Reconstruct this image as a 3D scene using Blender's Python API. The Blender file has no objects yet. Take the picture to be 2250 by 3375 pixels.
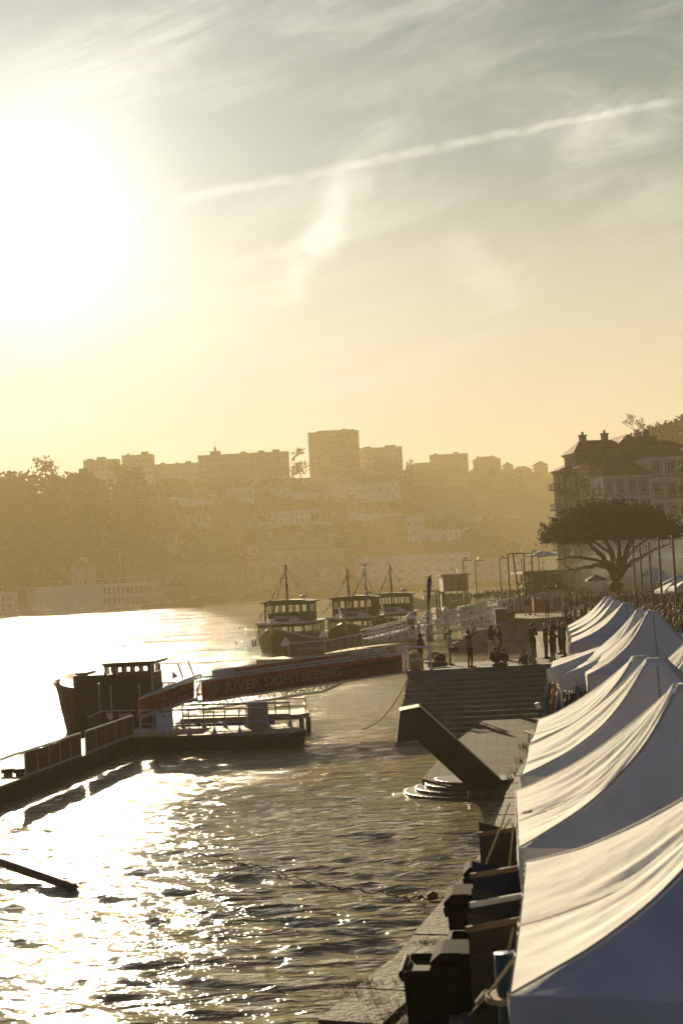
# light and exposure
SUN_E, EXPO, SKY_S = 5.0, 1.2, 0.05
_k = 1/(SKY_S*2**EXPO)
_c = lambda r, g, b: (r*_k, g*_k, b*_k)
VRAMP = [(0.0, _c(.72,.61,.44)), (.05, _c(.65,.58,.44)), (.18, _c(.51,.52,.45)), (.35, _c(.20,.285,.285)), (.55, _c(.115,.19,.22)), (.85, _c(.10,.13,.16))]
NISH = .34
VEIL = 1.0
CLOUD = _c(.77,.79,.70)
AUR = (.8*_k, .4*_k, .21*_k)
HAZE_D, HAZE_C, HAZE_G = .00040, (.84,.70,.385), .2
WATER_R, WATER_B, WATER_N = .12, 2.6, .8
SMOKE = .05
WATER_F, WATER_FR = .36, .08
import bpy, bmesh, math, random
from mathutils import Vector, Matrix, noise as mnoise
random.seed(7)
S = bpy.context.scene
COL = S.collection
R = math.radians

# ------------------------------------------------------------------ survey of the place (metres, camera height above the river)
F = 4688.0; ROLL = R(2.9); PITCH = R(2.85); CZ = 8.05
ZW, ZQ = 1.45, 3.8                      # river level, quay level
CR, SR, CP, SP = math.cos(ROLL), math.sin(ROLL), math.cos(PITCH), math.sin(PITCH)
def ray(px, py):
    x = (px-1125)/F; y = -(py-1687.5)/F
    a = x*CR+y*SR; b = -x*SR+y*CR
    return Vector((a, CP-b*SP, SP+b*CP))
def G(px, py, z):                       # where a sight line meets the level z
    d = ray(px, py); t = (z-CZ)/d.z
    return Vector((d.x*t, d.y*t, z))
def P(px, py, Y):                       # where a sight line reaches the distance Y
    d = ray(px, py); t = Y/d.y
    return Vector((d.x*t, Y, CZ+d.z*t))

# ------------------------------------------------------------------ mesh helpers
class MB:
    def __init__(s): s.v = []; s.f = []; s.m = []
    def add(s, vs, fs, m=0):
        o = len(s.v); s.v += [tuple(v) for v in vs]
        for f in fs: s.f.append([i+o for i in f]); s.m.append(m)
        return s
    def box(s, c, d, rz=0, m=0, rx=0):
        M = Matrix.Rotation(rz, 3, 'Z') @ Matrix.Rotation(rx, 3, 'X'); c = Vector(c)
        vs = [c + M @ Vector((i*d[0]/2, j*d[1]/2, k*d[2]/2)) for k in (-1, 1) for j in (-1, 1) for i in (-1, 1)]
        return s.add(vs, [(0,2,3,1),(4,5,7,6),(0,1,5,4),(2,6,7,3),(0,4,6,2),(1,3,7,5)], m)
    def tube(s, p0, p1, r0, r1=None, n=6, m=0, cap=True):
        r1 = r0 if r1 is None else r1
        p0, p1 = Vector(p0), Vector(p1); a = p1-p0
        if a.length < 1e-6: return s
        q = a.to_track_quat('Z', 'Y'); vs = []
        for p, r in ((p0, r0), (p1, r1)):
            for i in range(n):
                t = 2*math.pi*(i+.5)/n; vs.append(p + q @ Vector((r*math.cos(t), r*math.sin(t), 0)))
        fs = [(i, (i+1)%n, n+(i+1)%n, n+i) for i in range(n)]
        if cap: fs += [tuple(range(n-1, -1, -1)), tuple(range(n, 2*n))]
        return s.add(vs, fs, m)
    def path(s, pts, r, n=5, m=0):
        if not hasattr(r, '__len__'): r = [r]*len(pts)
        pts = [Vector(p) for p in pts]; rings = []
        for i, p in enumerate(pts):
            a = pts[min(i+1, len(pts)-1)] - pts[max(i-1, 0)]
            q = a.to_track_quat('Z', 'Y')
            rings.append([p + q @ Vector((r[i]*math.cos(2*math.pi*k/n), r[i]*math.sin(2*math.pi*k/n), 0)) for k in range(n)])
        return s.loft(rings, m=m)
    def loft(s, rings, m=0, cap=True, closed=True):
        n = len(rings[0]); vs = [v for r in rings for v in r]; fs = []
        for k in range(len(rings)-1):
            for i in range(n if closed else n-1):
                j = (i+1) % n; fs.append((k*n+i, k*n+j, (k+1)*n+j, (k+1)*n+i))
        if cap and closed: fs += [tuple(range(n-1, -1, -1)), tuple(range((len(rings)-1)*n, len(rings)*n))]
        return s.add(vs, fs, m)
    def prism(s, pts, z0, z1, m=0):     # polygon (xy) between two levels
        n = len(pts); a = 0
        for i in range(n): a += pts[i][0]*pts[(i+1)%n][1]-pts[(i+1)%n][0]*pts[i][1]
        if a < 0: pts = pts[::-1]
        z0s = z0 if hasattr(z0, '__len__') else [z0]*n; z1s = z1 if hasattr(z1, '__len__') else [z1]*n
        if a < 0: z0s = list(z0s)[::-1]; z1s = list(z1s)[::-1]
        vs = [(p[0], p[1], z0s[i]) for i, p in enumerate(pts)] + [(p[0], p[1], z1s[i]) for i, p in enumerate(pts)]
        fs = [(i, (i+1)%n, n+(i+1)%n, n+i) for i in range(n)] + [tuple(range(n-1, -1, -1)), tuple(range(n, 2*n))]
        return s.add(vs, fs, m)
    def slab(s, prof, axis0, axis1, w, m=0):   # profile in the plane (along, z) swept sideways: prof [(t, z)], axis0 origin, axis1 unit dir, w width
        o = Vector(axis0); a = Vector(axis1); n = Vector((a.y, -a.x, 0)); k = len(prof)
        vs = [o+a*t+Vector((0,0,z))-n*w/2 for t, z in prof] + [o+a*t+Vector((0,0,z))+n*w/2 for t, z in prof]
        fs = [(i, (i+1)%k, k+(i+1)%k, k+i) for i in range(k)] + [tuple(range(k-1, -1, -1)), tuple(range(k, 2*k))]
        return s.add(vs, fs, m)
    def ball(s, c, r, m=0, nu=10, nv=6):
        c = Vector(c); r = r if hasattr(r, '__len__') else (r, r, r); rings = []
        for j in range(nv+1):
            t = math.pi*(j/nv) if 0 < j < nv else (0.04 if j == 0 else math.pi-0.04)
            rings.append([c+Vector((r[0]*math.sin(t)*math.cos(2*math.pi*i/nu), r[1]*math.sin(t)*math.sin(2*math.pi*i/nu), -r[2]*math.cos(t))) for i in range(nu)])
        return s.loft(rings, m=m)
    def build(s, name, mats, parent=None, smooth=False, world=True, fix=True):
        me = bpy.data.meshes.new(name)
        off = parent.matrix_basis.inverted() if (parent is not None and world) else None
        # a parent's own parent is at its origin offset too
        if parent is not None and world and parent.parent is not None:
            off = (parent.parent.matrix_basis @ parent.matrix_basis).inverted()
        vs = [off @ Vector(v) for v in s.v] if off is not None else s.v
        me.from_pydata([tuple(v) for v in vs], [], s.f)
        for mt in (mats if isinstance(mats, (list, tuple)) else [mats]): me.materials.append(mt)
        me.polygons.foreach_set('material_index', s.m)
        if smooth: me.polygons.foreach_set('use_smooth', [True]*len(s.f))
        if fix:
            bm = bmesh.new(); bm.from_mesh(me); bmesh.ops.recalc_face_normals(bm, faces=bm.faces); bm.to_mesh(me); bm.free()
        me.update()
        o = bpy.data.objects.new(name, me); COL.objects.link(o)
        if parent is not None: o.parent = parent
        return o
def tag(o, label=None, cat=None, group=None, kind=None):
    if label: o['label'] = label
    if cat: o['category'] = cat
    if group: o['group'] = group
    if kind: o['kind'] = kind
    return o
def thing(name, label, cat, loc=(0,0,0), rz=0, group=None):
    o = bpy.data.objects.new(name, None); COL.objects.link(o)
    o.matrix_basis = Matrix.Translation(Vector(loc)) @ Matrix.Rotation(rz, 4, 'Z')
    o.empty_display_size = .2
    return tag(o, label, cat, group)
KIDS = {}
def copy_tree(o, parent=None):
    c = o.copy(); COL.objects.link(c)
    if parent is not None: c.parent = parent
    for ch in [x for x in COL.objects if x.parent == o] if o not in KIDS else KIDS[o]: copy_tree(ch, c)
    return c
def remember(o): KIDS[o] = [x for x in COL.objects if x.parent == o]; [remember(k) for k in KIDS[o]]

# ------------------------------------------------------------------ materials
def mat(name, col, rough=.7, var=.25, scale=3.0, bump=0.0, metal=0.0, spec=.4, detail=4, col2=None, stretch=(1,1,1), coords='Object', bscale=None):
    m = bpy.data.materials.new(name); m.use_nodes = True
    nt = m.node_tree; b = nt.nodes['Principled BSDF']
    b.inputs['Roughness'].default_value = rough; b.inputs['Metallic'].default_value = metal
    b.inputs['Specular IOR Level'].default_value = spec
    tc = nt.nodes.new('ShaderNodeTexCoord'); mp = nt.nodes.new('ShaderNodeMapping'); mp.inputs['Scale'].default_value = stretch
    nt.links.new(tc.outputs[coords], mp.inputs[0])
    nz = nt.nodes.new('ShaderNodeTexNoise'); nz.inputs['Scale'].default_value = scale; nz.inputs['Detail'].default_value = detail; nz.inputs['Roughness'].default_value = .6
    nt.links.new(mp.outputs[0], nz.inputs[0])
    rp = nt.nodes.new('ShaderNodeValToRGB'); c2 = col2 or tuple(min(1, c*(1+var)) for c in col)
    rp.color_ramp.elements[0].position = .32; rp.color_ramp.elements[1].position = .68
    rp.color_ramp.elements[0].color = (*[c*(1-var) for c in col], 1); rp.color_ramp.elements[1].color = (*c2, 1)
    nt.links.new(nz.outputs[0], rp.inputs[0]); nt.links.new(rp.outputs[0], b.inputs['Base Color'])
    if bump:
        bp = nt.nodes.new('ShaderNodeBump'); bp.inputs['Strength'].default_value = min(1, bump); bp.inputs['Distance'].default_value = .05
        src = nz
        if bscale:
            src = nt.nodes.new('ShaderNodeTexNoise'); src.inputs['Scale'].default_value = bscale; src.inputs['Detail'].default_value = 5; nt.links.new(mp.outputs[0], src.inputs[0])
        nt.links.new(src.outputs[0], bp.inputs['Height']); nt.links.new(bp.outputs[0], b.inputs['Normal'])
    return m
M = {}
M['white_paint'] = mat('white_paint', (.62,.62,.6), .45, .15, 2)
M['white_wall'] = mat('white_wall', (.78,.76,.72), .85, .18, .35)
M['cream_wall'] = mat('cream_wall', (.46,.42,.35), .85, .2, .3)
M['grey_wall'] = mat('grey_wall', (.3,.29,.27), .85, .2, .3)
M['tan_wall'] = mat('tan_wall', (.33,.25,.17), .85, .25, .3)
M['ochre_wall'] = mat('ochre_wall', (.2,.145,.075), .85, .25, .3)
M['rose_wall'] = mat('rose_wall', (.17,.11,.085), .85, .25, .3)
M['roof_tile'] = mat('roof_tile', (.2,.085,.05), .85, .35, .8, .3, bscale=3, stretch=(1,1,1))
M['roof_grey'] = mat('roof_grey', (.13,.12,.115), .8, .3, .5)
M['pane'] = mat('pane', (.05,.055,.06), .12, .3, .7, spec=.6)
M['dark_metal'] = mat('dark_metal', (.03,.03,.032), .5, .3, 5, spec=.4)
M['black_steel'] = mat('black_steel', (.012,.012,.013), .55, .4, 1.2, .15, spec=.3, bscale=14)
M['grey_metal'] = mat('grey_metal', (.32,.33,.34), .45, .2, 5, metal=.3)
M['galv'] = mat('galvanised', (.5,.5,.49), .4, .2, 6, metal=.5)
M['hull_dark'] = mat('hull_dark', (.045,.03,.02), .5, .4, 1.5, .2, bscale=8, stretch=(1,1,4))
M['hull_white'] = mat('hull_white', (.55,.54,.5), .4, .15, 1)
M['wood'] = mat('wood', (.16,.1,.055), .65, .4, 2.5, .2, stretch=(1,6,6))
M['wood_dark'] = mat('wood_dark', (.045,.03,.02), .6, .4, 2.5, .2, stretch=(1,6,6))
M['wood_deck'] = mat('wood_deck', (.27,.2,.12), .75, .3, 2.5, .2, stretch=(1,8,1))
M['yellow_paint'] = mat('yellow_paint', (.55,.36,.03), .5, .2, 3)
M['red_paint'] = mat('red_paint', (.42,.04,.025), .5, .25, 3)
M['blue_paint'] = mat('blue_paint', (.03,.06,.25), .5, .2, 3)
M['rope'] = mat('rope', (.28,.22,.13), .9, .3, 30)
M['rope_dark'] = mat('rope_dark', (.05,.045,.035), .9, .3, 30)
M['rubber'] = mat('rubber', (.018,.018,.018), .75, .3, 6)
M['bin_green'] = mat('bin_green', (.008,.011,.008), .75, .35, 3, .05, spec=.12)
M['stone'] = mat('stone', (.15,.135,.11), .6, .35, 1.2, .3, spec=.45, bscale=18)
M['bark'] = mat('bark', (.035,.026,.019), .9, .4, 4, .5, bscale=20, stretch=(2,2,.5))
M['leaf_dark'] = mat('leaf_dark', (.035,.034,.02), .8, .5, 1.2)
M['leaf_green'] = mat('leaf_green', (.05,.075,.02), .7, .5, 2)
M['soil'] = mat('soil', (.07,.06,.035), .95, .4, .05, .3, bscale=.6)
M['skin'] = mat('skin', (.4,.24,.16), .55, .1, 12)
M['hair_dark'] = mat('hair_dark', (.02,.013,.009), .7, .4, 40, spec=.2)
M['hair_brown'] = mat('hair_brown', (.09,.045,.02), .7, .4, 40, spec=.2)
M['hair_blond'] = mat('hair_blond', (.36,.23,.09), .7, .3, 40, spec=.2)
M['hair_grey'] = mat('hair_grey', (.3,.28,.26), .5, .3, 40)
M['bone'] = mat('bone_white', (.86,.85,.8), .5, .15, 3)
def cloth(n, c): M[n] = mat(n, c, .85, .2, 9, .15, spec=.2); return M[n]
CL_TOP = [cloth('cloth_%s' % k, c) for k, c in dict(black=(.014,.014,.016), navy=(.02,.026,.06), brown=(.07,.04,.02), olive=(.05,.05,.025), grey=(.13,.13,.13),
          wine=(.09,.015,.02), beige=(.36,.28,.18), white=(.6,.58,.55), charcoal=(.035,.035,.04), denim=(.07,.11,.2)).items()]
CL_LEG = [M['cloth_black'], M['cloth_navy'], M['cloth_charcoal'], M['cloth_denim'], M['cloth_beige'], M['cloth_brown']]
CLW = [M['cloth_black']]*4+[M['cloth_navy']]*2+[M['cloth_charcoal']]*3+CL_TOP

# ------------------------------------------------------------------ camera, sun, sky
cam = bpy.data.cameras.new('camera'); camo = bpy.data.objects.new('camera', cam); COL.objects.link(camo)
fw = Vector((0, CP, SP)); up0 = Vector((0, -SP, CP)); rt0 = Vector((1, 0, 0))
rt = rt0*CR-up0*SR; up = rt0*SR+up0*CR
camo.matrix_world = Matrix(((rt.x, up.x, -fw.x, 0), (rt.y, up.y, -fw.y, 0), (rt.z, up.z, -fw.z, CZ), (0, 0, 0, 1)))
cam.lens = 50.0; cam.sensor_width = 36.0; cam.sensor_fit = 'AUTO'; cam.clip_start = .5; cam.clip_end = 6000
cam.dof.use_dof = True; cam.dof.focus_distance = 110.0; cam.dof.aperture_fstop = 3.2
S.camera = camo

SUN = ray(110, 690).normalized()
sl = bpy.data.lights.new('sun', 'SUN'); sl.energy = SUN_E; sl.angle = R(.53); sl.color = (1.0, .82, .53)
so = bpy.data.objects.new('sun', sl); COL.objects.link(so); so.rotation_euler = SUN.to_track_quat('Z', 'Y').to_euler(); so.location = (-60, 60, 60)
S.view_settings.view_transform = 'Standard'; S.view_settings.look = 'None'; S.view_settings.gamma = 1; S.view_settings.use_curve_mapping = False
S.view_settings.exposure = EXPO

def build_world():
    w = bpy.data.worlds.new('World'); S.world = w; w.use_nodes = True; nt = w.node_tree; N = nt.nodes; L = nt.links
    bg = N['Background']; bg.inputs['Strength'].default_value = SKY_S
    def nd(t, **k):
        n = N.new(t)
        for a, b in k.items(): setattr(n, a, b)
        return n
    def val(x, i, n):
        if hasattr(x, 'links') or isinstance(x, bpy.types.NodeSocket): L.new(x, n.inputs[i])
        else: n.inputs[i].default_value = x
    def mth(op, a, b=0.0, c=0.0, clamp=False):
        n = nd('ShaderNodeMath', operation=op, use_clamp=clamp); val(a, 0, n); val(b, 1, n); val(c, 2, n); return n.outputs[0]
    def mapr(x, a, b, c=0.0, d=1.0):
        n = nd('ShaderNodeMapRange', interpolation_type='SMOOTHSTEP'); val(x, 0, n); val(a, 1, n); val(b, 2, n); val(c, 3, n); val(d, 4, n); return n.outputs[0]
    def mixc(f, a, b, blend='MIX'):
        n = nd('ShaderNodeMix', data_type='RGBA', blend_type=blend); val(f, 0, n); val(a, 6, n); val(b, 7, n); return n.outputs[2]
    def ndl(): return None
    tc = nd('ShaderNodeTexCoord'); sp = nd('ShaderNodeSeparateXYZ'); L.new(tc.outputs['Generated'], sp.inputs[0])
    x, y, z = sp.outputs
    sky = nd('ShaderNodeTexSky', sky_type='NISHITA', sun_disc=False); sky.sun_elevation = math.asin(SUN.z); sky.sun_rotation = math.atan2(SUN.x, SUN.y)
    sky.altitude = 20; sky.air_density = 1.0; sky.dust_density = 1.6; sky.ozone_density = 1.0
    yy = mth('MAXIMUM', y, .08); u = mth('DIVIDE', x, yy); v = mth('DIVIDE', z, yy)
    # angle to the sun
    dn = nd('ShaderNodeVectorMath', operation='DOT_PRODUCT'); L.new(tc.outputs['Generated'], dn.inputs[0]); dn.inputs[1].default_value = SUN
    d = mth('MAXIMUM', dn.outputs['Value'], 0.0)
    front = mapr(y, .6, .93)
    # high haze veil: warm near the horizon and about the sun, grey up high
    veil = nd('ShaderNodeValToRGB'); r = veil.color_ramp; r.elements[0].position = 0.0; r.elements[0].color = (*VRAMP[0][1], 1)
    r.elements[1].position = VRAMP[-1][0]; r.elements[1].color = (*VRAMP[-1][1], 1)
    for p_, c_ in VRAMP[1:-1]: e = r.elements.new(p_); e.color = (*c_, 1)
    L.new(mapr(v, .0, .75), veil.inputs[0]); veil.color_ramp.interpolation = 'LINEAR'
    # cirrus: long fibres fanned about a slanting direction, broken by larger patches
    cb = nd('ShaderNodeCombineXYZ'); ca, sa = math.cos(.28), math.sin(.28)
    L.new(mth('ADD', mth('MULTIPLY', u, ca*2.2), mth('MULTIPLY', v, sa*2.2)), cb.inputs[0])
    L.new(mth('ADD', mth('MULTIPLY', u, -sa*11), mth('MULTIPLY', v, ca*11)), cb.inputs[1])
    n1 = nd('ShaderNodeTexNoise'); n1.inputs['Scale'].default_value = 1.6; n1.inputs['Detail'].default_value = 8; n1.inputs['Roughness'].default_value = .62; n1.inputs['Distortion'].default_value = 1.3
    L.new(cb.outputs[0], n1.inputs[0])
    cb2 = nd('ShaderNodeCombineXYZ'); L.new(u, cb2.inputs[0]); L.new(v, cb2.inputs[1])
    n2 = nd('ShaderNodeTexNoise'); n2.inputs['Scale'].default_value = 6.5; n2.inputs['Detail'].default_value = 5; n2.inputs['Distortion'].default_value = .7; L.new(cb2.outputs[0], n2.inputs[0])
    cir = mth('MULTIPLY', mapr(n1.outputs[0], .40, .70), mapr(n2.outputs[0], .30, .62))
    # contrail: a thin great circle, widening and fraying to the west
    a0 = ray(540, 672).normalized(); a1 = ray(2250, 325).normalized(); nn = a0.cross(a1).normalized()
    cn = nd('ShaderNodeVectorMath', operation='DOT_PRODUCT'); L.new(tc.outputs['Generated'], cn.inputs[0]); cn.inputs[1].default_value = nn
    n3 = nd('ShaderNodeTexNoise'); n3.inputs['Scale'].default_value = 40; n3.inputs['Detail'].default_value = 5; L.new(cb2.outputs[0], n3.inputs[0])
    off = mth('ADD', cn.outputs['Value'], mth('MULTIPLY', mth('SUBTRACT', n3.outputs[0], .5), .007))
    trail = mapr(mth('ABSOLUTE', off), .0006, mapr(u, -.15, .3, .0058, .0036), 1.0, 0.0)
    trail = mth('MULTIPLY', trail, mth('MULTIPLY', mapr(n3.outputs[0], .35, .62, .3, 1.0), mapr(u, -.2, -.02)))
    # two wisps hanging from the trail
    def wisp(p, q, w):
        b0, b1 = ray(*p).normalized(), ray(*q).normalized(); m = (b0+b1).normalized(); n_ = b0.cross(b1).normalized(); t_ = n_.cross(m)
        i = nd('ShaderNodeVectorMath', operation='DOT_PRODUCT'); L.new(tc.outputs['Generated'], i.inputs[0]); i.inputs[1].default_value = n_
        j = nd('ShaderNodeVectorMath', operation='DOT_PRODUCT'); L.new(tc.outputs['Generated'], j.inputs[0]); j.inputs[1].default_value = t_
        half = b0.angle(b1)/2
        k = mth('ADD', mth('MULTIPLY', mth('SUBTRACT', n2.outputs[0], .5), .09), mth('MULTIPLY', mth('SUBTRACT', n3.outputs[0], .5), .035))
        ww = mapr(mth('ABSOLUTE', mth('ADD', i.outputs['Value'], k)), 0.0, w, 1.0, 0.0)
        ll = mapr(mth('ABSOLUTE', j.outputs['Value']), half*.35, half*1.25, 1.0, 0.0)
        return mth('MULTIPLY', ww, mth('MULTIPLY', ll, mapr(n1.outputs[0], .3, .62, .35, 1)))
    w1 = wisp((1200, 545), (900, 1010), .019); w2 = wisp((1480, 760), (1740, 980), .026); w3 = wisp((1780, 520), (2250, 420), .03)
    cl = mth('MINIMUM', mth('ADD', mth('ADD', mth('MULTIPLY', cir, .5), mth('MULTIPLY', trail, .42)), mth('MULTIPLY', mth('ADD', w1, mth('ADD', mth('MULTIPLY', w2, .7), mth('MULTIPLY', w3, .5))), .75)), 1.0)
    ns_ = nd('ShaderNodeVectorMath', operation='MULTIPLY'); L.new(sky.outputs[0], ns_.inputs[0]); ns_.inputs[1].default_value = [NISH*k for k in (.5,.8,1.4)]
    base = mixc(mth('MULTIPLY', mth('MULTIPLY', front, VEIL), mapr(v, .5, 1.1, 1.0, 0.0)), ns_.outputs[0], veil.outputs[0])
    c = mixc(mth('MULTIPLY', mth('MULTIPLY', cl, mth('MULTIPLY', front, mapr(v, .5, .9, 1.0, 0.0))), mapr(v, .03, .16)), base, (*CLOUD, 1))
    # the sun's aureole in the thin cloud
    au = mth('ADD', mth('ADD', mth('MULTIPLY', mth('POWER', d, 380.0), AUR[0]), mth('MULTIPLY', mth('POWER', d, 60.0), AUR[1])), mth('MULTIPLY', mth('POWER', d, 14.0), AUR[2]))
    am = nd('ShaderNodeVectorMath', operation='SCALE'); am.inputs[0].default_value = (1.0, .95, .83); L.new(au, am.inputs['Scale'])
    fin = nd('ShaderNodeVectorMath', operation='ADD'); L.new(c, fin.inputs[0]); L.new(am.outputs[0], fin.inputs[1])
    L.new(fin.outputs[0], bg.inputs[0])
    w.cycles.sampling_method = 'MANUAL'; w.cycles.sample_map_resolution = 1024
build_world()
# ------------------------------------------------------------------ the haze over the river
hz = MB().box((0, 780, 66), (1900, 1700, 140)).build('haze', [], fix=False)
hm = bpy.data.materials.new('haze'); hm.use_nodes = True; hm.node_tree.nodes.remove(hm.node_tree.nodes['Principled BSDF'])
pv = hm.node_tree.nodes.new('ShaderNodeVolumePrincipled'); pv.inputs['Density'].default_value = HAZE_D; pv.inputs['Color'].default_value = (*HAZE_C, 1); pv.inputs['Anisotropy'].default_value = HAZE_G
hm.node_tree.links.new(pv.outputs[0], hm.node_tree.nodes['Material Output'].inputs['Volume'])
hz.data.materials.append(hm); tag(hz, kind='stuff')
hz.hide_viewport = False

# ------------------------------------------------------------------ the river: a real wave surface nearby, ripples everywhere
def water_mat():
    m = bpy.data.materials.new('river_water'); m.use_nodes = True; nt = m.node_tree; N = nt.nodes; L = nt.links
    N.remove(N['Principled BSDF']); df = N.new('ShaderNodeBsdfDiffuse'); df.inputs[0].default_value = (.2,.165,.085,1)
    b = N.new('ShaderNodeBsdfAnisotropic'); b.distribution = 'BECKMANN'; b.inputs[0].default_value = (1,1,1,1); fr = N.new('ShaderNodeFresnel'); fr.inputs[0].default_value = 1.33
    mx = N.new('ShaderNodeMixShader'); L.new(fr.outputs[0], mx.inputs[0]); L.new(df.outputs[0], mx.inputs[1]); L.new(b.outputs[0], mx.inputs[2]); L.new(mx.outputs[0], N['Material Output'].inputs[0])
    tc = N.new('ShaderNodeTexCoord')
    prev = None
    sx = N.new('ShaderNodeSeparateXYZ'); L.new(tc.outputs['Object'], sx.inputs[0])
    def rng(a, b, c, d):
        r = N.new('ShaderNodeMapRange'); L.new(sx.outputs[1], r.inputs[0]); r.inputs[1].default_value = a; r.inputs[2].default_value = b; r.inputs[3].default_value = c; r.inputs[4].default_value = d; return r.outputs[0]
    L.new(rng(40, 200, WATER_R, WATER_FR), b.inputs['Roughness']); bm_ = N.new('ShaderNodeMath'); bm_.operation = 'MULTIPLY'; L.new(rng(18, 100, WATER_N, WATER_B), bm_.inputs[0]); gust_lo = rng(60, 160, .6, .0); L.new(rng(130, 420, 1.0, WATER_F), bm_.inputs[1]); gm = N.new('ShaderNodeMapping'); gm.inputs['Scale'].default_value = (.02,.07,.07); gm.inputs['Rotation'].default_value = (0,0,.12); L.new(tc.outputs['Object'], gm.inputs[0])
    gn = N.new('ShaderNodeTexNoise'); gn.inputs['Scale'].default_value = 1.0; gn.inputs['Detail'].default_value = 9; gn.inputs['Roughness'].default_value = .72; gn.inputs['Distortion'].default_value = .5; L.new(gm.outputs[0], gn.inputs[0])
    gr_ = N.new('ShaderNodeMapRange'); L.new(gn.outputs[0], gr_.inputs[0]); gr_.inputs[1].default_value = .43; gr_.inputs[2].default_value = .6; L.new(gust_lo, gr_.inputs[3]); gr_.inputs[4].default_value = 1.5
    b2_ = N.new('ShaderNodeMath'); b2_.operation = 'MULTIPLY'; L.new(bm_.outputs[0], b2_.inputs[0]); L.new(gr_.outputs[0], b2_.inputs[1]); bs = b2_.outputs[0]
    for sc, st, dist, rot in ((1.0, (.5,1.6,1), .24, .16), (2.6, (.5,1.6,1), .09, .02), (7.0, (.6,1.6,1), .034, .2)):
        mp = N.new('ShaderNodeMapping'); mp.inputs['Scale'].default_value = st; mp.inputs['Rotation'].default_value = (0,0,rot); L.new(tc.outputs['Object'], mp.inputs[0])
        n = N.new('ShaderNodeTexNoise'); n.inputs['Scale'].default_value = sc; n.inputs['Detail'].default_value = 3; n.inputs['Distortion'].default_value = .4; L.new(mp.outputs[0], n.inputs[0])
        bp = N.new('ShaderNodeBump'); bp.inputs['Strength'].default_value = 1.0; dm = N.new('ShaderNodeMath'); dm.operation = 'MULTIPLY'; L.new(bs, dm.inputs[0]); dm.inputs[1].default_value = dist; L.new(dm.outputs[0], bp.inputs['Distance'])
        L.new(n.outputs[0], bp.inputs['Height'])
        if prev: L.new(prev, bp.inputs['Normal'])
        prev = bp.outputs[0]
    for n_ in (b, df, fr): L.new(prev, n_.inputs['Normal'])
    return m
M['water'] = water_mat()
rw = random.Random(3)
WAVES = []
for k in range(60):
    lam = .30*(1.04**k) if k < 46 else rw.uniform(.5, 1.4)
    th = rw.gauss(1.42, .33)
    kk = 2*math.pi/lam
    WAVES.append((kk*math.cos(th), kk*math.sin(th), .0042*lam**.55, rw.uniform(0, 6.28), lam))
def wave(x, y, fade):
    z = 0
    for a, b, amp, ph, lam in WAVES:
        if lam < fade: continue
        q = math.sin(a*x+b*y+ph); z += amp*(q+.35*q*abs(q))
    return z
mb = MB(); rows = []; Y = 12.0
while Y < 150: rows.append(Y); Y += max(.13, Y*Y/9000)
nx = 230
for Y in rows:
    xl, xr = -.31*Y-2, min(.16*Y+3, 16)
    g = mnoise.noise(Vector((Y*.05, 3, 1)))
    for i in range(nx):
        x = xl+(xr-xl)*i/(nx-1)
        f = max(0.0, Y/160.0)*1.6
        patch = .75+.5*mnoise.noise(Vector((x*.09, Y*.05, 0)))
        mb.v.append((x, Y, ZW + wave(x, Y, f)*patch*max(.0, min(1, (150-Y)/40))))
for j in range(len(rows)-1):
    for i in range(nx-1):
        a = j*nx+i; mb.f.append([a, a+1, a+nx+1, a+nx]); mb.m.append(0)
# the rest of the river as broad plates that meet the wave sheet
x0 = -.31*12-2; n0 = len(mb.v)
far = [(-.31*rows[-1]-2, rows[-1]), (min(.16*rows[-1]+3, 16), rows[-1])]
def plate(pts): mb.add([(p[0], p[1], ZW) for p in pts], [tuple(range(len(pts)))])
yl = rows[-1]
plate([(-900, yl), (far[0][0], yl), (far[1][0], yl), (900, yl), (900, 1500), (-900, 1500)])
plate([(-900, -60), (far[0][0]+.31*(yl-12), 12), (far[0][0], yl), (-900, yl)])
plate([(-900, -60), (300, -60), (min(.16*12+3, 16), 12), (far[0][0]+.31*(yl-12), 12)])
plate([(300, -60), (900, yl), (far[1][0], yl), (min(.16*12+3, 16), 12)])
water = mb.build('river_water', M['water'], smooth=True, fix=False); tag(water, kind='structure')
# make sure every face looks up
bm = bmesh.new(); bm.from_mesh(water.data)
for f in bm.faces:
    if f.normal.z < 0: f.normal_flip()
bm.to_mesh(water.data); bm.free()
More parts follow.
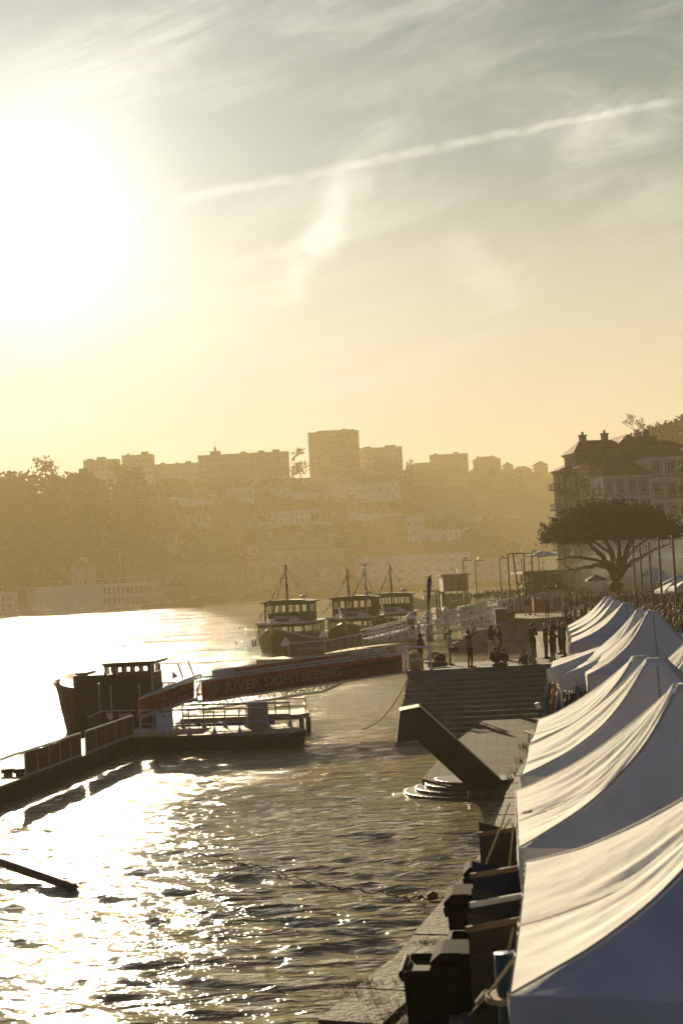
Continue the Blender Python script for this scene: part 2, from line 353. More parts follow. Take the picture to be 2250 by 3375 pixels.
# ------------------------------------------------------------------ quay, steps, landing, slipway (the ground)
def paving(name, col, sx, sy, mortar=.02, rot=0.0, dark=.35):
    m = bpy.data.materials.new(name); m.use_nodes = True; nt = m.node_tree; N = nt.nodes; L = nt.links; b = N['Principled BSDF']
    b.inputs['Roughness'].default_value = .92; b.inputs['Specular IOR Level'].default_value = .12
    tc = N.new('ShaderNodeTexCoord'); mp = N.new('ShaderNodeMapping'); mp.inputs['Rotation'].default_value = (0,0,rot); L.new(tc.outputs['Object'], mp.inputs[0])
    br = N.new('ShaderNodeTexBrick'); br.inputs['Scale'].default_value = 1; br.inputs['Brick Width'].default_value = sx; br.inputs['Row Height'].default_value = sy; br.inputs['Mortar Size'].default_value = mortar
    br.inputs['Color1'].default_value = (*col,1); br.inputs['Color2'].default_value = (*[c*.7 for c in col],1); br.inputs['Mortar'].default_value = (*[c*dark for c in col],1); br.inputs['Mortar Smooth'].default_value = .3
    L.new(mp.outputs[0], br.inputs[0])
    n = N.new('ShaderNodeTexNoise'); n.inputs['Scale'].default_value = .8; n.inputs['Detail'].default_value = 9; L.new(tc.outputs['Object'], n.inputs[0])
    rp = N.new('ShaderNodeValToRGB'); rp.color_ramp.elements[0].position = .35; rp.color_ramp.elements[0].color = (.45,.45,.42,1); rp.color_ramp.elements[1].position = .65; rp.color_ramp.elements[1].color = (1,1,1,1); L.new(n.outputs[0], rp.inputs[0])
    mx = N.new('ShaderNodeMix'); mx.data_type = 'RGBA'; mx.blend_type = 'MULTIPLY'; mx.inputs[0].default_value = 1; L.new(br.outputs[0], mx.inputs[6]); L.new(rp.outputs[0], mx.inputs[7]); L.new(mx.outputs[2], b.inputs['Base Color'])
    bp = N.new('ShaderNodeBump'); bp.inputs['Strength'].default_value = .7; bp.inputs['Distance'].default_value = .02; inv = N.new('ShaderNodeMath'); inv.operation = 'SUBTRACT'
    L.new(n.outputs[0], inv.inputs[0]); L.new(br.outputs['Fac'], inv.inputs[1]); L.new(inv.outputs[0], bp.inputs['Height']); L.new(bp.outputs[0], b.inputs['Normal'])
    return m
M['paving'] = paving('granite_paving', (.2,.175,.13), .9, .55, .025, .15)
M['landing_paving'] = paving('landing_paving', (.085,.075,.05), .75, .5, .03, .1, .2)
M['quay_concrete'] = mat('quay_edge_stone', (.095,.083,.06), .85, .4, .9, .6, bscale=14)
M['stone_wet'] = mat('stone_wet', (.05,.045,.035), .35, .4, 2, .4, spec=.5, bscale=14)
def q2(v): return (v[0], v[1])
e0, e1, e2 = G(1060,3375,ZQ), G(1300,3178,ZQ), G(1545,2890,ZQ)
e3 = G(1629,2757,ZQ)
slope = (e3.x-e0.x)/(e3.y-e0.y)
stR = 9.3
# main quay with the tents on it, the platform over the steps and the way back to the plaza
quay_pts = [(e0.x-slope*22, e0.y-22), q2(e0), q2(e1), q2(e2), q2(e3), (3.0, 28.0), (4.15, 33.8), (5.75, 41.5), (7.45, 53.0), (stR, 65.85), (2.63, 65.85), (2.85, 71.0), (9.9, 71.6), (13.5, 104.0), (26.0, 104.5), (26, 133.0), (28, 190), (200, 190), (200, -20)]
gnd = MB().prism(quay_pts, -3.0, ZQ); q = gnd.build('quay', M['paving']); tag(q, kind='structure')
# worn edge course along the water
kb = MB()
edge = [Vector((*p, ZQ)) for p in quay_pts[:10]]
for a, b in zip(edge[:-1], edge[1:]):
    n = int((b-a).length/1.15)+1
    for i in range(n):
        p, r = a.lerp(b, i/n), a.lerp(b, (i+1)/n-.012/max(.1,(b-a).length/n)); d = (r-p).normalized(); s = Vector((d.y, -d.x, 0)); j = random.uniform(-.02,.02)
        kb.prism([q2(p-s*(.04+j)), q2(r-s*(.04+j)), q2(r+s*.62), q2(p+s*.62)], ZQ-.35, ZQ+.045+random.uniform(-.008,.008))
tag(kb.build('kerb', M['quay_concrete']), kind='structure')
# the broad steps
ST = MB(); ri, tr, n = .16, .62, 15
for k in range(n):
    xl = 2.63-.075*k; y1 = 65.85-tr*k; z1 = ZQ-ri*(k+1)
    x = xl
    while x < stR-.05:
        w = min(random.uniform(1.3,1.9), stR-x); ST.box((x+w/2, y1-tr/2+.01, z1-1.0+random.uniform(-.006,.006)), (w-.012, tr+.02, 2.0)); x += w
    # nosing course
ob = ST.build('steps', M['stone']); tag(ob, kind='structure')
# platform coping
cp = MB()
x = 2.6
while x < stR-.1:
    w = min(random.uniform(1.1,1.6), stR-x); cp.box((x+w/2, 66.0, ZQ-.06), (w-.012, .5, .22)); x += w
tag(cp.build('kerb', M['stone']), kind='structure')
# lower landing
lz = lambda p: 1.62+(p[1]-42)*.025
lp = [q2(G(1594,2375,2.05)), q2(G(1510,2436,1.98)), q2(G(1441,2507,1.9)), q2(G(1390,2570,1.78)), q2(G(1480,2600,1.7)), q2(G(1650,2566,1.75)), (7.0,43.5), (9.2,60.2)]
tag(MB().prism(lp, -1.0, [1.78+(p[1]-43)*.018 for p in lp]).build('path', M['landing_paving']), kind='structure')
# rounded steps that run down into the water
RS = MB(); cc = Vector((G(1625,2575,1.75).x, 44.4, 0))
for k, (r, zt) in enumerate(((1.75,1.86), (2.05,1.74), (2.35,1.63), (2.7,1.53), (3.05,1.44))):
    pts = [(cc.x+r*1.02*math.cos(t), cc.y+r*.8*math.sin(t)) for t in [math.pi*.85+math.pi*1.1*i/22 for i in range(23)]]
    RS.prism(pts, .4, zt)
o = RS.build('steps', M['stone_wet']); tag(o, kind='structure')
bv = o.modifiers.new('b', 'BEVEL'); bv.width = .04; bv.segments = 2; bv.limit_method = 'ANGLE'
# slipway running up to the plaza, its side wall with cut steps
s0, s1 = G(1592,2168,1.3), G(1800,2150,1.3); 
sl_ = MB().add([(s0.x,s0.y,1.2), (s1.x+4,s1.y,1.2), (27,134,4.0), P(1650,2068,126), (s0.x,s0.y,-2), (s1.x+4,s1.y,-2), (27,134,-2), (P(1650,2068,126).x,126,-2)],
    [(0,1,2,3),(0,3,7,4),(0,4,5,1),(1,5,6,2),(2,6,7,3),(4,7,6,5)])
tag(sl_.build('path', M['paving']), kind='structure')
wt, wl = P(1650,2068,126), P(1556,2084,126)
w = MB().prism([(wl.x,126), (wt.x+.25,126), (wt.x+.25,127.6), (wl.x,127.6)], -2, [wl.z, wt.z, wt.z, wl.z])
for k, (px, py) in enumerate(((1540,2094),(1528,2100),(1512,2108),(1500,2116),(1488,2122))):
    p = P(px, py, 126.4); w.box((p.x+.6, 126.8, p.z-2), (1.3-.2*k*.2, 1.2-.01*k, 4))
wo = w.build('retaining_wall', M['stone']); tag(wo, 'dark stone retaining wall with cut steps beside the slipway', 'wall', kind='thing')
pz = [(wt.x, 126.01), (27, 133.9), (28, 190), (42, 190), (60, 300), (34, 300), (19.5, 215), (15.2, 196), (15.0, 190.5), (21.5, 189), (wt.x, 127)]
tag(MB().prism(pz, -3, 4.0).build('quay', M['paving']), kind='structure')

# ------------------------------------------------------------------ black steel monument leaning over the rounded steps
mp_ = [(1318,2342),(1383,2329),(1651,2571),(1703,2567),(1691,2600),(1640,2662),(1560,2664),(1525,2580),(1371,2438),(1306,2451)]
mon = thing('steel_monument', 'black steel monument shaped like a leaning bent arm above the rounded steps', 'monument', P(1610,2640,42.9))
MB_ = MB(); fr = [P(a, b, 42.6) for a, b in mp_]; k = len(fr)
bk = [Vector((v.x+.02, v.y+1.05, v.z)) for v in fr]
MB_.add(fr+bk, [tuple(range(k)), tuple(range(2*k-1, k-1, -1))]+[(i, (i+1)%k, k+(i+1)%k, k+i) for i in range(k)])
o = MB_.build('arm', M['black_steel'], mon); bv = o.modifiers.new('b', 'BEVEL'); bv.width = .012; bv.segments = 1; bv.limit_method = 'ANGLE'
b0 = P(1620,2655,42.5); MB().box((b0.x+.3, 43.1, 1.5), (2.0, 1.9, .5)).build('plinth', M['stone_wet'], mon)

# ------------------------------------------------------------------ the far bank
def lerp_tab(x, tab):
    if x <= tab[0][0]: return tab[0][1]
    for (a, va), (b, vb) in zip(tab[:-1], tab[1:]):
        if x <= b: return va+(vb-va)*(x-a)/(b-a)
    return tab[-1][1]
SHORE = [(-600,180), (-142,577), (-79,687), (46,823), (150,927), (420,1120)]
CREST = [(-600,52), (-260,64), (-150,69), (-120,75), (0,84), (110,92), (230,93), (420,100)]
def land(x, y):
    d = y-lerp_tab(x, SHORE)
    if d < 0: return -3.0
    if d < 26: return 4.5
    t = min(1, (d-26)/230.0); t = t*t*(3-2*t)*.55+t*.45
    h = 4.5+(lerp_tab(x, CREST)-4.5)*t
    h += 7*mnoise.noise(Vector((x*.018, y*.018, 2)))*min(1, (d-26)/40) * (1-t*.5)
    # terraces
    if t < .98: h = h*.65+.35*(math.floor(h/7)*7+7*min(1, max(0, (h/7-math.floor(h/7)-.55)/.45)))
    return h
tb = MB(); xs = [-330+7*i for i in range(104)]; ds = [-.5,0,.01,12,25.9]+[30+9*i for i in range(42)]
for x in xs:
    for d in ds:
        y = lerp_tab(x, SHORE)+d; tb.v.append((x, y, land(x, y) if d >= 0 else -3))
nd_ = len(ds)
for i in range(len(xs)-1):
    for j in range(nd_-1):
        a = i*nd_+j; tb.f.append([a, a+nd_, a+nd_+1, a+1]); tb.m.append(0)
M['hillside'] = mat('hillside', (.04,.04,.02), .95, .4, .02, .1, bscale=.1, col2=(.08,.07,.04))
hill = tb.build('hill', M['hillside'], smooth=True, fix=False); tag(hill, kind='structure')
bm = bmesh.new(); bm.from_mesh(hill.data)
for f in bm.faces:
    if f.normal.z < 0: f.normal_flip()
bm.to_mesh(hill.data); bm.free()
def HIT(px, py, d0=2, lo=500):
    d = ray(px, py); Y = lo
    while Y < 1700:
        t = Y/d.y
        if CZ+d.z*t < land(d.x*t, Y) - .0: return Vector((d.x*t, Y, land(d.x*t, Y)))
        Y += d0
    return None
# ------------------------------------------------------------------ houses
WMESH, HH = {}, {}
def window_mesh(w, h, style=0, fm='white_paint'):
    k = (round(w,2), round(h,2), style, fm)
    if k in WMESH: return WMESH[k]
    f = MB(); t = min(.12, w*.09); d = .16            # local: x across, z up, -y outward
    for x in (-w/2+t/2, w/2-t/2): f.box((x, -.05, h/2), (t, d, h))
    f.box((0, -.05, h-t/2), (w-2*t-.004, d, t)); f.box((0, -.05, t/2), (w-2*t-.004, d, t))
    if style >= 1: f.box((0, -.03, h/2), (t*.7, .1, h-2*t-.004))
    if style >= 2:
        for z in (.33, .66): f.box((-w/4, -.03, h*z), (w/2-1.4*t, .08, t*.5)); f.box((w/4, -.03, h*z), (w/2-1.4*t, .08, t*.5))
    f.box((0, -.01, h/2), (w-2*t-.004, .03, h-2*t-.004), m=1)
    o = f.build('window', [M[fm], M['pane']]); me = o.data; bpy.data.objects.remove(o); WMESH[k] = me
    return me
def add_window(parent, loc, w, h, rz=0, style=0, fm='white_paint', name='window'):
    o = bpy.data.objects.new(name, window_mesh(w, h, style, fm)); COL.objects.link(o); o.parent = parent; o.location = loc; o.rotation_euler = (0,0,rz); return o
def roof_mb(w, d, h, kind, z, ov=.4):
    r = MB(); x, y = w/2+ov, d/2+ov
    if kind == 'hip':
        q = min(x, y)*.8; s = 1 if w >= d else 0
        a, b = ((-x+q, 0), (x-q, 0)) if s else ((0, -y+q), (0, y-q))
        vs = [(-x,-y,z),(x,-y,z),(x,y,z),(-x,y,z),(a[0],a[1],z+h),(b[0],b[1],z+h)]
        fs = [(0,1,5,4),(1,2,5),(2,3,4,5),(3,0,4)] if s else [(0,1,4),(1,2,5,4),(2,3,5),(3,0,4,5)]
        r.add(vs, fs+[(3,2,1,0)])
    elif kind == 'gable':                  # ridge along x
        r.add([(-x,-y,z),(x,-y,z),(x,y,z),(-x,y,z),(-x,0,z+h),(x,0,z+h)], [(0,1,5,4),(2,3,4,5),(1,2,5),(3,0,4),(3,2,1,0)])
    elif kind == 'gable_y':
        r.add([(-x,-y,z),(x,-y,z),(x,y,z),(-x,y,z),(0,-y,z+h),(0,y,z+h)], [(0,1,4),(1,2,5,4),(2,3,5),(3,0,4,5),(3,2,1,0)])
    else:
        r.box((0,0,z+h/2), (w+.5, d+.5, h)); 
    return r
def house(label, cat, loc, w, d, h, wall, roof='hip', rh=2.0, rows=2, cols=4, ww=1.0, wh=1.5, rz=0, rmat='roof_tile', name='house', group=None, style=0, base=1.2, left=0, wmat='white_paint', chim=0, fh=None, sunk=6):
    t = thing(name, label, cat, loc, rz, group); HH[t.name] = h+rh
    def part(n, mb, m, p=t): return mb.build(n, m, p, world=False)
    wb = MB().box((0, d/2, h/2-sunk/2), (w, d, h+sunk))
    part('wall', wb, wall if not isinstance(wall, str) else M[wall])
    rm = roof_mb(w, d, rh, roof, h+.003); rm.v = [(x, y+d/2, z) for x, y, z in rm.v]
    ro = part('roof', rm, M[rmat])
    for k in range(chim):
        cx = -w*.3+w*.55*k; c = MB().box((cx, d*.5, h+rh*.9), (.9, .7, 2.0)); c.box((cx, d*.5, h+rh*.9+1.15), (1.1, .9, .25)); c.build('chimney', M['grey_wall'], ro, world=False)
    fh = fh or (h-base)/max(1, rows)
    for r in range(rows):
        for c in range(cols):
            add_window(t, (-w/2+w*(c+.5)/cols, -.02, base+r*fh), ww, wh, 0, style, wmat)
    return t
def far_house(label, px0, px1, ytop, ybase, **k):
    c = HIT((px0+px1)/2, ybase)
    if c is None: c = P((px0+px1)/2, ybase, k.pop('Y', 1000))
    k.pop('Y', None); Y = c.y; s = Y/F; w = (px1-px0)*s; h = (ybase-ytop)*s
    rh = k.pop('rh_px', 0)*s
    k.setdefault('wall', 'cream_wall')
    return house(label, k.pop('cat', 'house'), c, w, k.pop('d', 12), h-rh, rh=max(rh, .4), **k)
FB = 'apartment_building'; ap = dict(cat='apartment block', name=FB, roof='flat', rmat='grey_wall', group='blocks on the far skyline')
def topbox(t, items, m='grey_wall', n='stair_head'):
    for x, y, z, sx, sy, sz in items:
        z = HH[t.name]+.02+(1.2 if z == 33 else 0); MB().box((x, y, z+sz/2), (sx, sy, sz)).build(n, M[m], t, world=False)
t = far_house('small flat roofed apartment block at the wood end of the skyline, next to the trees', 278, 392, 1516, 1592, rows=4, cols=6, ww=1.5, wh=1.3, wall='grey_wall', **ap)
topbox(t, [(0,5,13.8,6,6,2.0), (-8,4,13.8,4,5,1.1)])
t = far_house('square apartment block with a pointed stair head, second on the skyline after the wood', 405, 506, 1500, 1590, rows=4, cols=5, ww=1.5, wh=1.3, wall='cream_wall', **ap)
topbox(t, [(5,5,16.5,5,5,2.2), (-7,5,16.5,2,2,1.4)])
t = far_house('long low terrace of flats between the square block and the roof antenna', 508, 660, 1529, 1592, rows=3, cols=9, ww=1.4, wh=1.3, wall='grey_wall', **ap)
topbox(t, [(-10,5,11,3,4,1.3), (8,5,11,4,4,1.5), (0,5,11,2,3,1)])
t = far_house('long apartment terrace carrying a rooftop water tank with an antenna', 656, 955, 1496, 1598, rows=5, cols=16, ww=1.5, wh=1.3, wall='cream_wall', **ap)
topbox(t, [(-19,5,18.4,7,5,2.6), (0,5,18.4,4,4,1.4), (12,5,18.4,4,4,1.6), (22,5,18.4,5,4,1.8)])
hA = HH[t.name]+2.6; a = MB().tube((-19,5,hA), (-19,5,hA+3), .9, .7, 8).tube((-19,5,hA+3), (-19,5,hA+7), .15); a.build('antenna', M['dark_metal'], t, world=False)
t = far_house('tallest apartment tower on the skyline with banded floors', 1022, 1190, 1424, 1585, rows=9, cols=8, ww=2.6, wh=1.4, wall='tan_wall', d=18, **ap)
topbox(t, [(2,8,31.8,28,12,1.1), (8,8,33,4,4,1.0)])
for k in range(9): MB().box((0,-.5,1.0+k*3.4), (34.5,1.0,.9)).build('balcony', M['cream_wall'], t, world=False)
t = far_house('apartment wing stepping down from the tall banded tower', 1190, 1330, 1476, 1585, rows=6, cols=8, ww=1.8, wh=1.4, wall='cream_wall', d=18, **ap)
topbox(t, [(-10,6,21.2,6,6,1.2), (7,6,21.2,8,6,1.6)])
t = far_house('low flat block right of the wing of the tall tower', 1366, 1424, 1527, 1575, rows=2, cols=4, ww=1.6, wh=1.3, wall='grey_wall', **ap)
t = far_house('flat roofed block with white balconies on its sunny end', 1418, 1545, 1498, 1575, rows=4, cols=7, ww=1.6, wh=1.4, wall='tan_wall', **ap)
topbox(t, [(-10,5,16.4,3,4,1.2), (6,5,16.4,4,4,1.4)])
for k in range(3): MB().box((11.5,-.6,4+k*3.6), (7,1.2,1.0)).build('balcony', M['white_wall'], t, world=False)
sk = dict(group='houses on the far skyline', roof='hip', rh_px=14)
far_house('hip roofed house with three chimneys on the skyline right of the balconied block', 1560, 1652, 1502, 1572, rows=3, cols=5, wall='tan_wall', chim=2, **sk)
far_house('small house at the low dip of the skyline', 1656, 1692, 1522, 1566, rows=2, cols=2, wall='grey_wall', **sk)
far_house('broad house low on the skyline behind the slope, left of the twin gables', 1690, 1755, 1536, 1572, rows=2, cols=4, wall='tan_wall', **sk)
far_house('gabled house on the skyline just left of the riverside houses', 1758, 1806, 1518, 1570, rows=2, cols=3, wall='tan_wall', **{**sk, 'roof':'gable_y'})

# the port lodge with its roof letters
lod = far_house('long low port lodge whose dark roof carries big white letters', 905, 1318, 1596, 1634, rows=1, cols=16, ww=1.6, wh=2.2, wall='white_wall', roof='gable', rh_px=1, cat='warehouse', name='warehouse', rmat='roof_grey', d=20)
MB().add([(-37,-.6,6.6),(37,-.6,6.6),(37,10,13.5),(-37,10,13.5),(37,20,6.6),(-37,20,6.6)], [(0,1,2,3),(3,2,4,5),(1,4,2),(0,3,5)]).build('roof', M['roof_grey'], lod, world=False)
def text_mesh(txt, size, m, name='lettering', parent=None, loc=(0,0,0), rot=(0,0,0), ext=.02, align='LEFT', bold=0, xs=1.0, world=True):
    cu = bpy.data.curves.new(name, 'FONT'); cu.body = txt; cu.size = size; cu.extrude = ext; cu.align_x = align; cu.offset = bold; cu.space_character = 1.05; cu.resolution_u = 3
    o = bpy.data.objects.new(name, cu); COL.objects.link(o); bpy.context.view_layer.update()
    me = bpy.data.meshes.new_from_object(o.evaluated_get(bpy.context.evaluated_depsgraph_get())); bpy.data.objects.remove(o); bpy.data.curves.remove(cu)
    me.materials.clear(); me.materials.append(m); b = bpy.data.objects.new(name, me); COL.objects.link(b)
    mt = Matrix.Translation(Vector(loc)) @ (rot.to_4x4() if isinstance(rot, Matrix) else Matrix.Rotation(rot[2],4,'Z') @ Matrix.Rotation(rot[0],4,'X')) @ Matrix.Diagonal((xs,1,1,1))
    if parent is not None and world: mt = (parent.matrix_basis if parent.parent is None else parent.parent.matrix_basis @ parent.matrix_basis).inverted() @ mt
    b.parent = parent; b.matrix_basis = mt
    return b
sY = lod.location.y/F; gx = P(995,1597,lod.location.y)
text_mesh("GRAHAM'S", 5.6, M['bone'], parent=lod, loc=((995-1111)*sY, -1.4, 8.2), rot=(R(72),0,0), bold=.06, xs=1.30, world=False, ext=.15)
far_house('tall white house under the port lodge with arched openings', 752, 838, 1596, 1650, rows=2, cols=4, ww=1.6, wh=2.2, wall='white_wall', roof='hip', rh_px=12, d=12)
far_house('low white outbuilding left of the arched white house', 690, 750, 1622, 1646, rows=1, cols=4, wall='white_wall', roof='gable', rh_px=7)
far_house('long white garden building between the arched house and the roof letters', 842, 960, 1603, 1630, rows=1, cols=7, wall='white_wall', roof='gable', rh_px=7)
far_house('white manor with two rows of windows halfway up the slope', 866, 1022, 1672, 1730, rows=2, cols=9, ww=1.1, wh=1.8, wall='white_wall', roof='hip', rh_px=14, d=11)
t = far_house('white chapel with a round window in its gable beside the manor', 1026, 1056, 1663, 1718, rows=1, cols=1, ww=1.3, wh=3, wall='white_wall', roof='gable_y', rh_px=14, cat='chapel', name='chapel')
far_house('three storey white house standing alone above the red warehouse roofs', 1343, 1401, 1700, 1800, rows=3, cols=3, ww=1.9, wh=2.4, wall='white_wall', roof='flat', rmat='white_wall', d=10, wmat='grey_metal', rh_px=2)
far_house('two storey white house adjoining the lone tall white house', 1405, 1520, 1741, 1802, rows=2, cols=5, ww=1.7, wh=2.2, wall='white_wall', roof='gable', rh_px=5, d=10, wmat='grey_metal')
wh = dict(cat='warehouse', name='warehouse', rmat='roof_tile', roof='gable', group='port warehouses on the slope')
far_house('broad dark roofed warehouse high on the slope under the balconied block', 1312, 1540, 1545, 1618, rows=1, cols=7, wall='tan_wall', rh_px=42, d=30, **wh)
far_house('largest dark warehouse roof in the middle of the slope', 1300, 1560, 1606, 1702, rows=1, cols=6, wall='grey_wall', rh_px=56, d=40, **wh)
far_house('dark warehouse roof peaking above the largest roof', 1500, 1590, 1588, 1660, rows=1, cols=3, wall='grey_wall', rh_px=34, d=26, **{**wh, 'roof':'hip'})
far_house('dark warehouse roof running behind the riverside houses', 1590, 1850, 1622, 1712, rows=1, cols=6, wall='grey_wall', rh_px=52, d=36, **wh)
far_house('pale walled warehouse above the right red roof', 1530, 1830, 1738, 1795, rows=1, cols=9, wall='tan_wall', rh_px=22, d=26, **wh)
far_house('low warehouse left of the lone white house', 1210, 1335, 1700, 1752, rows=1, cols=6, wall='tan_wall', rh_px=24, d=20, **wh)
# riverside
rv = dict(cat='warehouse', name='warehouse', group='buildings along the far quay')
def riverside(label, px0, px1, ytop, yb, **k):
    c = P((px0+px1)/2, yb, 0+lerp_tab(P((px0+px1)/2, yb, 750).x*1.0, SHORE)+16); c.z = 4.4
    s = c.y/F; a, b = P(px0, yb, c.y).x, P(px1, yb, c.y).x; c.x = (a+b)/2
    rh = k.pop('rh_px', 8)*s; top = P((px0+px1)/2, ytop, c.y).z
    ang = math.atan2(104, 104*1.2)
    return house(label, k.pop('cat'), c, b-a, k.pop('d', 16), top-4.4-rh, rh=rh, sunk=2, **k)
t = riverside('long white riverside warehouse with a red tiled roof and a row of skylights', 1176, 1556, 1786, 1940, wall='white_wall', roof='gable', rh_px=42, rows=3, cols=9, ww=3.0, wh=2.0, wmat='grey_wall', d=26, base=3, **rv)
for k in range(9): MB().box((-30+k*7.4, 4.2, 17.9), (1.1,2.4,.2), rx=.45).build('skylight', M['galv'], [x for x in t.children if x.name.startswith('roof')][0], world=False)
t = riverside('second white riverside warehouse, its roof set lower with slanting skylights', 1558, 1860, 1800, 1936, wall='white_wall', roof='gable', rh_px=36, rows=2, cols=7, ww=2.4, wh=2.0, wmat='grey_wall', d=26, base=4, **rv)
for k in range(5): MB().box((-22+k*8.4, 4.2, 18.2), (1.1,2.4,.2), rx=.42).build('skylight', M['galv'], [x for x in t.children if x.name.startswith('roof')][0], world=False)
t = riverside('modern riverside hotel with a grid of tall windows and glazed top floors', 852, 1140, 1812, 1958, wall='cream_wall', roof='flat', rmat='cream_wall', rh_px=3, rows=4, cols=8, ww=3.2, wh=3.1, wmat='white_paint', style=1, d=22, base=2.0, cat='hotel', name='hotel', group='buildings along the far quay')
MB().box((-2, 12, 24.5), (38, 16, 6)).build('glazed_storey', M['pane'], t, world=False); MB().box((-2, 12, 27.8), (40, 18, .6)).build('roof', M['grey_wall'], t, world=False)
for k in range(9): add_window(t, (-18.5+k*4.1, 3.95, 22.2), 3.6, 2.2, 0, 1); add_window(t, (-18.5+k*4.1, 3.95, 24.9), 3.6, 2.0, 0, 1)
riverside('long low pale storehouse on the far quay left of the hotel', 560, 800, 1862, 1975, wall='tan_wall', roof='gable', rh_px=16, rows=2, cols=10, ww=1.6, wh=2, d=18, **rv)
riverside('low storehouse on the far quay behind the small ferry mast', 420, 556, 1880, 1985, wall='grey_wall', roof='gable', rh_px=14, rows=2, cols=6, ww=1.5, wh=2, d=16, **rv)
riverside('steep gabled storehouse at the foot of the wood', 240, 300, 1835, 1995, wall='grey_wall', roof='gable_y', rh_px=34, rows=2, cols=2, ww=1.5, wh=2, d=16, **rv)
riverside('narrow house between the hotel and the long pale storehouse', 802, 848, 1850, 1965, wall='tan_wall', roof='hip', rh_px=12, rows=3, cols=2, ww=1.3, wh=1.8, d=14, **{**rv, 'cat':'house', 'name':'house'})
# scattered houses in the trees
for lab, a, b, t0, b0, wl_ in (
    ('grey house half hidden on the slope left of the white manor', 760, 850, 1700, 1742, 'grey_wall'), ('tan house low on the slope above the hotel', 880, 980, 1762, 1806, 'tan_wall'),
    ('cream house on the slope above the narrow riverside house', 770, 850, 1790, 1832, 'cream_wall'), ('rose house on the slope right of the chapel', 1080, 1150, 1690, 1735, 'rose_wall'),
    ('pale house under the long apartment terrace', 560, 650, 1600, 1640, 'cream_wall'), ('tan house under the square apartment block', 420, 520, 1608, 1655, 'tan_wall'),
    ('grey house in trees above the low storehouse', 480, 580, 1760, 1806, 'grey_wall'), ('cream house in the middle of the wooded slope', 600, 690, 1690, 1730, 'cream_wall'),
    ('grey house just under the tall banded tower', 1000, 1090, 1588, 1622, 'grey_wall'), ('small white house between the manor and the warehouses', 1150, 1205, 1640, 1672, 'white_wall')):
    far_house(lab, a, b, t0, b0, rows=2, cols=4, wall=wl_, roof='hip', rh_px=13, group='houses among the far trees')

for lab, x0, x1, y in (('long pale terrace wall below the white manor', 850, 1090, 1744), ('pale terrace wall on the slope above the low white outbuilding', 560, 700, 1668), ('terrace wall under the port lodge, right of the arched house', 960, 1210, 1650),
    ('pale terrace wall between the chapel and the lone white house', 1090, 1330, 1716), ('lowest pale terrace wall above the hotel roof', 880, 1150, 1785), ('terrace wall under the dark warehouse roofs at the right', 1560, 1800, 1722)):
    a, b = HIT(x0, y), HIT(x1, y-(x1-x0)*.05)
    if not a or not b: continue
    t = thing('terrace_wall', lab, 'wall', a.lerp(b, .5), math.atan2(b.y-a.y, b.x-a.x)); L_ = (b-a).length; tag(t, kind='thing')
    MB().box((0,-1,.5), (L_,.8,5)).build('masonry', M['white_wall'], t, world=False); MB().box((0,-1,3.1), (L_+.3,1.2,.25)).build('coping', M['grey_wall'], t, world=False)
# ------------------------------------------------------------------ trees of leaf clumps
rt_ = random.Random(11)
def clump(mb, c, r, n, size, flat=1.0, m=0, rnd=rt_, shell=.35):
    for _ in range(n):
        d = Vector((rnd.gauss(0,1), rnd.gauss(0,1), rnd.gauss(0,1))).normalized(); k = (shell+(1-shell)*rnd.random()**.6)
        p = Vector(c)+Vector((d.x*r[0]*k, d.y*r[1]*k, d.z*r[2]*k))
        s = size*rnd.uniform(.5,1.4); a = Vector((rnd.gauss(0,1), rnd.gauss(0,1), rnd.gauss(0,flat))).normalized(); b = a.orthogonal().normalized(); cc = a.cross(b)
        t = rnd.uniform(0, 6.28); u = b*math.cos(t)+cc*math.sin(t); v = cc*math.cos(t)-b*math.sin(t)
        mb.add([p-u*s-v*s*.3, p+u*.2*s-v*s*.8, p+u*s+v*.2*s, p-u*.1*s+v*s*.8], [(0,1,2,3)], m)
def crown(mb, base, h, w, n, size, m=0, rnd=rt_, lobes=6):
    for _ in range(lobes):
        c = Vector(base)+Vector((rnd.uniform(-.3,.3)*w, rnd.uniform(-.3,.3)*w, h*rnd.uniform(.4,.8))); r = w*rnd.uniform(.22,.36)
        clump(mb, c, (r, r, r*rnd.uniform(.7,1.1)), n//lobes, size, rnd=rnd, m=m)
wood = MB(); rr = random.Random(5)
for _ in range(760):
    px, py = rr.uniform(-60, 470), rr.uniform(1530, 1960)
    if px > 330 and rr.random() < .6: continue
    c = HIT(px, py, 4)
    if c is None or c.z < 6: continue
    crown(wood, c, rr.uniform(8,15), rr.uniform(8,14), 46, 1.3, rnd=rr, lobes=4)
for _ in range(60):
    x = rr.uniform(-250, -125); y = lerp_tab(x, SHORE)+rr.uniform(215, 280); crown(wood, (x, y, land(x,y)), rr.uniform(10,17), rr.uniform(9,14), 60, 1.2, rnd=rr, lobes=5)
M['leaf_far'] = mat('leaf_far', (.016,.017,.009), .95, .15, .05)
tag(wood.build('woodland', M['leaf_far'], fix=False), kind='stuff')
scrub = MB()
for _ in range(460):
    px, py = rr.uniform(380, 1850), rr.uniform(1570, 1900)
    c = HIT(px, py, 4)
    if c is None or c.z < 7 or 960 < px < 1190 and 1560 < py < 1650: continue
    crown(scrub, c-Vector((0,0,.8)), rr.uniform(2.5,6), rr.uniform(4,9), 48, 1.3, rnd=rr, lobes=3)
for _ in range(150):
    px = rr.uniform(270, 1830); Y = lerp_tab(P(px,1590,950).x, SHORE)+rr.uniform(225,262); x = P(px,1590,Y).x
    if 970 < px < 1185: continue
    crown(scrub, (x, Y, land(x,Y)-1), rr.uniform(4,9), rr.uniform(6,11), 60, 1.1, rnd=rr, lobes=4)
tag(scrub.build('scrub', M['leaf_far'], fix=False), kind='stuff')

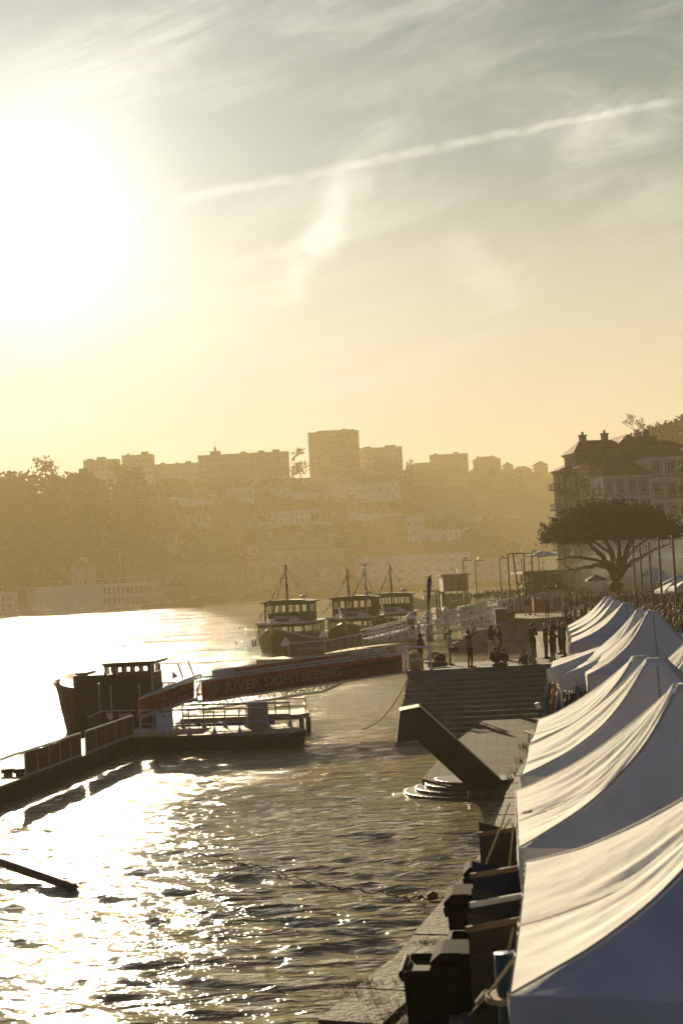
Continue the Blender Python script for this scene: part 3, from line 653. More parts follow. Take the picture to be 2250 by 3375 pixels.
def branch_tree(name, label, cat, base, H, Wd, depth=5, r0=.35, seed=1, leaf=None, lean=0.0, up=.5, fork=.45, split0=.3, nsub=3, group=None, leafn=2, lsize=.2, thin=.62, minr=.012, trunk_part='trunk'):
    rn = random.Random(seed); t = thing(name, label, cat, base, 0, group); tr, lf = MB(), MB()
    def grow(p, d, L, r, k):
        n = 4; pts = [p]; rs = [r]; q = d.copy()
        for i in range(n):
            q = (q+Vector((rn.gauss(0,.16), rn.gauss(0,.16), rn.gauss(.02,.1)))).normalized(); p = p+q*L/n; pts.append(p); rs.append(max(minr, r*(1-.45*(i+1)/n)))
        tr.path(pts, rs, n=8 if k == 0 else (5 if k < 3 else 3))
        if leaf and k >= depth-1:
            for i in range(leafn): clump(lf, pts[-1-(i % 3)], (.35,.35,.25), 3, lsize, rnd=rn)
        if k >= depth: return
        for s in range(nsub if k else nsub+1):
            a = rn.uniform(0, 6.28); sd = Vector((math.cos(a), math.sin(a), 0))
            nd2 = (q*(1-fork)+sd*fork*rn.uniform(.7,1.25)+Vector((0,0,up*rn.uniform(.0,.5)))).normalized()
            st = pts[-1] if s < nsub-1 else pts[rn.choice((2,3))]
            grow(st, nd2, L*rn.uniform(.62,.86)*(1 if k else .85), rs[-1]*rn.uniform(.6,.85), k+1)
    L0 = H*split0; grow(Vector((0,0,-.3)), Vector((lean,0,1)).normalized(), L0, r0, 0)
    # scale to the wanted size
    xs_ = [v[0] for v in tr.v]; zs = [v[2] for v in tr.v]; fx = Wd/(max(xs_)-min(xs_)); fz = H/max(zs)
    for mb in (tr, lf): mb.v = [(x*fx, y*fx, z*fz) for x, y, z in mb.v]
    tr.build(trunk_part, M['bark'], t, smooth=True, world=False, fix=False)
    if leaf: lf.build('crown', M[leaf], t, world=False, fix=False)
    return t
# skyline trees
def sky_tree(label, px, ytop, yb, w, Y, bare=False, seed=1):
    b = P(px, yb, Y); s = Y/F
    if bare: return branch_tree('bare_tree', label, 'tree', b, (yb-ytop)*s, w*s, 5, .4, seed, minr=.05, nsub=3, fork=.4, split0=.25, up=.8)
    t = thing('broadleaf_tree', label, 'tree', b); H = (yb-ytop)*s
    MB().tube((0,0,-1), (0,0,H*.5), .5, .3).build('trunk', M['bark'], t, world=False); mb = MB(); crown(mb, (0,0,0), H, w*s*1.1, 260, .9, lobes=7); mb.build('crown', M['leaf_dark'], t, world=False, fix=False); return t
sky_tree('round topped dark tree standing highest at the edge of the wood', 152, 1504, 1590, 90, 830)
sky_tree('bare tree on the skyline between the terrace and the tall tower', 966, 1474, 1515, 54, 1010, True, 3)
sky_tree('bare tree on the skyline right of the tower wing', 1345, 1512, 1560, 34, 1080, True, 4)
sky_tree('dark bushy tree beside the bare tree right of the tower wing', 1352, 1528, 1566, 30, 1078)
sky_tree('dark tree in front of the long terrace, left of the tall tower', 990, 1515, 1575, 60, 985)
# ------------------------------------------------------------------ boats
def banner_mat(name, col, tr=.45):
    m = mat(name, col, .8, .15, 4, .1); nt = m.node_tree; b = nt.nodes['Principled BSDF']
    t = nt.nodes.new('ShaderNodeBsdfTranslucent'); t.inputs[0].default_value = (*col, 1); mx = nt.nodes.new('ShaderNodeMixShader'); mx.inputs[0].default_value = tr
    nt.links.new(b.outputs[0], mx.inputs[1]); nt.links.new(t.outputs[0], mx.inputs[2]); nt.links.new(mx.outputs[0], nt.nodes['Material Output'].inputs[0]); return m
M['banner_red'] = banner_mat('banner_red', (.085,.02,.014), .1); M['banner_white'] = banner_mat('banner_white', (.5,.48,.45), .25)
M['banner_dark'] = mat('banner_navy', (.02,.025,.045), .6, .2, 3); M['screen_mesh'] = mat('screen_mesh', (.1,.075,.055), .8, .3, 8)
M['letters'] = mat('letters_grey', (.5,.45,.4), .7, .1, 4); M['letters_red'] = mat('letters_faded', (.2,.13,.11), .7, .15, 4); M['letters_dim'] = mat('letters_dim', (.2,.11,.09), .7, .15, 4)
M['sack'] = mat('sack_tan', (.3,.23,.1), .8, .2, 4)
def hull_mb(L, B, D, bow=1.0, stern=.75, sheer=.9, nose=0.0, n=14, z0=-.5):
    mb = MB(); rings = []
    for i in range(n+1):
        t = i/n; y = L*(t-.5)
        f = math.sin(math.pi*min(1, .5+.0+max(0, .62-t)*0)) if t < .62 else 1
        wd = (stern+(1-stern)*math.sin(min(1, t/.4)*math.pi/2)) if t < .45 else math.cos(max(0, (t-.45)/.55)**1.7*math.pi/2*.985)
        wd *= B/2; zs = D+sheer*(abs(t-.45)/.55)**2.2*(1 if t > .45 else .45); k = nose*max(0, t-.7)/.3
        rings.append([(wd*.0, y-k*.6, z0), (wd*.55, y-k*.5, z0+.05), (wd*.9, y-k*.2, z0+.45), (wd, y+k*.5, zs), (wd*.93, y+k*.5, zs+.02), (wd*.9, y+k*.45, zs-.28), (0, y+k*.4, zs-.3),
                      (-wd*.9, y+k*.45, zs-.28), (-wd*.93, y+k*.5, zs+.02), (-wd, y+k*.5, zs), (-wd*.9, y-k*.2, z0+.45), (-wd*.55, y-k*.5, z0+.05)])
    return mb.loft(rings)
def cabin(t, name, c, d, wall, wz0, wz1, nx_, ny_, rake=0.0, wallh=None):
    # walls with real window openings: sill band, head band and posts
    mb = MB(); x, y = d[0]/2, d[1]/2; cx, cy, z = c; H = d[2]; th = .1
    for s in (-1, 1):
        mb.box((cx+s*(x-th/2), cy, z+wz0/2), (th, d[1], wz0)); mb.box((cx+s*(x-th/2), cy, z+(wz1+H)/2), (th, d[1], H-wz1))
        mb.box((cx, cy+s*(y-th/2), z+wz0/2), (d[0]-2*th-.004, th, wz0)); mb.box((cx, cy+s*(y-th/2), z+(wz1+H)/2), (d[0]-2*th-.004, th, H-wz1))
        for k in range(ny_+1): mb.box((cx+s*(x-th/2), cy-y+th+(d[1]-2*th)*k/ny_, z+(wz0+wz1)/2), (th*.9, .14, wz1-wz0-.004))
        for k in range(nx_+1): mb.box((cx-x+th+(d[0]-2*th)*k/nx_, cy+s*(y-th/2), z+(wz0+wz1)/2), (.14, th*.9, wz1-wz0-.004))
    return mb.build(name, wall, t, world=False)
def flags(mb, p, q, n, sag=.5, size=.32, rn=random.Random(4), cols=4):
    p, q = Vector(p), Vector(q); prev = p
    for i in range(1, n+1):
        t = i/n; c = p.lerp(q, t)-Vector((0,0,sag*4*t*(1-t))); mb.tube(prev, c, .012, n=3); prev = c
        if i < n:
            a = rn.uniform(-.7,.7); d = Vector((math.cos(a)*.5, math.sin(a), 0))*size*.5; w = rn.uniform(.8,1.2)
            mb.add([c-d, c+d, c+Vector((rn.uniform(-.15,.15),0,-size*1.3*w))], [(0,1,2)], rn.randint(1, cols))
def river_boat(loc, rz, label, masts=((0,),), seed=1, big=1.0):
    t = thing('tour_boat', label, 'boat', loc, rz, 'wooden tour boats at the pontoon'); B = 5.6; L = 17
    hb = hull_mb(L, B, 1.0, sheer=1.5, stern=.7, nose=.9); hb.v = [(x, -y, z) for x, y, z in hb.v]; hb.build('hull', M['hull_dark'], t, smooth=False, world=False)
    st = MB(); st.path([(0,-L/2+.3,1.2),(0,-L/2-.35,2.2),(0,-L/2-.45,3.0)], [.22,.18,.1]); st.build('prow_post', M['yellow_paint'], t, world=False)
    tr = MB(); 
    for s in (-1,1): tr.path([(s*(.35),-L/2+.2,2.42),(s*1.5,-L/2+1.8,1.95),(s*2.45,-L/2+4.5,1.42),(s*2.78,-.5,1.1),(s*2.6,L/2-1.5,1.25)], .1, 4)
    tr.build('rubbing_strake', M['white_paint'], t, world=False)
    cabin(t, 'lower_cabin', (0,1.0,.7), (4.9,10.4,2.05), M['hull_dark'], .95, 1.75, 4, 8)
    rf = MB(); rf.box((0,.7,2.82), (5.4,11.6,.1)); rf.box((0,-5.0,2.9), (5.0,.25,.22)); rf.build('awning_roof', M['hull_white'], t, world=False)
    rl = MB()
    for y in (-2.4,0,2.4,4.8): rl.box((-2.3,y,2.2),(.08,.08,1.3)); rl.box((2.3,y,2.2),(.08,.08,1.3))
    rl.build('post', M['wood_dark'], t, world=False)
    wheel = cabin(t, 'wheelhouse', (0,.6,2.87), (4.6,4.4,2.1), M['wood_dark'], .95, 1.72, 6, 4)
    rb = MB(); rb.loft([[(-2.6,y,4.95),(-1.6,y,5.1),(0,y,5.16),(1.6,y,5.1),(2.6,y,4.95),(2.6,y,4.85),(0,y,4.98),(-2.6,y,4.85)] for y in (-1.95,3.1)]); rb.build('roof', M['hull_dark'], wheel, world=False)
    bd = MB().box((0,-1.64,3.35), (2.2,.05,.3)); bd.build('name_board', M['grey_metal'], wheel, world=False)
    rs = MB().box((0,-2.2,2.98), (4.4,.9,.14)); rs.build('red_coaming', M['red_paint'], t, world=False)
    bench = MB()
    for s in (-1, 1): bench.box((s*1.2,-3.6,3.1), (.9,.5,.35))
    bench.build('deck_locker', M['hull_white'], t, world=False)
    rd = MB().tube((1.35,1,5.12),(1.35,1,5.3),.08).ball((1.35,1,5.42),(.42,.3,.16)); rd.build('radar', M['white_paint'], wheel, world=False)
    for k, mx_ in enumerate(masts):
        x, y, h = mx_; ms = MB().tube((x,y,1.2),(x,y,h),.12,.07,8).ball((x,y,h+.05),.12); mo = ms.build('mast', M['wood_dark'] if k == 0 else M['grey_metal'], t, world=False)
        rg = MB()
        for ex, ey, ez in ((-2.5,1.5,2.9),(2.5,1.5,2.9),(1.7,3,5),(0,-L/2-.3,2.9)): rg.tube((x,y,h-.15),(ex,ey,ez),.016,n=3)
        rg.build('rigging', M['rope_dark'], mo, world=False)
        fl = MB(); flags(fl, (x,y,h-.3), (x-2.6,y-2.2,3.4), 14, .25, .34, random.Random(seed+k)); flags(fl, (x,y,h-1.0), (x+.35,y+.2,3.6), 9, .0, .28, random.Random(seed+9+k))
        fl.build('bunting', [M['rope_dark'], M['red_paint'], M['bone'], M['cloth_navy'], M['cloth_black']], mo, world=False, fix=False)
    rn = random.Random(seed); fe = MB()
    for k in range(4): fe.ball((-2.75-.1*(k%2),-5.2+1.5*k,1.0), (.17,.17,.42))
    fe.build('fender', M['rubber'], t, world=False)
    rr_ = MB(); ps = [(-2.1,-6.1),(-2.5,-4.5),(-2.62,-2.5),(-2.65,-.4)]
    for a, b in zip(ps[:-1], ps[1:]):
        for zz in (2.0, 2.35): rr_.tube((*a,zz),(*b,zz),.03,n=4)
    for a in ps: rr_.tube((*a,1.2),(*a,2.35),.03,n=4)
    rr_.build('railing', M['white_paint'], t, world=False)
    pl = MB().tube((-.7,-L/2+1.2,2.2),(-.75,-L/2+1.1,4.3),.03,n=4); po = pl.build('flag_pole', M['white_paint'], t, world=False)
    MB().add([(-.75,-L/2+1.1,4.25),(-.72,-L/2+1.1,3.0),(-.45,-L/2+1.25,2.9),(-.6,-L/2+1.2,3.6)], [(0,1,2,3)]).build('flag', M['banner_white'], po, world=False, fix=False)
    return t
b1 = G(955, 2150, ZW); b1.y += 5
river_boat((b1.x-.1, b1.y+1.5, ZW), R(-10), 'wooden tour boat nearest the open river, with one tall dark mast hung with bunting', ((.3,-2.2,8.6),), 3)
b2 = P(1165, 2140, b1.y+9)
river_boat((b2.x+.4, b2.y, ZW), R(-8), 'wooden tour boat moored in the middle with two masts, a gull perched on one', ((-.9,1.8,8.0),(1.6,-2.6,8.1)), 5)
b3 = P(1300, 2120, b1.y+22)
river_boat((b3.x, b3.y, ZW), R(-6), 'wooden tour boat moored last in the row, nearest the gangway trusses', ((.1,-2.4,8.3),), 8)

# small rabelo style ferry and the white cruise ships at the far side
def ferry():
    c = G(560, 2003, ZW); s = c.y/F
    t = thing('river_ferry', 'dark double ended ferry with a canopy and steering platform passing the white cruise ship', 'boat', c, R(4)); L = 222*s; k = L/32
    hb = hull_mb(L, 6.5, 2.2, sheer=2.6, stern=.5, nose=1.5); hb.v = [(y, x, z) for x, y, z in hb.v]; hb.build('hull', M['hull_dark'], t, world=False)
    ST_ = MB().path([(L/2-1,0,3),(L/2+1.6,0,5.5),(L/2+2.2,0,9)], [.4,.3,.12]); ST_.build('prow_post', M['hull_dark'], t, world=False)
    cabin(t, 'wheelhouse', (4*k,0,4.2), (11*k,4.8,5.2), M['hull_dark'], 2.6, 4.4, 5, 2).name = 'wheelhouse'
    MB().box((4*k,0,9.6), (12.5*k,5.4,.3)).build('roof', M['hull_dark'], t, world=False)
    cn = MB().box((-6.5*k,0,5.6), (9.5*k,5,.25))
    for i in range(5): cn.box((-10.8*k+i*2.15*k,-2.3,4.1), (.18,.18,3)); cn.box((-10.8*k+i*2.15*k,2.3,4.1), (.18,.18,3))
    cn.build('canopy', M['hull_white'], t, world=False)
    MB().tube((-2.2*k,0,3),(-2.2*k,0,20),.22,.12).build('mast', M['hull_dark'], t, world=False)
    MB().tube((9*k,0,8),(L/2+.8,0,5.4),.12).build('boom', M['hull_dark'], t, world=False)
ferry()
def cruise(label, pxa, pxb, yb, H, decks, nwin, shift, style):
    a, b = G(pxa, yb[0], ZW), G(pxb, yb[1], ZW); d = b-a; L = d.length; rz = math.atan2(d.y, d.x); c = a.lerp(b, .5)
    t = thing('cruise_ship', label, 'cruise ship', c, rz, 'white cruise ships moored at the far side'); W = 11
    h = MB(); h.loft([[(x,-w,-1),(x,-w,1.6+u),(x,w,1.6+u),(x,w,-1)] for x, w, u in ((-L/2,W*.45,.2),(-L/2+3,W/2,0),(L/2-8,W/2,0),(L/2-2,W*.3,.6),(L/2,W*.1,1.0))]); h.build('hull', M['hull_white'], t, world=False)
    up_ = MB().box((-1,0,1.6+(H-1.6)/2), (L-14,W-.6,H-1.6)); up_.build('superstructure', M['white_paint'], t, world=False)
    for dk in range(decks):
        for i in range(nwin):
            add_window(t, (-L/2+10+(L-22)*(i+.5)/nwin*(.62 if style else 1)+(L*.36 if style else 0), -W/2+.26, 2.2+dk*(H-2.2)/decks), (L-22)/nwin*(.62 if style else 1)*.72, (H-2.2)/decks*.78, 0, 0)
    rf = MB().box((-L*.1,0,H+.15), (L*.8,W*.8,.3)); rf.build('sun_deck', M['white_paint'], t, world=False)
    aw = MB().box((L*.16,0,H+2.6), (L*.3,W*.7,.18)).box((-L*.22,0,H+2.5), (L*.2,W*.7,.18))
    for i in range(6): aw.tube((L*.02+L*.056*i,-W*.3,H),(L*.02+L*.056*i,-W*.3,H+2.6),.08,n=4)
    for i in range(4): aw.tube((-L*.31+L*.06*i,-W*.3,H),(-L*.31+L*.06*i,-W*.3,H+2.5),.08,n=4)
    aw.build('awning', M['white_paint'], t, world=False)
    ms = MB().tube((-L*.02,0,H),(-L*.04,0,H+5.5),.18).tube((-L*.02,0,H+4),(-L*.005,0,H+4.4),.14).ball((-L*.01,0,H+5),.5); ms.build('mast', M['white_paint'], t, world=False)
    return t
cruise('long white river cruise ship with two rows of square cabin windows, beside the dark ferry', 60, 566, (2029, 2000), 10.8, 2, 14, 0, 1)
cruise('white cruise ship cut by the picture edge with a high awning and few windows', -330, 56, (2058, 2030), 9.5, 2, 12, 0, 0)
c = G(418, 2012, ZW); t = thing('motor_launch', 'small white motor launch between the cruise ship and the ferry', 'boat', c, R(3))
hb = hull_mb(12, 3.6, 1.3, sheer=.8); hb.v = [(y, x, z) for x, y, z in hb.v]; hb.build('hull', M['hull_white'], t, world=False); cabin(t, 'cabin', (-1,0,1), (4.5,2.8,2.0), M['white_paint'], .9, 1.6, 3, 2); MB().box((-1,0,3.1),(5,3.1,.15)).build('roof', M['white_paint'], t, world=False)
def yacht_mast(label, px, y0, y1, Y):
    b = P(px, y1, Y); t = thing('sailing_boat', label, 'boat', (b.x, Y, ZW), R(20)); hb = hull_mb(9, 2.8, 1.0, sheer=.5); hb.v = [(y, x, z) for x, y, z in hb.v]; hb.build('hull', M['hull_white'], t, world=False)
    h = P(px, y0, Y).z-ZW; MB().tube((0,0,.5),(0,0,h),.14,.08).tube((0,0,2),(-3.5,0,2.1),.1).build('mast', M['galv'], t, world=False); MB().box((-.5,0,1.3),(3,1.6,.7)).build('cabin', M['hull_white'], t, world=False)
yacht_mast('sailing boat whose thin tall mast rises behind the cruise ship', 403, 1822, 2000, 640)

# white working boat and dark barge by the lower quay
c = G(1412, 1972, ZW); c = Vector((P(1412,1968,310).x, 310, ZW)); t = thing('fishing_boat', 'pale high bowed work boat seen behind the feather flag', 'boat', c, R(-178)); 
hb = hull_mb(8.5, 3.2, 1.9, sheer=1.6, nose=.8); hb.v = [(y, x, z) for x, y, z in hb.v]; hb.build('hull', M['grey_wall'], t, world=False); cabin(t, 'cabin', (-.9,0,1.7), (4.2,2.6,2.3), M['grey_wall'], 1.3, 1.9, 3, 2); MB().box((-.9,0,4.1),(4.9,3,.15)).build('roof', M['grey_wall'], t, world=False); MB().tube((.1,0,4),(.1,0,8.2),.06).build('mast', M['grey_metal'], t, world=False)
c = P(1505, 1990, 236); t = thing('passenger_barge', 'dark box shaped barge with a flat roof moored beyond the lower quay', 'barge', (c.x, 236, ZW))
z1 = P(1505,1892,236).z-ZW; w_ = 83*236/F
MB().box((0,5,.6),(w_+3,14,1.8)).build('hull', M['hull_dark'], t, world=False); cabin(t, 'cabin', (0,5,1.4), (w_,9,z1-1.6), M['wood_dark'], 2.4, 2.9, 4, 4); MB().box((0,5,z1-.1),(w_+.6,9.6,.25)).build('roof', M['hull_dark'], t, world=False)
MB().tube((0,.2,1),(0,.2,z1+1.6),.06).build('flag_pole', M['white_paint'], t, world=False)
MB().add([(.05,.2,z1+1.5),(.4,.2,z1+.4),(.75,.25,z1-.9),(.5,.2,z1-.6),(.1,.2,z1+.6)],[(0,1,2,3,4)]).build('flag', M['banner_white'], t, world=False, fix=False)

# ------------------------------------------------------------------ pontoon, piles and gangways in the middle distance
def pile(px, ytop, Y, label, w=.72):
    p = P(px, ytop, Y); t = thing('mooring_pile', label, 'mooring pile', (p.x, Y, ZW-.6), 0, 'mooring piles with white caps'); h = p.z-ZW+.6
    MB().tube((0,0,-2),(0,0,h-.75),w/2,w/2,12).build('post', M['hull_dark'], t, world=False); MB().tube((0,0,h-.75),(0,0,h-.5),w/2+.05,w/2+.05,12).tube((0,0,h-.5),(0,0,h),w/2+.05,.03,12).build('cap', M['white_paint'], t, world=False)
pile(941, 2100, 124, 'thick mooring pile with a white cone cap at the near end of the sign panel'); pile(1066, 2076, 136, 'mooring pile with a white cone cap in front of the middle tour boat')
pile(1351, 2014, 140, 'mooring pile with a white cone cap next to the last tour boat'); pile(1411, 2008, 150, 'mooring pile with a white cone cap behind the feather flag'); pile(1466, 1996, 152, 'mooring pile with a white cone cap in front of the lower quay')
for px, y0, l in ((1436,1952,'thin dark pole left of its twin beside the lower quay'), (1446,1950,'thin dark pole right of its twin beside the lower quay'), (1459,1951,'thick dark pole standing at the corner of the lower quay'), (1378,2060,'short thin pole at the end of the boat pontoon')):
    p = P(px, y0, 188 if px > 1400 else 141); t = thing('mooring_pole', l, 'pole', (p.x, p.y, ZW-1), 0); MB().tube((0,0,-1),(0,0,p.z-ZW+1),.16 if px != 1459 else .26).build('post', M['rubber'], t, world=False); MB().tube((0,0,p.z-ZW+1),(0,0,p.z-ZW+1.06),.2).build('cap', M['rubber'], t, world=False)
pa, pb = G(940, 2172, 2.0), G(1345, 2122, 2.0)
t = thing('pontoon', 'floating grey pontoon where the tour boats are moored', 'pontoon', pa.lerp(pb,.5)); d = (pb-pa).normalized(); nrm = Vector((-d.y, d.x, 0))
MB().prism([q2(pa), q2(pb+d*2), q2(pb+d*2+nrm*3), q2(pa+nrm*3)], ZW-.3, 2.0).build('deck', M['wood_deck'], t)
def quad_panel(name, a, b, h0, h1, m, parent, th=.04, back=(0,1,0), off=(0,0,0)):
    a, b = Vector(a), Vector(b); bk = Vector(back)*th; o = Vector(off)
    vs = [a+Vector((0,0,h0)), b+Vector((0,0,h0)), b+Vector((0,0,h1)), a+Vector((0,0,h1))]; vs = [v+o for v in vs]
    return MB().add(vs+[v+bk for v in vs], [(0,1,2,3),(7,6,5,4),(0,4,5,1),(1,5,6,2),(2,6,7,3),(3,7,4,0)]).build(name, m, parent)
def along(a, b, u, z): v = Vector(a).lerp(Vector(b), u); return Vector((v.x, v.y, v.z+z))
def write(txt, a, b, u, z, size, m, parent, xs=1.0, bold=.0, lift=.03):
    a, b = Vector(a), Vector(b); x = (b-a).normalized(); y = Vector((0,0,1)); n = x.cross(y).normalized(); y = n.cross(x).normalized()
    p = along(a, b, u, z)+n*lift
    return text_mesh(txt, size, m, parent=parent, loc=p, rot=Matrix((x, y, n)).transposed(), ext=.008, bold=bold, xs=xs)
sa, sb = Vector((P(953,2165,123).x,123,0)), Vector((P(1070,2150,123.6).x,123.6,0))
sa.z = P(953,2166,123).z; sb.z = P(1070,2155,123.6).z
t = thing('sign_panel', 'dark blue sign panel with a phone number on the pontoon rail', 'sign', sa.lerp(sb,.5)); hh = 44*123/F
quad_panel('board', sa, sb, 0, hh, M['banner_dark'], t)
write('+351 910 129 122', sa, sb, .2, hh*.42, .3, M['letters'], t, bold=.006)
MB().tube(sa-Vector((0,0,.5)), sa+Vector((0,0,hh+.1)), .05).tube(sb-Vector((0,0,.5)), sb+Vector((0,0,hh+.1)), .05).tube(sa+Vector((0,0,hh)), sb+Vector((0,0,hh)), .04).build('frame', M['white_paint'], t)
ma, mb2 = sb.copy(), Vector((P(1196,2140,131).x,131,P(1196,2128,131).z)); 
t = thing('screen_fence', 'grey mesh screen fence between the blue sign panel and the white truss gangway', 'fence', ma.lerp(mb2,.5))
quad_panel('mesh_panel', ma, mb2, .05, 1.05, M['screen_mesh'], t); f = MB().tube(ma+Vector((0,0,1.1)), mb2+Vector((0,0,1.1)), .05)
for k in range(6): p = ma.lerp(mb2, k/5); f.tube(p-Vector((0,0,.5)), p+Vector((0,0,1.1)), .04)
f.build('frame', M['white_paint'], t)
def truss_gangway(label, a, b, h, w, n, m='galv', deck='grey_metal', name='gangway'):
    a, b = Vector(a), Vector(b); t = thing(name, label, 'gangway', a.lerp(b,.5)); d = (b-a).normalized(); s = Vector((d.y,-d.x,0)).normalized()*-w; up = Vector((0,0,h))
    for o, nm in ((Vector((0,0,0)), 'truss'), (s, 'truss')):
        f = MB(); f.tube(a+o, b+o, .07, n=4); f.tube(a+o+up, b+o+up, .07, n=4); f.tube(a+o+up*.5, b+o+up*.5, .03, n=4)
        for k in range(n):
            p, q = a.lerp(b, k/n)+o, a.lerp(b, (k+1)/n)+o; f.tube(p, p+up, .045, n=4); f.tube(p+up if k % 2 else p, q if k % 2 else q+up, .04, n=4)
        f.tube(b+o, b+o+up, .05, n=4); f.build(nm, M[m], t)
    dk = MB(); vs = [a, b, b+s, a+s]; z = Vector((0,0,.1)); dk.add([v+z for v in vs]+[v+z*1.8 for v in vs], [(0,1,2,3),(4,5,6,7),(0,1,5,4),(1,2,6,5),(2,3,7,6),(3,0,4,7)]); dk.build('deck', M[deck], t); return t
ga, gb = P(1195,2128,131), P(1634,2058,126.4)
truss_gangway('long white truss gangway from the boat pontoon up to the slipway wall', ga, gb, 1.15, 1.7, 16)
ga2, gb2 = P(1404,2066,148), P(1640,2016,128.5)
t = truss_gangway('second white truss gangway carrying a pale banner, behind the long one', ga2, gb2, 1.15, 1.6, 11)
ba, bb = P(1520,2040,138.2), P(1606,2016,131); quad_panel('banner', ba, bb, .1, 1.05, M['banner_white'], t)
write('THE QUINTA', ba, bb, .08, .66, .42, M['cloth_charcoal'], t); write('A ROS', ba, bb, .3, .2, .42, M['letters_red'], t)
ta, tb_ = P(1225,2112,133), P(1420,2062,145); truss_gangway('short low rail walkway behind the long truss gangway', ta, tb_, 1.0, 1.2, 8)
# lattice gate at the gangway heads
g0, g1 = P(1606,2072,126.2), P(1641,2066,126.2); t = thing('gate', 'tall white lattice gate at the head of the gangways', 'gate', g0.lerp(g1,.5)); f = MB(); hh = 82*126/F
for k in range(6): p = g0.lerp(g1, k/5); f.tube(p, p+Vector((0,0,hh)), .05 if k % 5 == 0 else .025, n=4)
for k in range(7): f.tube(g0+Vector((0,0,hh*k/6)), g1+Vector((0,0,hh*k/6)), .03, n=4)
f.build('lattice', M['white_paint'], t); MB().box((g1.x+.2,126.3,g1.z+hh/2), (.3,.3,hh+.3)).build('post', M['white_paint'], t)

# ------------------------------------------------------------------ feather flag on the platform
fb = G(1413, 2186, ZQ); t = thing('feather_flag', 'tall black and white feather flag on the platform', 'flag', fb); pts = [P(1413,2186,fb.y), P(1411,2080,fb.y), P(1409,2000,fb.y), P(1407,1930,fb.y), P(1410,1900,fb.y), P(1416,1893,fb.y), P(1420,1897,fb.y)]
MB().path(pts, .022, 5).build('pole', M['dark_metal'], t)
e = [P(1420,1897,fb.y), P(1422,1920,fb.y), P(1418,1960,fb.y), P(1413,2000,fb.y), P(1410.5,2050,fb.y)]; inn = [pts[5], P(1409,1915,fb.y), P(1408,1950,fb.y), P(1408.5,1990,fb.y), P(1410,2050,fb.y)]
f = MB(); 
for i in range(4): f.add([inn[i], e[i], e[i+1], inn[i+1]], [(0,1,2,3)], 0 if i != 1 else 1)
f.build('sail', [M['cloth_black'], M['cloth_denim']], t, fix=False); MB().box((fb.x,fb.y,ZQ+.05),(.45,.45,.1)).build('base', M['rubber'], t)

# ------------------------------------------------------------------ red gangway of the sightseeing dock
A0, B0 = P(652,2313,61.5), P(1342,2214,66.6)            # lower chord, near side
t = thing('gangway', 'long red bannered gangway sloping from the stone platform down to the dock', 'gangway', A0.lerp(B0,.5)); GW = t
d = (B0-A0).normalized(); s = Vector((-d.y, d.x, 0)).normalized()*1.55; hU = (2313-2246)*61.5/F
for o, nm in ((Vector((0,0,0)),'rail'), (s,'rail')):
    f = MB(); f.tube(A0+o, B0+o, .075, n=6); f.tube(A0+o+Vector((0,0,hU)), B0+o+Vector((0,0,hU+.02)), .05, n=6)
    n = 9
    for k in range(n+1): p = A0.lerp(B0, k/n)+o; f.tube(p, p+Vector((0,0,hU)), .03, n=4)
    for k in range(n): p, q = A0.lerp(B0, k/n)+o, A0.lerp(B0, (k+1)/n)+o; f.tube(p+Vector((0,0,hU)) if k % 2 else p, q if k % 2 else q+Vector((0,0,hU)), .024, n=4)
    f.build(nm, M['grey_metal'], t)
dk = MB(); vs = [A0, B0, B0+s, A0+s]; z = Vector((0,0,.06)); dk.add([v for v in vs]+[v+z for v in vs], [(0,1,2,3),(4,5,6,7),(0,1,5,4),(1,2,6,5),(2,3,7,6),(3,0,4,7)]); dk.build('deck', M['grey_metal'], t)
a, b = along(A0,B0,.02,0)-Vector((0,.09,0)), along(A0,B0,.975,0)-Vector((0,.09,0))
def wavy_banner(name, a, b, h0, h1, m, parent, n=40, amp=.025, seed=0, y=0):
    f = MB(); r_ = random.Random(seed); vs = []
    for i in range(n+1):
        for j in range(5):
            p = along(a, b, i/n, h0+(h1-h0)*j/4); q = amp*(mnoise.noise(Vector((i*.35, j*.6, seed)))); vs.append((p.x, p.y+y+q, p.z-(.02*math.sin(i*math.pi*9/n)**2 if j == 4 else 0)))
    f.add(vs, [(i*5+j, (i+1)*5+j, (i+1)*5+j+1, i*5+j+1) for i in range(n) for j in range(4)]); return f.build(name, m, parent, smooth=True, fix=False)
bn = wavy_banner('banner', a, b, .03, hU-.04, M['banner_red'], t); bn['label'] = 'red mesh banner lettered RIVER SIGHTSEEING'
write('RIVER SIGHTSEEING', a, b, .108, .27, .56, M['letters_red'], bn, xs=1.12, bold=.02, lift=.05); write('www.RIVERSIGHTSEEING', a, b, .735, .4, .2, M['letters_dim'], bn, xs=1.2, lift=.05)
sh = MB(); sp = along(a, b, .055, .36)+Vector((0,-.05,0)); ex = (b-a).normalized(); 
sh.add([sp+ex*x+Vector((0,0,zz)) for x, zz in ((-.28,.3),(.28,.3),(.26,-.0),(.0,-.28),(-.26,0))], [(0,1,2,3,4)]); sh.build('emblem', M['letters_red'], bn, fix=False)
fa, fb_ = along(A0,B0,.13,0)+s+Vector((0,.08,0)), along(A0,B0,.985,0)+s+Vector((0,.08,0)); h2 = hU+.22
b2n = wavy_banner('banner', fa, fb_, .2, h2, M['banner_red'], t, seed=3); b2n['label'] = 'far side red banner lettered DOURO BRIDGES CRUISE with white ends'
write('DOURO BRIDGES CRUISE', fa, fb_, .22, .62, .5, M['letters_red'], b2n, xs=1.1, bold=.02, lift=.05)
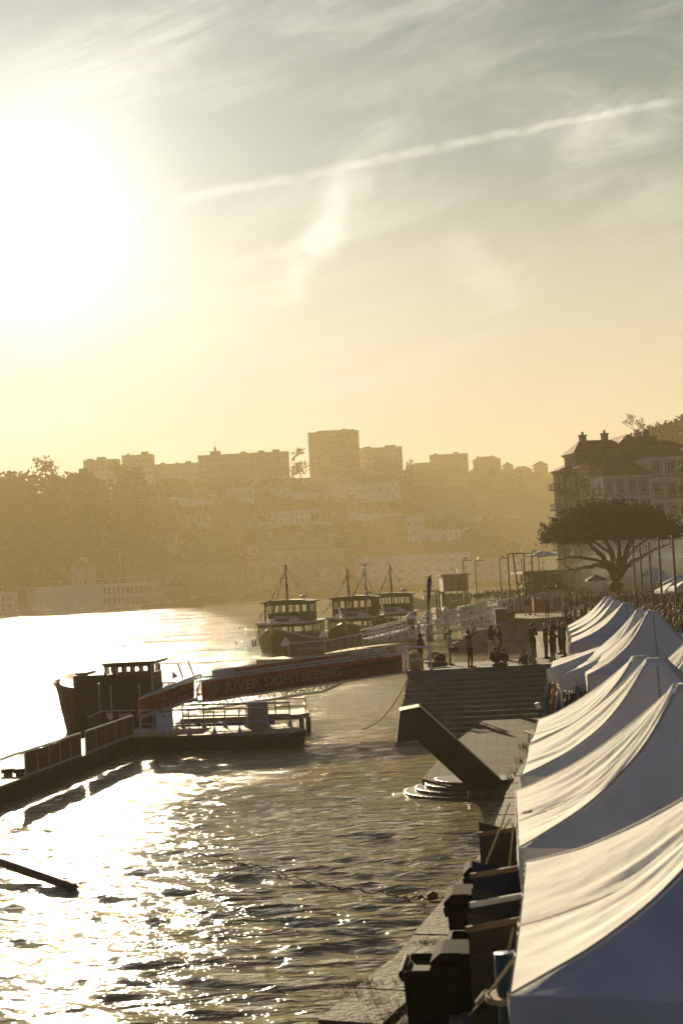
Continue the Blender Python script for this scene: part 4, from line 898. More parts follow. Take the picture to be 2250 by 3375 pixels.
quad_panel('white_end', along(fa,fb_,0,0), along(fa,fb_,.12,0), .2, h2+.002, M['banner_white'], b2n, off=(0,-.04,0), th=.01); quad_panel('white_end', along(fa,fb_,.78,0), along(fa,fb_,1,0), .2, h2+.002, M['banner_white'], b2n, off=(0,-.04,0), th=.01)
f = MB()
for k in range(3): p = along(fa,fb_,.84+.05*k,.55)+Vector((0,-.06,0)); f.add([p+Vector((.3*math.cos(x),0,.3*math.sin(x))) for x in [math.pi*i/8 for i in range(9)]], [tuple(range(9))])
f.build('emblem', M['cloth_charcoal'], b2n, fix=False)
f = MB().tube(fa+Vector((0,.03,h2)), fb_+Vector((0,.03,h2)), .035, n=5); f.build('rail', M['white_paint'], t)
# strut straps across the banner face, lower bracing
f = MB()
for u in (.06,.12,.3,.35,.55,.6,.82,.87): p = along(a,b,u,hU-.04)-Vector((0,.05,0)); f.add([p, p+ex*.06, p+ex*(.06+.28*(1 if int(u*100)%2 else -1))-Vector((0,0,.33)), p+ex*(.28*(1 if int(u*100)%2 else -1))-Vector((0,0,.33))], [(0,1,2,3)])
f.build('strap', M['rubber'], t, fix=False)
f = MB(); lo0, lo1 = along(A0,B0,.05,-.45)+s*.5, along(A0,B0,.62,-.42)+s*.5; f.tube(lo0, lo1, .05, n=5); f.tube(lo1, along(A0,B0,.76,-.02)+s*.5, .05, n=5); 
for k in range(10): p = lo0.lerp(lo1, k/9); q = along(A0,B0,.05+.57*(k+.5)/9,0)+s*.5; f.tube(p, q, .03, n=4); f.tube(q, lo0.lerp(lo1, min(1,(k+1)/9)), .03, n=4)
f.build('bracing', M['grey_metal'], t)
rp_ = G(1345,2222,3.6); 
f = MB(); r0, r1 = P(1345,2232,66.0), G(1192,2404,ZW); f.path([r0.lerp(r1,k/16)-Vector((0,0,.55*4*(k/16)*(1-k/16)*.9)) for k in range(17)], .03, 5)
t = thing('mooring_rope', 'dark rope slung from the platform corner down into the river', 'rope', r0); f.build('strand', M['rope_dark'], t)
MB().box((r0.x+.12,r0.y+.1,r0.z+.1),(.3,.3,.3)).build('ring', M['dark_metal'], t)
# end gate posts at the platform
t = thing('railing', 'white tubular railing at the platform end of the red gangway', 'railing', B0); f = MB(); c0, c1 = Vector((B0.x-.1,65.95,ZQ)), Vector((G(1422,2212,ZQ).x,65.95,ZQ))
for k, zz in enumerate((.52,1.12)): f.tube(c0+Vector((0,0,zz)), c1+Vector((0,0,zz+(.0 if k else .02))), .04)
for p in (c0, c1): f.tube(p, p+Vector((0,0,1.2)), .05); f.tube(p, p+Vector((0,0,.25)), .13, .05)
f.build('rail', M['white_paint'], t); f = MB()
for k in range(5): f.tube(c0+Vector((-.35+.12*k,.5,0)), c0+Vector((-.35+.12*k,.5,1.15)), .025)
f.tube(c0+Vector((-.4,.5,1.15)), c0+Vector((.3,.5,1.15)), .03); f.build('post', M['white_paint'], t)

# ------------------------------------------------------------------ sightseeing dock
dA, dB, dC = G(-60,2618,2.05), G(446,2431,2.05), G(972,2418,2.05)
t = thing('floating_dock', 'long dark floating dock with timber deck bending toward the left edge', 'dock', dB)
n1 = Vector((-(dB-dA).y, (dB-dA).x, 0)).normalized(); 
outl = [q2(dA), q2(dB), q2(dC), (dC.x+.35, dC.y+1.0), (dC.x-.2,dC.y+3.4), (dB.x+.5, dB.y+3.6), (dB.x-1.6, dB.y+3.0), q2(dA+n1*3.2)]
MB().prism(outl, ZW-.25, 2.02).build('hull', M['rubber'], t); MB().prism(outl, 2.024, 2.09).build('deck', M['wood_deck'], t)
f = MB().tube((dB.x+2.5,dB.y-.15,1.85),(dC.x-.3,dC.y-.15,1.85),.2,n=10).tube((dC.x-.3,dC.y-.15,1.85),(dC.x+.45,dC.y+.1,2.08),.2,.12,10); f.build('fender', M['rubber'], t)
f = MB()
for k in range(2): c = G(28+k*40, 2556, 2.1); f.tube(c-Vector((0,0,.05)), c+Vector((0,0,.12)), .16); f.tube(c+Vector((-.22,0,.14)), c+Vector((.22,0,.16)), .07)
f.build('cleat', M['dark_metal'], t)
fA, fM, fB2 = G(86,2569,2.09), G(268,2500,2.09), G(440,2433,2.09)
t = thing('dock_fence', 'dock fence hung with dull red mesh banners along the near bend of the dock', 'fence', fA.lerp(fB2,.5))
for a, b, k in ((fA, fM, 0), (fM+(fB2-fM)*.09, fB2, 1)):
    f = MB(); f.tube(a+Vector((0,0,.92)), b+Vector((0,0,.92)), .045); f.tube(a+Vector((0,0,.12)), b+Vector((0,0,.12)), .05)
    for i in range(6): p = a.lerp(b,i/5); f.tube(p, p+Vector((0,0,.92)), .03)
    f.build('rail', M['grey_metal'], t); wavy_banner('banner', a, b, -.04, .88, M['banner_dull'] if 'banner_dull' in M else M.setdefault('banner_dull', banner_mat('banner_dull', (.055,.03,.02), .08)), t, n=18, amp=.06, seed=5+k, y=-.03)
fl2 = MB(); p1 = fA.copy(); p0 = p1+(dA-dB).normalized()*7; n3 = n1*2.9
fl2.tube(p0+Vector((0,0,.92)), p1+Vector((0,0,.92)), .04); fl2.tube(p0+n3+Vector((0,0,.92)), p1+n3+Vector((0,0,.92)), .04); 
for i in range(4): fl2.tube(p0.lerp(p1,i/3)+n3, p0.lerp(p1,i/3)+n3+Vector((0,0,.92)), .03)
for i in range(3): fl2.tube(p0.lerp(p1,i/3), p0.lerp(p1,i/3)+Vector((0,0,.92)), .03)
fl2.build('rail', M['grey_metal'], t)
# rail with flared posts along the pontoon
t = thing('dock_railing', 'grey tubular railing with flared feet along the straight part of the dock', 'railing', dB.lerp(dC,.4)); f = MB(); a, b = Vector((dB.x+.2,dB.y+.15,2.09)), Vector((dC.x-1.2,dC.y+.15,2.09))
for zz in (.5,1.05): f.tube(a+Vector((0,0,zz)), b+Vector((0,0,zz)), .035)
for i in range(6): p = a.lerp(b,i/5); f.tube(p, p+Vector((0,0,1.05)), .032); f.tube(p, p+Vector((0,0,.3)), .13, .03)
f.build('rail', M['grey_metal'], t); f = MB(); a2, b2_ = a+Vector((1.5,2.6,0)), b+Vector((.9,2.6,0))
for zz in (.5,1.0): f.tube(a2+Vector((0,0,zz)), b2_+Vector((0,0,zz)), .035)
for i in range(6): p = a2.lerp(b2_,i/5); f.tube(p, p+Vector((0,0,1.0)), .032); f.tube(p, p+Vector((0,0,.3)), .12, .03)
f.build('rail', M['grey_metal'], t)
c = P(544,2410,58.4); t = thing('notice_board', 'pale notice board marked P - 240 - AL on the dock railing', 'sign', c); w_, h_ = 55*58.4/F, 60*58.4/F
quad_panel('board', c-Vector((w_/2,0,0)), c+Vector((w_/2,0,0)), 0, h_, M['white_paint'], t, th=.03)
write('P - 240 - AL', c-Vector((w_/2,0,0)), c+Vector((w_/2,0,0)), .12, h_*.78, .11, M['cloth_charcoal'], t, lift=.01)
c = P(850,2388,60.8); t = thing('cabinet', 'grey brown equipment cabinet standing under the red gangway', 'cabinet', c); w_, h_ = 66*60.8/F, 78*60.8/F
MB().box((c.x,c.y+.25,2.1+h_/2),(w_,.6,h_)).build('body', M['tan_wall'], t); MB().box((c.x,c.y+.25,2.13+h_),(w_+.06,.66,.05)).build('lid', M['grey_metal'], t); MB().box((c.x,c.y-.065,2.1+h_*.5),(w_*.85,.02,h_*.85)).build('door', M['tan_wall'], t)
# welcome ramp
wa, wb = P(462,2366,60.2), P(640,2304,61.2); t = thing('boarding_ramp', 'short steep boarding ramp with a red WELCOME ABOARD banner', 'ramp', wa.lerp(wb,.5)); hr = .82
f = MB()
for o in (Vector((0,0,0)), Vector((0,1.3,0))):
    f.tube(wa+o+Vector((0,0,hr)), wb+o+Vector((0,0,hr)), .045); f.tube(wa+o, wb+o, .06)
    for k in range(5): p = wa.lerp(wb,k/4)+o; f.tube(p, p+Vector((0,0,hr)), .03)
f.build('rail', M['grey_metal'], t); dk = MB(); vs = [wa, wb, wb+Vector((0,1.3,0)), wa+Vector((0,1.3,0))]; z = Vector((0,0,.06)); dk.add([v for v in vs]+[v+z for v in vs], [(0,1,2,3),(4,5,6,7),(0,1,5,4),(1,2,6,5),(2,3,7,6),(3,0,4,7)]); dk.build('deck', M['grey_metal'], t)
bn = wavy_banner('banner', wa, wb, .06, hr-.05, M['banner_red'], t, n=16, seed=8, y=-.06); write('WELCOME', wa, wb, .3, .42, .27, M['letters_red'], bn, lift=.1, bold=.008); write('ON BOARD!', wa, wb, .3, .12, .27, M['letters_red'], bn, lift=.1, bold=.008)
f = MB(); q0 = P(652,2312,61.4)
for k in range(4): f.tube(q0+Vector((-.1-.35*k,.1,-.02*k)), q0+Vector((-.1-.35*k+.3,.1,1.1-.1*k)), .03)
f.tube(q0+Vector((-1.5,.1,.62)), q0+Vector((.2,.1,1.16)), .035); f.build('brace', M['grey_metal'], t)
ra, rb2 = P(336,2382,62.3), P(446,2380,61.9); t = thing('banner_panel', 'small red panel reading RIVER with a pale shield on the far dock rail', 'sign', ra.lerp(rb2,.5)); h_ = 38*62/F
quad_panel('board', ra, rb2, 0, h_, M['banner_red'], t, th=.03); write('RIVER', ra, rb2, .52, h_*.42, .24, M['letters'], t, lift=.02, bold=.008); e_ = ra.lerp(rb2,.27)+Vector((0,-.03,h_*.5)); MB().add([e_+Vector((x,0,zz)) for x, zz in ((-.17,.17),(.17,.17),(.15,0),(0,-.2),(-.15,0))], [(0,1,2,3,4)]).build('emblem', M['letters'], t, fix=False)
rl_ = P(290,2400,62.6); quad_panel('side_panel', rl_, ra, -.2, h_-.05, M['screen_mesh'], t, th=.03); MB().tube(rl_+Vector((0,0,h_-.05)), ra+Vector((0,0,h_)), .03).tube(ra+Vector((0,0,h_)), rb2+Vector((0,0,h_)), .03).build('rail', M['grey_metal'], t)
# timber landing stage behind, its blue skiff
c0, c1 = P(600,2362,65.0), P(1018,2352,64.2); t = thing('landing_stage', 'timber decked landing stage on square legs behind the dock', 'landing stage', c0.lerp(c1,.5))
zt = P(1018,2350,64.0).z; MB().prism([(c0.x,64.2),(c1.x-.4,63.6),(c1.x,64.3),(c1.x-.2,66.2),(c0.x,66.4)], zt-.22, zt).build('deck', M['wood_deck'], t); f = MB()
for x in (c1.x-.35, c1.x-.05, c1.x-3, c1.x-5): f.box((x,64.3,zt-.9),(.22,.22,1.4))
f.build('leg', M['wood_dark'], t); f = MB()
for x in (c1.x-.15, c1.x-1.5, c1.x-2.2): f.tube((x,64.4,zt),(x,64.4,zt+1.0),.03)
for zz in (.3,.65,1.0): f.tube((c1.x-2.4,64.4,zt+zz),(c1.x-.15,64.4,zt+zz),.022); f.tube((c1.x-.15,64.4,zt+zz),(c1.x-.25,66.1,zt+zz),.022)
f.build('railing', M['dark_metal'], t)
c = P(700,2396,63.0); t = thing('skiff', 'low blue skiff tied between the dock and the landing stage', 'boat', (c.x,63.0,ZW)); hb = hull_mb(5.5,1.4,.62,sheer=.15); hb.v = [(y,x,z) for x,y,z in hb.v]; hb.build('hull', M['blue_paint'], t, world=False); MB().box((0,0,.45),(.3,1.1,.06)).box((1.2,0,.45),(.3,1.0,.06)).build('thwart', M['wood'], t, world=False)

# ------------------------------------------------------------------ the dark wooden ship by the dock
c = P(380, 2400, 70.0); t = thing('wooden_ship', 'dark high sided wooden ship in the sun glare beside the dock', 'ship', (c.x, 70.0, ZW), R(-4)); sx = 70.0/F
X = lambda px: P(px, 2300, 70.0).x-c.x
Zp = lambda px, py: P(px, py, 70.0).z-ZW
prof = [(X(222), -.4, .5), (X(214), .6, .75), (X(205), Zp(205,2320), .95), (X(192), Zp(192,2285), .8), (X(183), Zp(183,2252), .3)]
hb = MB(); L0_, L1_ = X(183), X(560); rings = []
for i in range(13):
    u = i/12; xt = L0_+(L1_-L0_)*u; xb = X(224)+(X(552)-X(224))*u; wd = 1.6*min(1, .12+1.5*u**.7) if u < .75 else 1.6*(1-.25*(u-.75)/.25)
    top = Zp(190,2264)+( .28*(1-u*5)**2 if u < .2 else 0)-(.35*min(1,(u-.2)/.3) if u > .2 else 0)
    rings.append([(xb,0,-.7),(xb,-wd*.55,-.4),(xb*.6+xt*.4,-wd*.9,.6),(xt,-wd,top),(xt,wd,top),(xb*.6+xt*.4,wd*.9,.6),(xb,wd*.55,-.4)])
hb.loft(rings).build('hull', M['hull_dark'], t, world=False)
f = MB().box((X(190),0,Zp(190,2256)),(.16,.3,.55)).path([(X(192),0,Zp(192,2270)),(X(172),0,Zp(172,2252))],[.1,.05]); f.build('stem_head', M['hull_dark'], t, world=False)
MB().tube((X(247),0,Zp(247,2270)),(X(249),0,Zp(249,2239)),.2,.05,8).build('bollard', M['hull_dark'], t, world=False)
MB().box(((X(265)+X(362))/2,0,Zp(300,2290)),(X(362)-X(265),2.6,Zp(300,2219)-Zp(300,2290)+1.0)).box((X(286),0,Zp(286,2216)),(.55,2.2,.12)).build('fore_cabin', M['wood_dark'], t, world=False)
cabin(t, 'wheelhouse', ((X(366)+X(520))/2,0,Zp(440,2335)), (X(522)-X(366),2.5,Zp(440,2184)-Zp(440,2335)), M['wood_dark'], Zp(440,2216)-Zp(440,2335), Zp(440,2192)-Zp(440,2335), 5, 3)
f = MB().box(((X(362)+X(538))/2,0,Zp(440,2184)+.06),(X(538)-X(362),3.0,.12)); f.box((X(575),0,Zp(575,2180)),(X(615)-X(535),2.4,.05)); f.build('roof', M['wood_dark'], t, world=False)
f = MB().tube((X(608),-1.1,Zp(608,2182)),(X(628),-1.1,Zp(628,2245)),.03).tube((X(614),1.1,Zp(614,2182)),(X(637),1.1,Zp(637,2245)),.03)
for k in range(9): f.tube((X(556)+(X(640)-X(556))*k/8,-1.2,Zp(560,2290)),(X(556)+(X(640)-X(556))*k/8,-1.2,Zp(560,2243)),.025,n=4)
f.tube((X(552),-1.2,Zp(555,2243)),(X(642),-1.2,Zp(600,2243)),.03); f.build('stern_rail', M['dark_metal'], t, world=False)
MB().box(((X(530)+X(650))/2,0,Zp(580,2300)),(X(650)-X(530),2.4,.35)).build('stern_deck', M['wood_dark'], t, world=False)
MB().tube((X(412),0,Zp(412,2184)),(X(420),0,Zp(420,2113)),.025,.015).ball((X(419),0,Zp(419,2127)),.07).build('aerial', M['dark_metal'], t, world=False)
f = MB().tube((X(586),-1.0,Zp(586,2260)),(X(588),-1.0,Zp(588,2207)),.015); po = f.build('flag_pole', M['dark_metal'], t, world=False); MB().add([(X(589),-1.0,Zp(589,2208)),(X(606),-1.05,Zp(606,2222)),(X(588),-1.0,Zp(588,2232))],[(0,1,2)]).build('flag', M['banner_red'], po, world=False, fix=False)
for px in (268, 310, 412, 458):
    p = P(px, 2385, 62.6); t = thing('mooring_pole', {268:'slim pole by the ship bow, outermost of four', 310:'slim pole in front of the ship fore cabin', 412:'slim pole in front of the ship wheelhouse', 458:'slim pole right of the ship wheelhouse, nearest the boarding ramp'}[px], 'pole', (p.x,67.4,ZW-1), 0)
    MB().tube((0,0,-1),(0,0,P(px,{268:2255,310:2262,412:2256,458:2225}[px],67.4).z-ZW+1),.035).build('shaft', M['grey_metal'], t, world=False); MB().tube((0,0,1.0),(0,0,1.5),.06).build('sleeve', M['grey_metal'], t, world=False)
# slanting timber boom and the floating rope in the foreground water
p0, p1 = G(-120,2800,1.9), G(243,2925,1.52); t = thing('timber_boom', 'dark timber boom slanting out of the bright water at the picture edge', 'boom', p1); f = MB(); dr = (p1-p0).normalized()
f.path([p0, p0.lerp(p1,.5), p1-dr*.3], [.1,.11,.1], 7); f.build('shaft', M['wood_dark'], t); MB().path([p1-dr*.32, p1, p1+Vector((-.12,-.35,-.35))], [.11,.125,.06], 7).build('tip', M['rubber'], t)
f = MB(); rr = random.Random(2); pts = [(640,2815),(760,2838),(880,2868),(1000,2905),(1100,2922),(1220,2942),(1330,2958),(1420,2968),(1500,2972)]
pw = [G(a, b, ZW+.03) for a, b in pts]; fine = []
for a, b in zip(pw[:-1], pw[1:]):
    for k in range(8): q = a.lerp(b,k/8); fine.append(q+Vector((rr.uniform(-.05,.05),rr.uniform(-.05,.05),rr.uniform(-.03,.06))))
t = thing('floating_rope', 'floating line of small floats trailing across the water to the quay', 'rope', pw[4]); f.path(fine, .018, 5); f.build('line', M['rope_dark'], t); f = MB()
for q in fine[::2]: f.ball(q+Vector((0,0,.0)), .026, nu=6, nv=4)
f.build('float', M['rope'], t)
for (px, py, r, l) in ((1385,2962,.07,'small dark buoy at the end of the floating rope'), (1425,2958,.12,'larger dark buoy near the quay on the floating rope'), (1394,2974,.05,'tiny pale buoy just below the two dark ones')):
    p = G(px, py, ZW+.06); t = thing('buoy', l, 'buoy', p); MB().ball((0,0,.03),(r,r,r*.75)).build('float', M['rubber'] if r != .05 else M['bone'], t, world=False, smooth=True); MB().tube((0,0,r*.7),(0,0,r*1.1),.03).build('eye', M['dark_metal'], t, world=False)
# ------------------------------------------------------------------ houses of the riverside row (right)
HX = P(1992,1700,215).x
hz_ = lambda py, px, Y: P(px, py, Y).z-4.0
def town_house(label, x0, x1, y0, y1, eave, rh, roof, wall, rows, fcols, lcols, trim='grey_wall', chim=0, fst=2, ww=1.15, wh=2.1, balcony=False, front=True, seed=1, top=None, gal=False):
    w, d = x1-x0, y1-y0; rn = random.Random(seed); t = thing('town_house', label, 'house', ((x0+x1)/2, y0, 4.0), 0, 'riverside town houses')
    MB().box((0, d/2, eave/2-1), (w, d, eave+2)).build('wall', M[wall], t, world=False)
    gf = MB().box((0, d/2, 2.6), (w+.16, d+.16, 5.2))
    for k in range(max(1, fcols)): gf.box((-w/2+w*(k+.5)/max(1,fcols), -.06, 1.5), (1.5,.12,3.0), m=1)
    gf.build('ground_floor', [M['stone'], M['rubber']], t, world=False)
    rm = roof_mb(w, d, rh, roof, eave+.004, .55); rm.v = [(x, y+d/2, z) for x, y, z in rm.v]; ro = rm.build('roof', M['roof_tile'], t, world=False)
    MB().box((0, d/2, eave-.16), (w+.5, d+.5, .3)).build('cornice', M[trim], t, world=False)
    for k in range(chim):
        cx = -w*.25+w*.5*k; c = MB().box((cx, d*.45, eave+rh*.8), (1.0,.7,2.2)).box((cx, d*.45, eave+rh*.8+1.2), (1.2,.9,.2)).tube((cx,d*.45,eave+rh*.8+1.3),(cx,d*.45,eave+rh*.8+1.8),.2); c.build('chimney', M['grey_wall'], ro, world=False)
    fh = 3.3
    for r in range(rows):
        z = eave-3.0-r*fh
        if z < 5.4: break
        if front:
            for c in range(fcols):
                x = -w/2+w*(c+.5)/fcols; o = add_window(t, (x, -.03, z), ww, wh, 0, fst)
                sb = MB().box((x, -.05, z-.12), (ww+.5,.22,.2)).box((x, -.05, z+wh+.12), (ww+.5,.18,.22))
                for s in (-1,1): sb.box((x+s*(ww/2+.14), -.04, z+wh/2), (.26,.14,wh-.004))
                sb.build('surround', M[trim], o, world=False).matrix_parent_inverse = o.matrix_basis.inverted()
        for c in range(lcols):
            y = d*(c+.5)/lcols; o = add_window(t, (-w/2-.03, y, z), ww, wh, -math.pi/2, 1)
            if balcony:
                bw = d/lcols*.82; b = MB().box((-w/2-.5, y, z-.1), (1.0, bw, .14)).box((-w/2-.98, y, z+.95), (.05, bw, .06))
                for k in range(int(bw/.16)): b.box((-w/2-.98, y-bw/2+.08+k*.16, z+.43), (.03,.03,.96))
                for s in (-1,1): b.box((-w/2-.5, y+s*bw/2, z+.95), (1.0,.05,.06))
                b.build('balcony', M['dark_metal'], t, world=False)
                if rn.random() < .4:
                    q = MB(); 
                    for k in range(3): q.box((-w/2-1.03, y-bw*.3+k*bw*.3, z+.55-.1*k%2), (.04,bw*.22,.7-.15*k%2))
                    q.build('laundry', rn.choice([M['white_wall'], M['cloth_denim'], M['rose_wall']]), t, world=False)
    if front:
        for k in range(2): MB().box((0,-.09,eave-3.35-k*fh), (w+.1,.14,.16)).build('string_course', M[trim], t, world=False)
    return t, ro
M['blue_wall'] = mat('pale_plaster', (.6,.62,.64), .85, .15, .4)
A13 = R(13)
def town(label, x0, x1, y0, y1, *a, **k):
    t, ro = town_house(label, x0-HX, x1-HX, 0, y1-y0, *a, **k)
    u, v = (x0+x1)/2-HX, y0-215; t.matrix_basis = Matrix.Translation((HX+u*math.cos(A13)-v*math.sin(A13), 215+u*math.sin(A13)+v*math.cos(A13), 4.0)) @ Matrix.Rotation(A13, 4, 'Z'); return t, ro
e1 = hz_(1562,2010,215); wc = 7.5
town('white corner house with french windows under a low tiled roof, behind the spreading tree', HX, HX+wc-.01, 215, 220, e1, 2.2, 'hip', 'blue_wall', 5, 4, 2, balcony=True, seed=2, ww=1.0)
e2 = hz_(1496,2200,216)
t, ro = town('tall white house with sash windows and a hipped roof, rightmost of the row', HX+wc, HX+wc+9.5, 214.7, 224, e2, 2.6, 'hip', 'blue_wall', 6, 4, 1, chim=0, seed=3, ww=1.25, wh=1.9)
MB().box((-3.0,4,e2+2.4),(2.8,1.8,1.6)).build('chimney', M['rose_wall'], ro, world=False); MB().ball((-3.0,4,e2+3.7),(.6,.6,.6)).build('chimney_cowl', M['roof_grey'], ro, world=False)
e3 = hz_(1520,1960,226); zr = hz_(1441,2050,232)
t, ro = town('big set back house with a broad dark tiled roof and a glass skylight', HX+3.2, HX+15, 220.5, 236, e3, zr-e3, 'hip', 'tan_wall', 5, 0, 0, chim=2, seed=4, front=False)
sk_ = MB(); lx, base = -1.0, e3+2.2; sk_.add([(lx-1.7,2.6,base),(lx+1.7,2.6,base),(lx+1.7,5.0,base),(lx-1.7,5.0,base),(lx,3.8,base+1.5)], [(0,1,4),(1,2,4),(2,3,4),(3,0,4)]); sk_.box((lx,3.8,base-.7),(3.5,2.5,1.4)); sk_.build('skylight', M['galv'], ro, world=False)
town('narrow house with enclosed balconies next to the white corner house', HX+.05, HX+6, 220.05, 224.8, hz_(1535,1965,222), 1.8, 'hip', 'tan_wall', 6, 0, 2, balcony=True, seed=14, front=False, ww=.95)
e4 = hz_(1500,1880,228)
town('narrow ochre house with stacked balconies, second from the river end of the row', HX-.1, HX+9, 224.85, 229.6, e4, 2.2, 'hip', 'ochre_wall', 6, 0, 2, chim=1, balcony=True, seed=5, front=False, ww=.95)
e5 = hz_(1556,1820,234)
town('last house of the row, nearest the river, with washing on its balconies', HX-.2, HX+8, 229.65, 234.6, e5, 1.4, 'hip', 'rose_wall', 6, 0, 2, balcony=True, seed=6, front=False, ww=.95)
rbx = P(2246,1600,213).x; town_house('house with a stepped cornice cut by the picture edge', rbx+.6, rbx+9, 206, 214, hz_(1470,2250,206), 2, 'hip', 'tan_wall', 6, 3, 2, balcony=True, seed=9)
# wooded hill behind the row
hb_ = MB(); N_ = 24
for i in range(N_+1):
    for j in range(9):
        x = 86+i*7.5; y = 330+j*21; px_h = {0:0}.get(0); h = 4+ (42+min(12, (x-92)*.35))*min(1, max(0, (x-80)/18))**.7*math.sin(min(1,(j+.4)/5)*math.pi/2); h += 2*mnoise.noise(Vector((x*.05,y*.05,7))); hb_.v.append((x, y, h if 0 < i else 2))
for i in range(N_):
    for j in range(8): a = i*9+j; hb_.f.append([a,a+9,a+10,a+1]); hb_.m.append(0)
o = hb_.build('hill', M['hillside'], smooth=True, fix=False); tag(o, kind='structure')
bm = bmesh.new(); bm.from_mesh(o.data)
for f in bm.faces:
    if f.normal.z < 0: f.normal_flip()
bm.to_mesh(o.data); bm.free()
hw = MB(); rr = random.Random(21)
for _ in range(70):
    px = rr.uniform(2105, 2330); top = 1432-(px-2105)*.28+ (0 if px < 2180 else -4); b = P(px, top+rr.uniform(14,46), rr.uniform(410,440)); crown(hw, b-Vector((0,0,2)), rr.uniform(3.5,6), rr.uniform(4,7), 60, .5, rnd=rr, lobes=4)
tag(hw.build('woodland', M['leaf_dark'], fix=False), kind='stuff')
b = P(2103,1432,405); branch_tree('bare_tree', 'lone bare tree standing above the roofs of the riverside houses', 'tree', b-Vector((0,0,1.0)), 79*405/F+1.0, 74*405/F, 5, .2, 12, minr=.028, nsub=3, fork=.4, split0=.26, up=.8)

# ------------------------------------------------------------------ the spreading tree
def spreading_tree():
    Y = 150.0; b = Vector((P(2030,1990,Y).x, Y, 3.85)); s = Y/F
    t = thing('spreading_tree', 'broad flat topped dark tree spreading over the crowd', 'tree', b); rn = random.Random(17); tr, tw, lf = MB(), MB(), MB()
    L = lambda px, py, dy=0: P(px, py, Y+dy)-b+Vector((0,0,0))
    def limb(pts, r0, r1, n=7): 
        k = len(pts); fine = []
        for i in range(k-1):
            for q in range(3): fine.append(Vector(pts[i]).lerp(Vector(pts[i+1]), q/3)+Vector((rn.gauss(0,.05),rn.gauss(0,.05),rn.gauss(0,.05)))*(1 if i+q else 0))
        fine.append(Vector(pts[-1])); tr.path(fine, [r0+(r1-r0)*i/(len(fine)-1) for i in range(len(fine))], n); return fine[-1]
    limb([(0,0,-.6),(0,0,.2),L(2027,1955),L(2028,1925),L(2031,1902)], .85, .66, 12); limb([(0,0,-.4),(0,0,.5)], 1.0, .75, 12)
    ends = []
    def main(pts, r0, r1): ends.append((limb(pts, r0, r1), r1))
    main([L(2029,1915),L(2012,1880),L(1998,1865),L(1960,1866,1),L(1925,1868,1.5),L(1890,1880,2),L(1860,1866,2)], .42, .09)
    main([L(2026,1905),L(2010,1870),L(1985,1835,-1),L(1950,1800,-2),L(1915,1770,-3)], .42, .12)
    main([L(2030,1900),L(2024,1860,1),L(2010,1810,2),L(1985,1760,3),L(1965,1725,3)], .36, .12)
    main([L(2034,1900),L(2050,1862),L(2062,1815,-1),L(2088,1770,-2),L(2105,1730,-2)], .45, .12)
    main([L(2035,1905),L(2058,1872),L(2080,1852,1),L(2120,1830,1.5),L(2160,1812,2),L(2205,1792,2.5)], .36, .08)
    main([L(2036,1900),L(2062,1840,2),L(2100,1800,4),L(2150,1760,5)], .3, .1)
    main([L(2032,1895),L(2036,1840,-2),L(2040,1780,-4),L(2035,1730,-5)], .34, .1)
    main([L(2010,1868),L(1975,1850,-3),L(1930,1840,-4),L(1870,1835,-5),L(1830,1845,-5)], .22, .07)
    main([L(2022,1862),L(2000,1815,4),L(1940,1775,6),L(1880,1750,6)], .24, .09)
    main([L(2060,1815),L(2075,1770,3),L(2070,1730,5)], .22, .08)
    C = L(2015,1775); RX, RY, RZ = 215*s, 7.0, 112*s
    def dome():
        while True:
            a = rn.uniform(0, 6.283); r = math.sqrt(rn.random()); z = rn.uniform(-.12, 1); rad = math.sqrt(max(0, 1-max(0,z)**2.2))
            return C+Vector((RX*r*rad*math.cos(a), RY*r*rad*math.sin(a), RZ*z*(.35+.65*rn.random())))
    pts = [dome() for _ in range(640)]
    # hook each crown point on the nearest limb end, thickest first
    nodes = [(e, r) for e, r in ends]
    pts.sort(key=lambda p: min((p-e).length for e, _ in ends))
    for p in pts:
        e, r = min(nodes, key=lambda n: (p-n[0]).length*(1+.04*max(0, p.z-n[0].z < 0)))
        d = (p-e).length
        mid = e.lerp(p,.5)+Vector((rn.gauss(0,.12),rn.gauss(0,.12),-.06*d)); r2 = max(.018, r*.62); tw.path([e, mid, p], [r*.8, r*.72, r2], 4); nodes.append((p, r2)); nodes.append((mid, r*.7))
    rn2 = random.Random(5)
    for p in pts:
        out = (p-C); out.z = abs(out.z)*.6+1.2; out.normalize()
        for _ in range(14):
            d = (out*.95+Vector((rn2.gauss(0,.55),rn2.gauss(0,.55),rn2.gauss(.25,.4)))).normalized(); q = p+d*rn2.uniform(.5,1.35); tw.tube(p, q, .014, .007, 3, cap=False)
            clump(lf, q, (.18,.18,.18), 4, .095, rnd=rn2, shell=.1); clump(lf, p.lerp(q,.6), (.16,.16,.14), 2, .08, rnd=rn2, shell=.1)
    o = tr.build('trunk', M['bark'], t, smooth=True, world=False, fix=False); tw.build('branches', M['bark'], t, world=False, fix=False); lf.build('crown', M['leaf_dark'], t, world=False, fix=False)
spreading_tree()

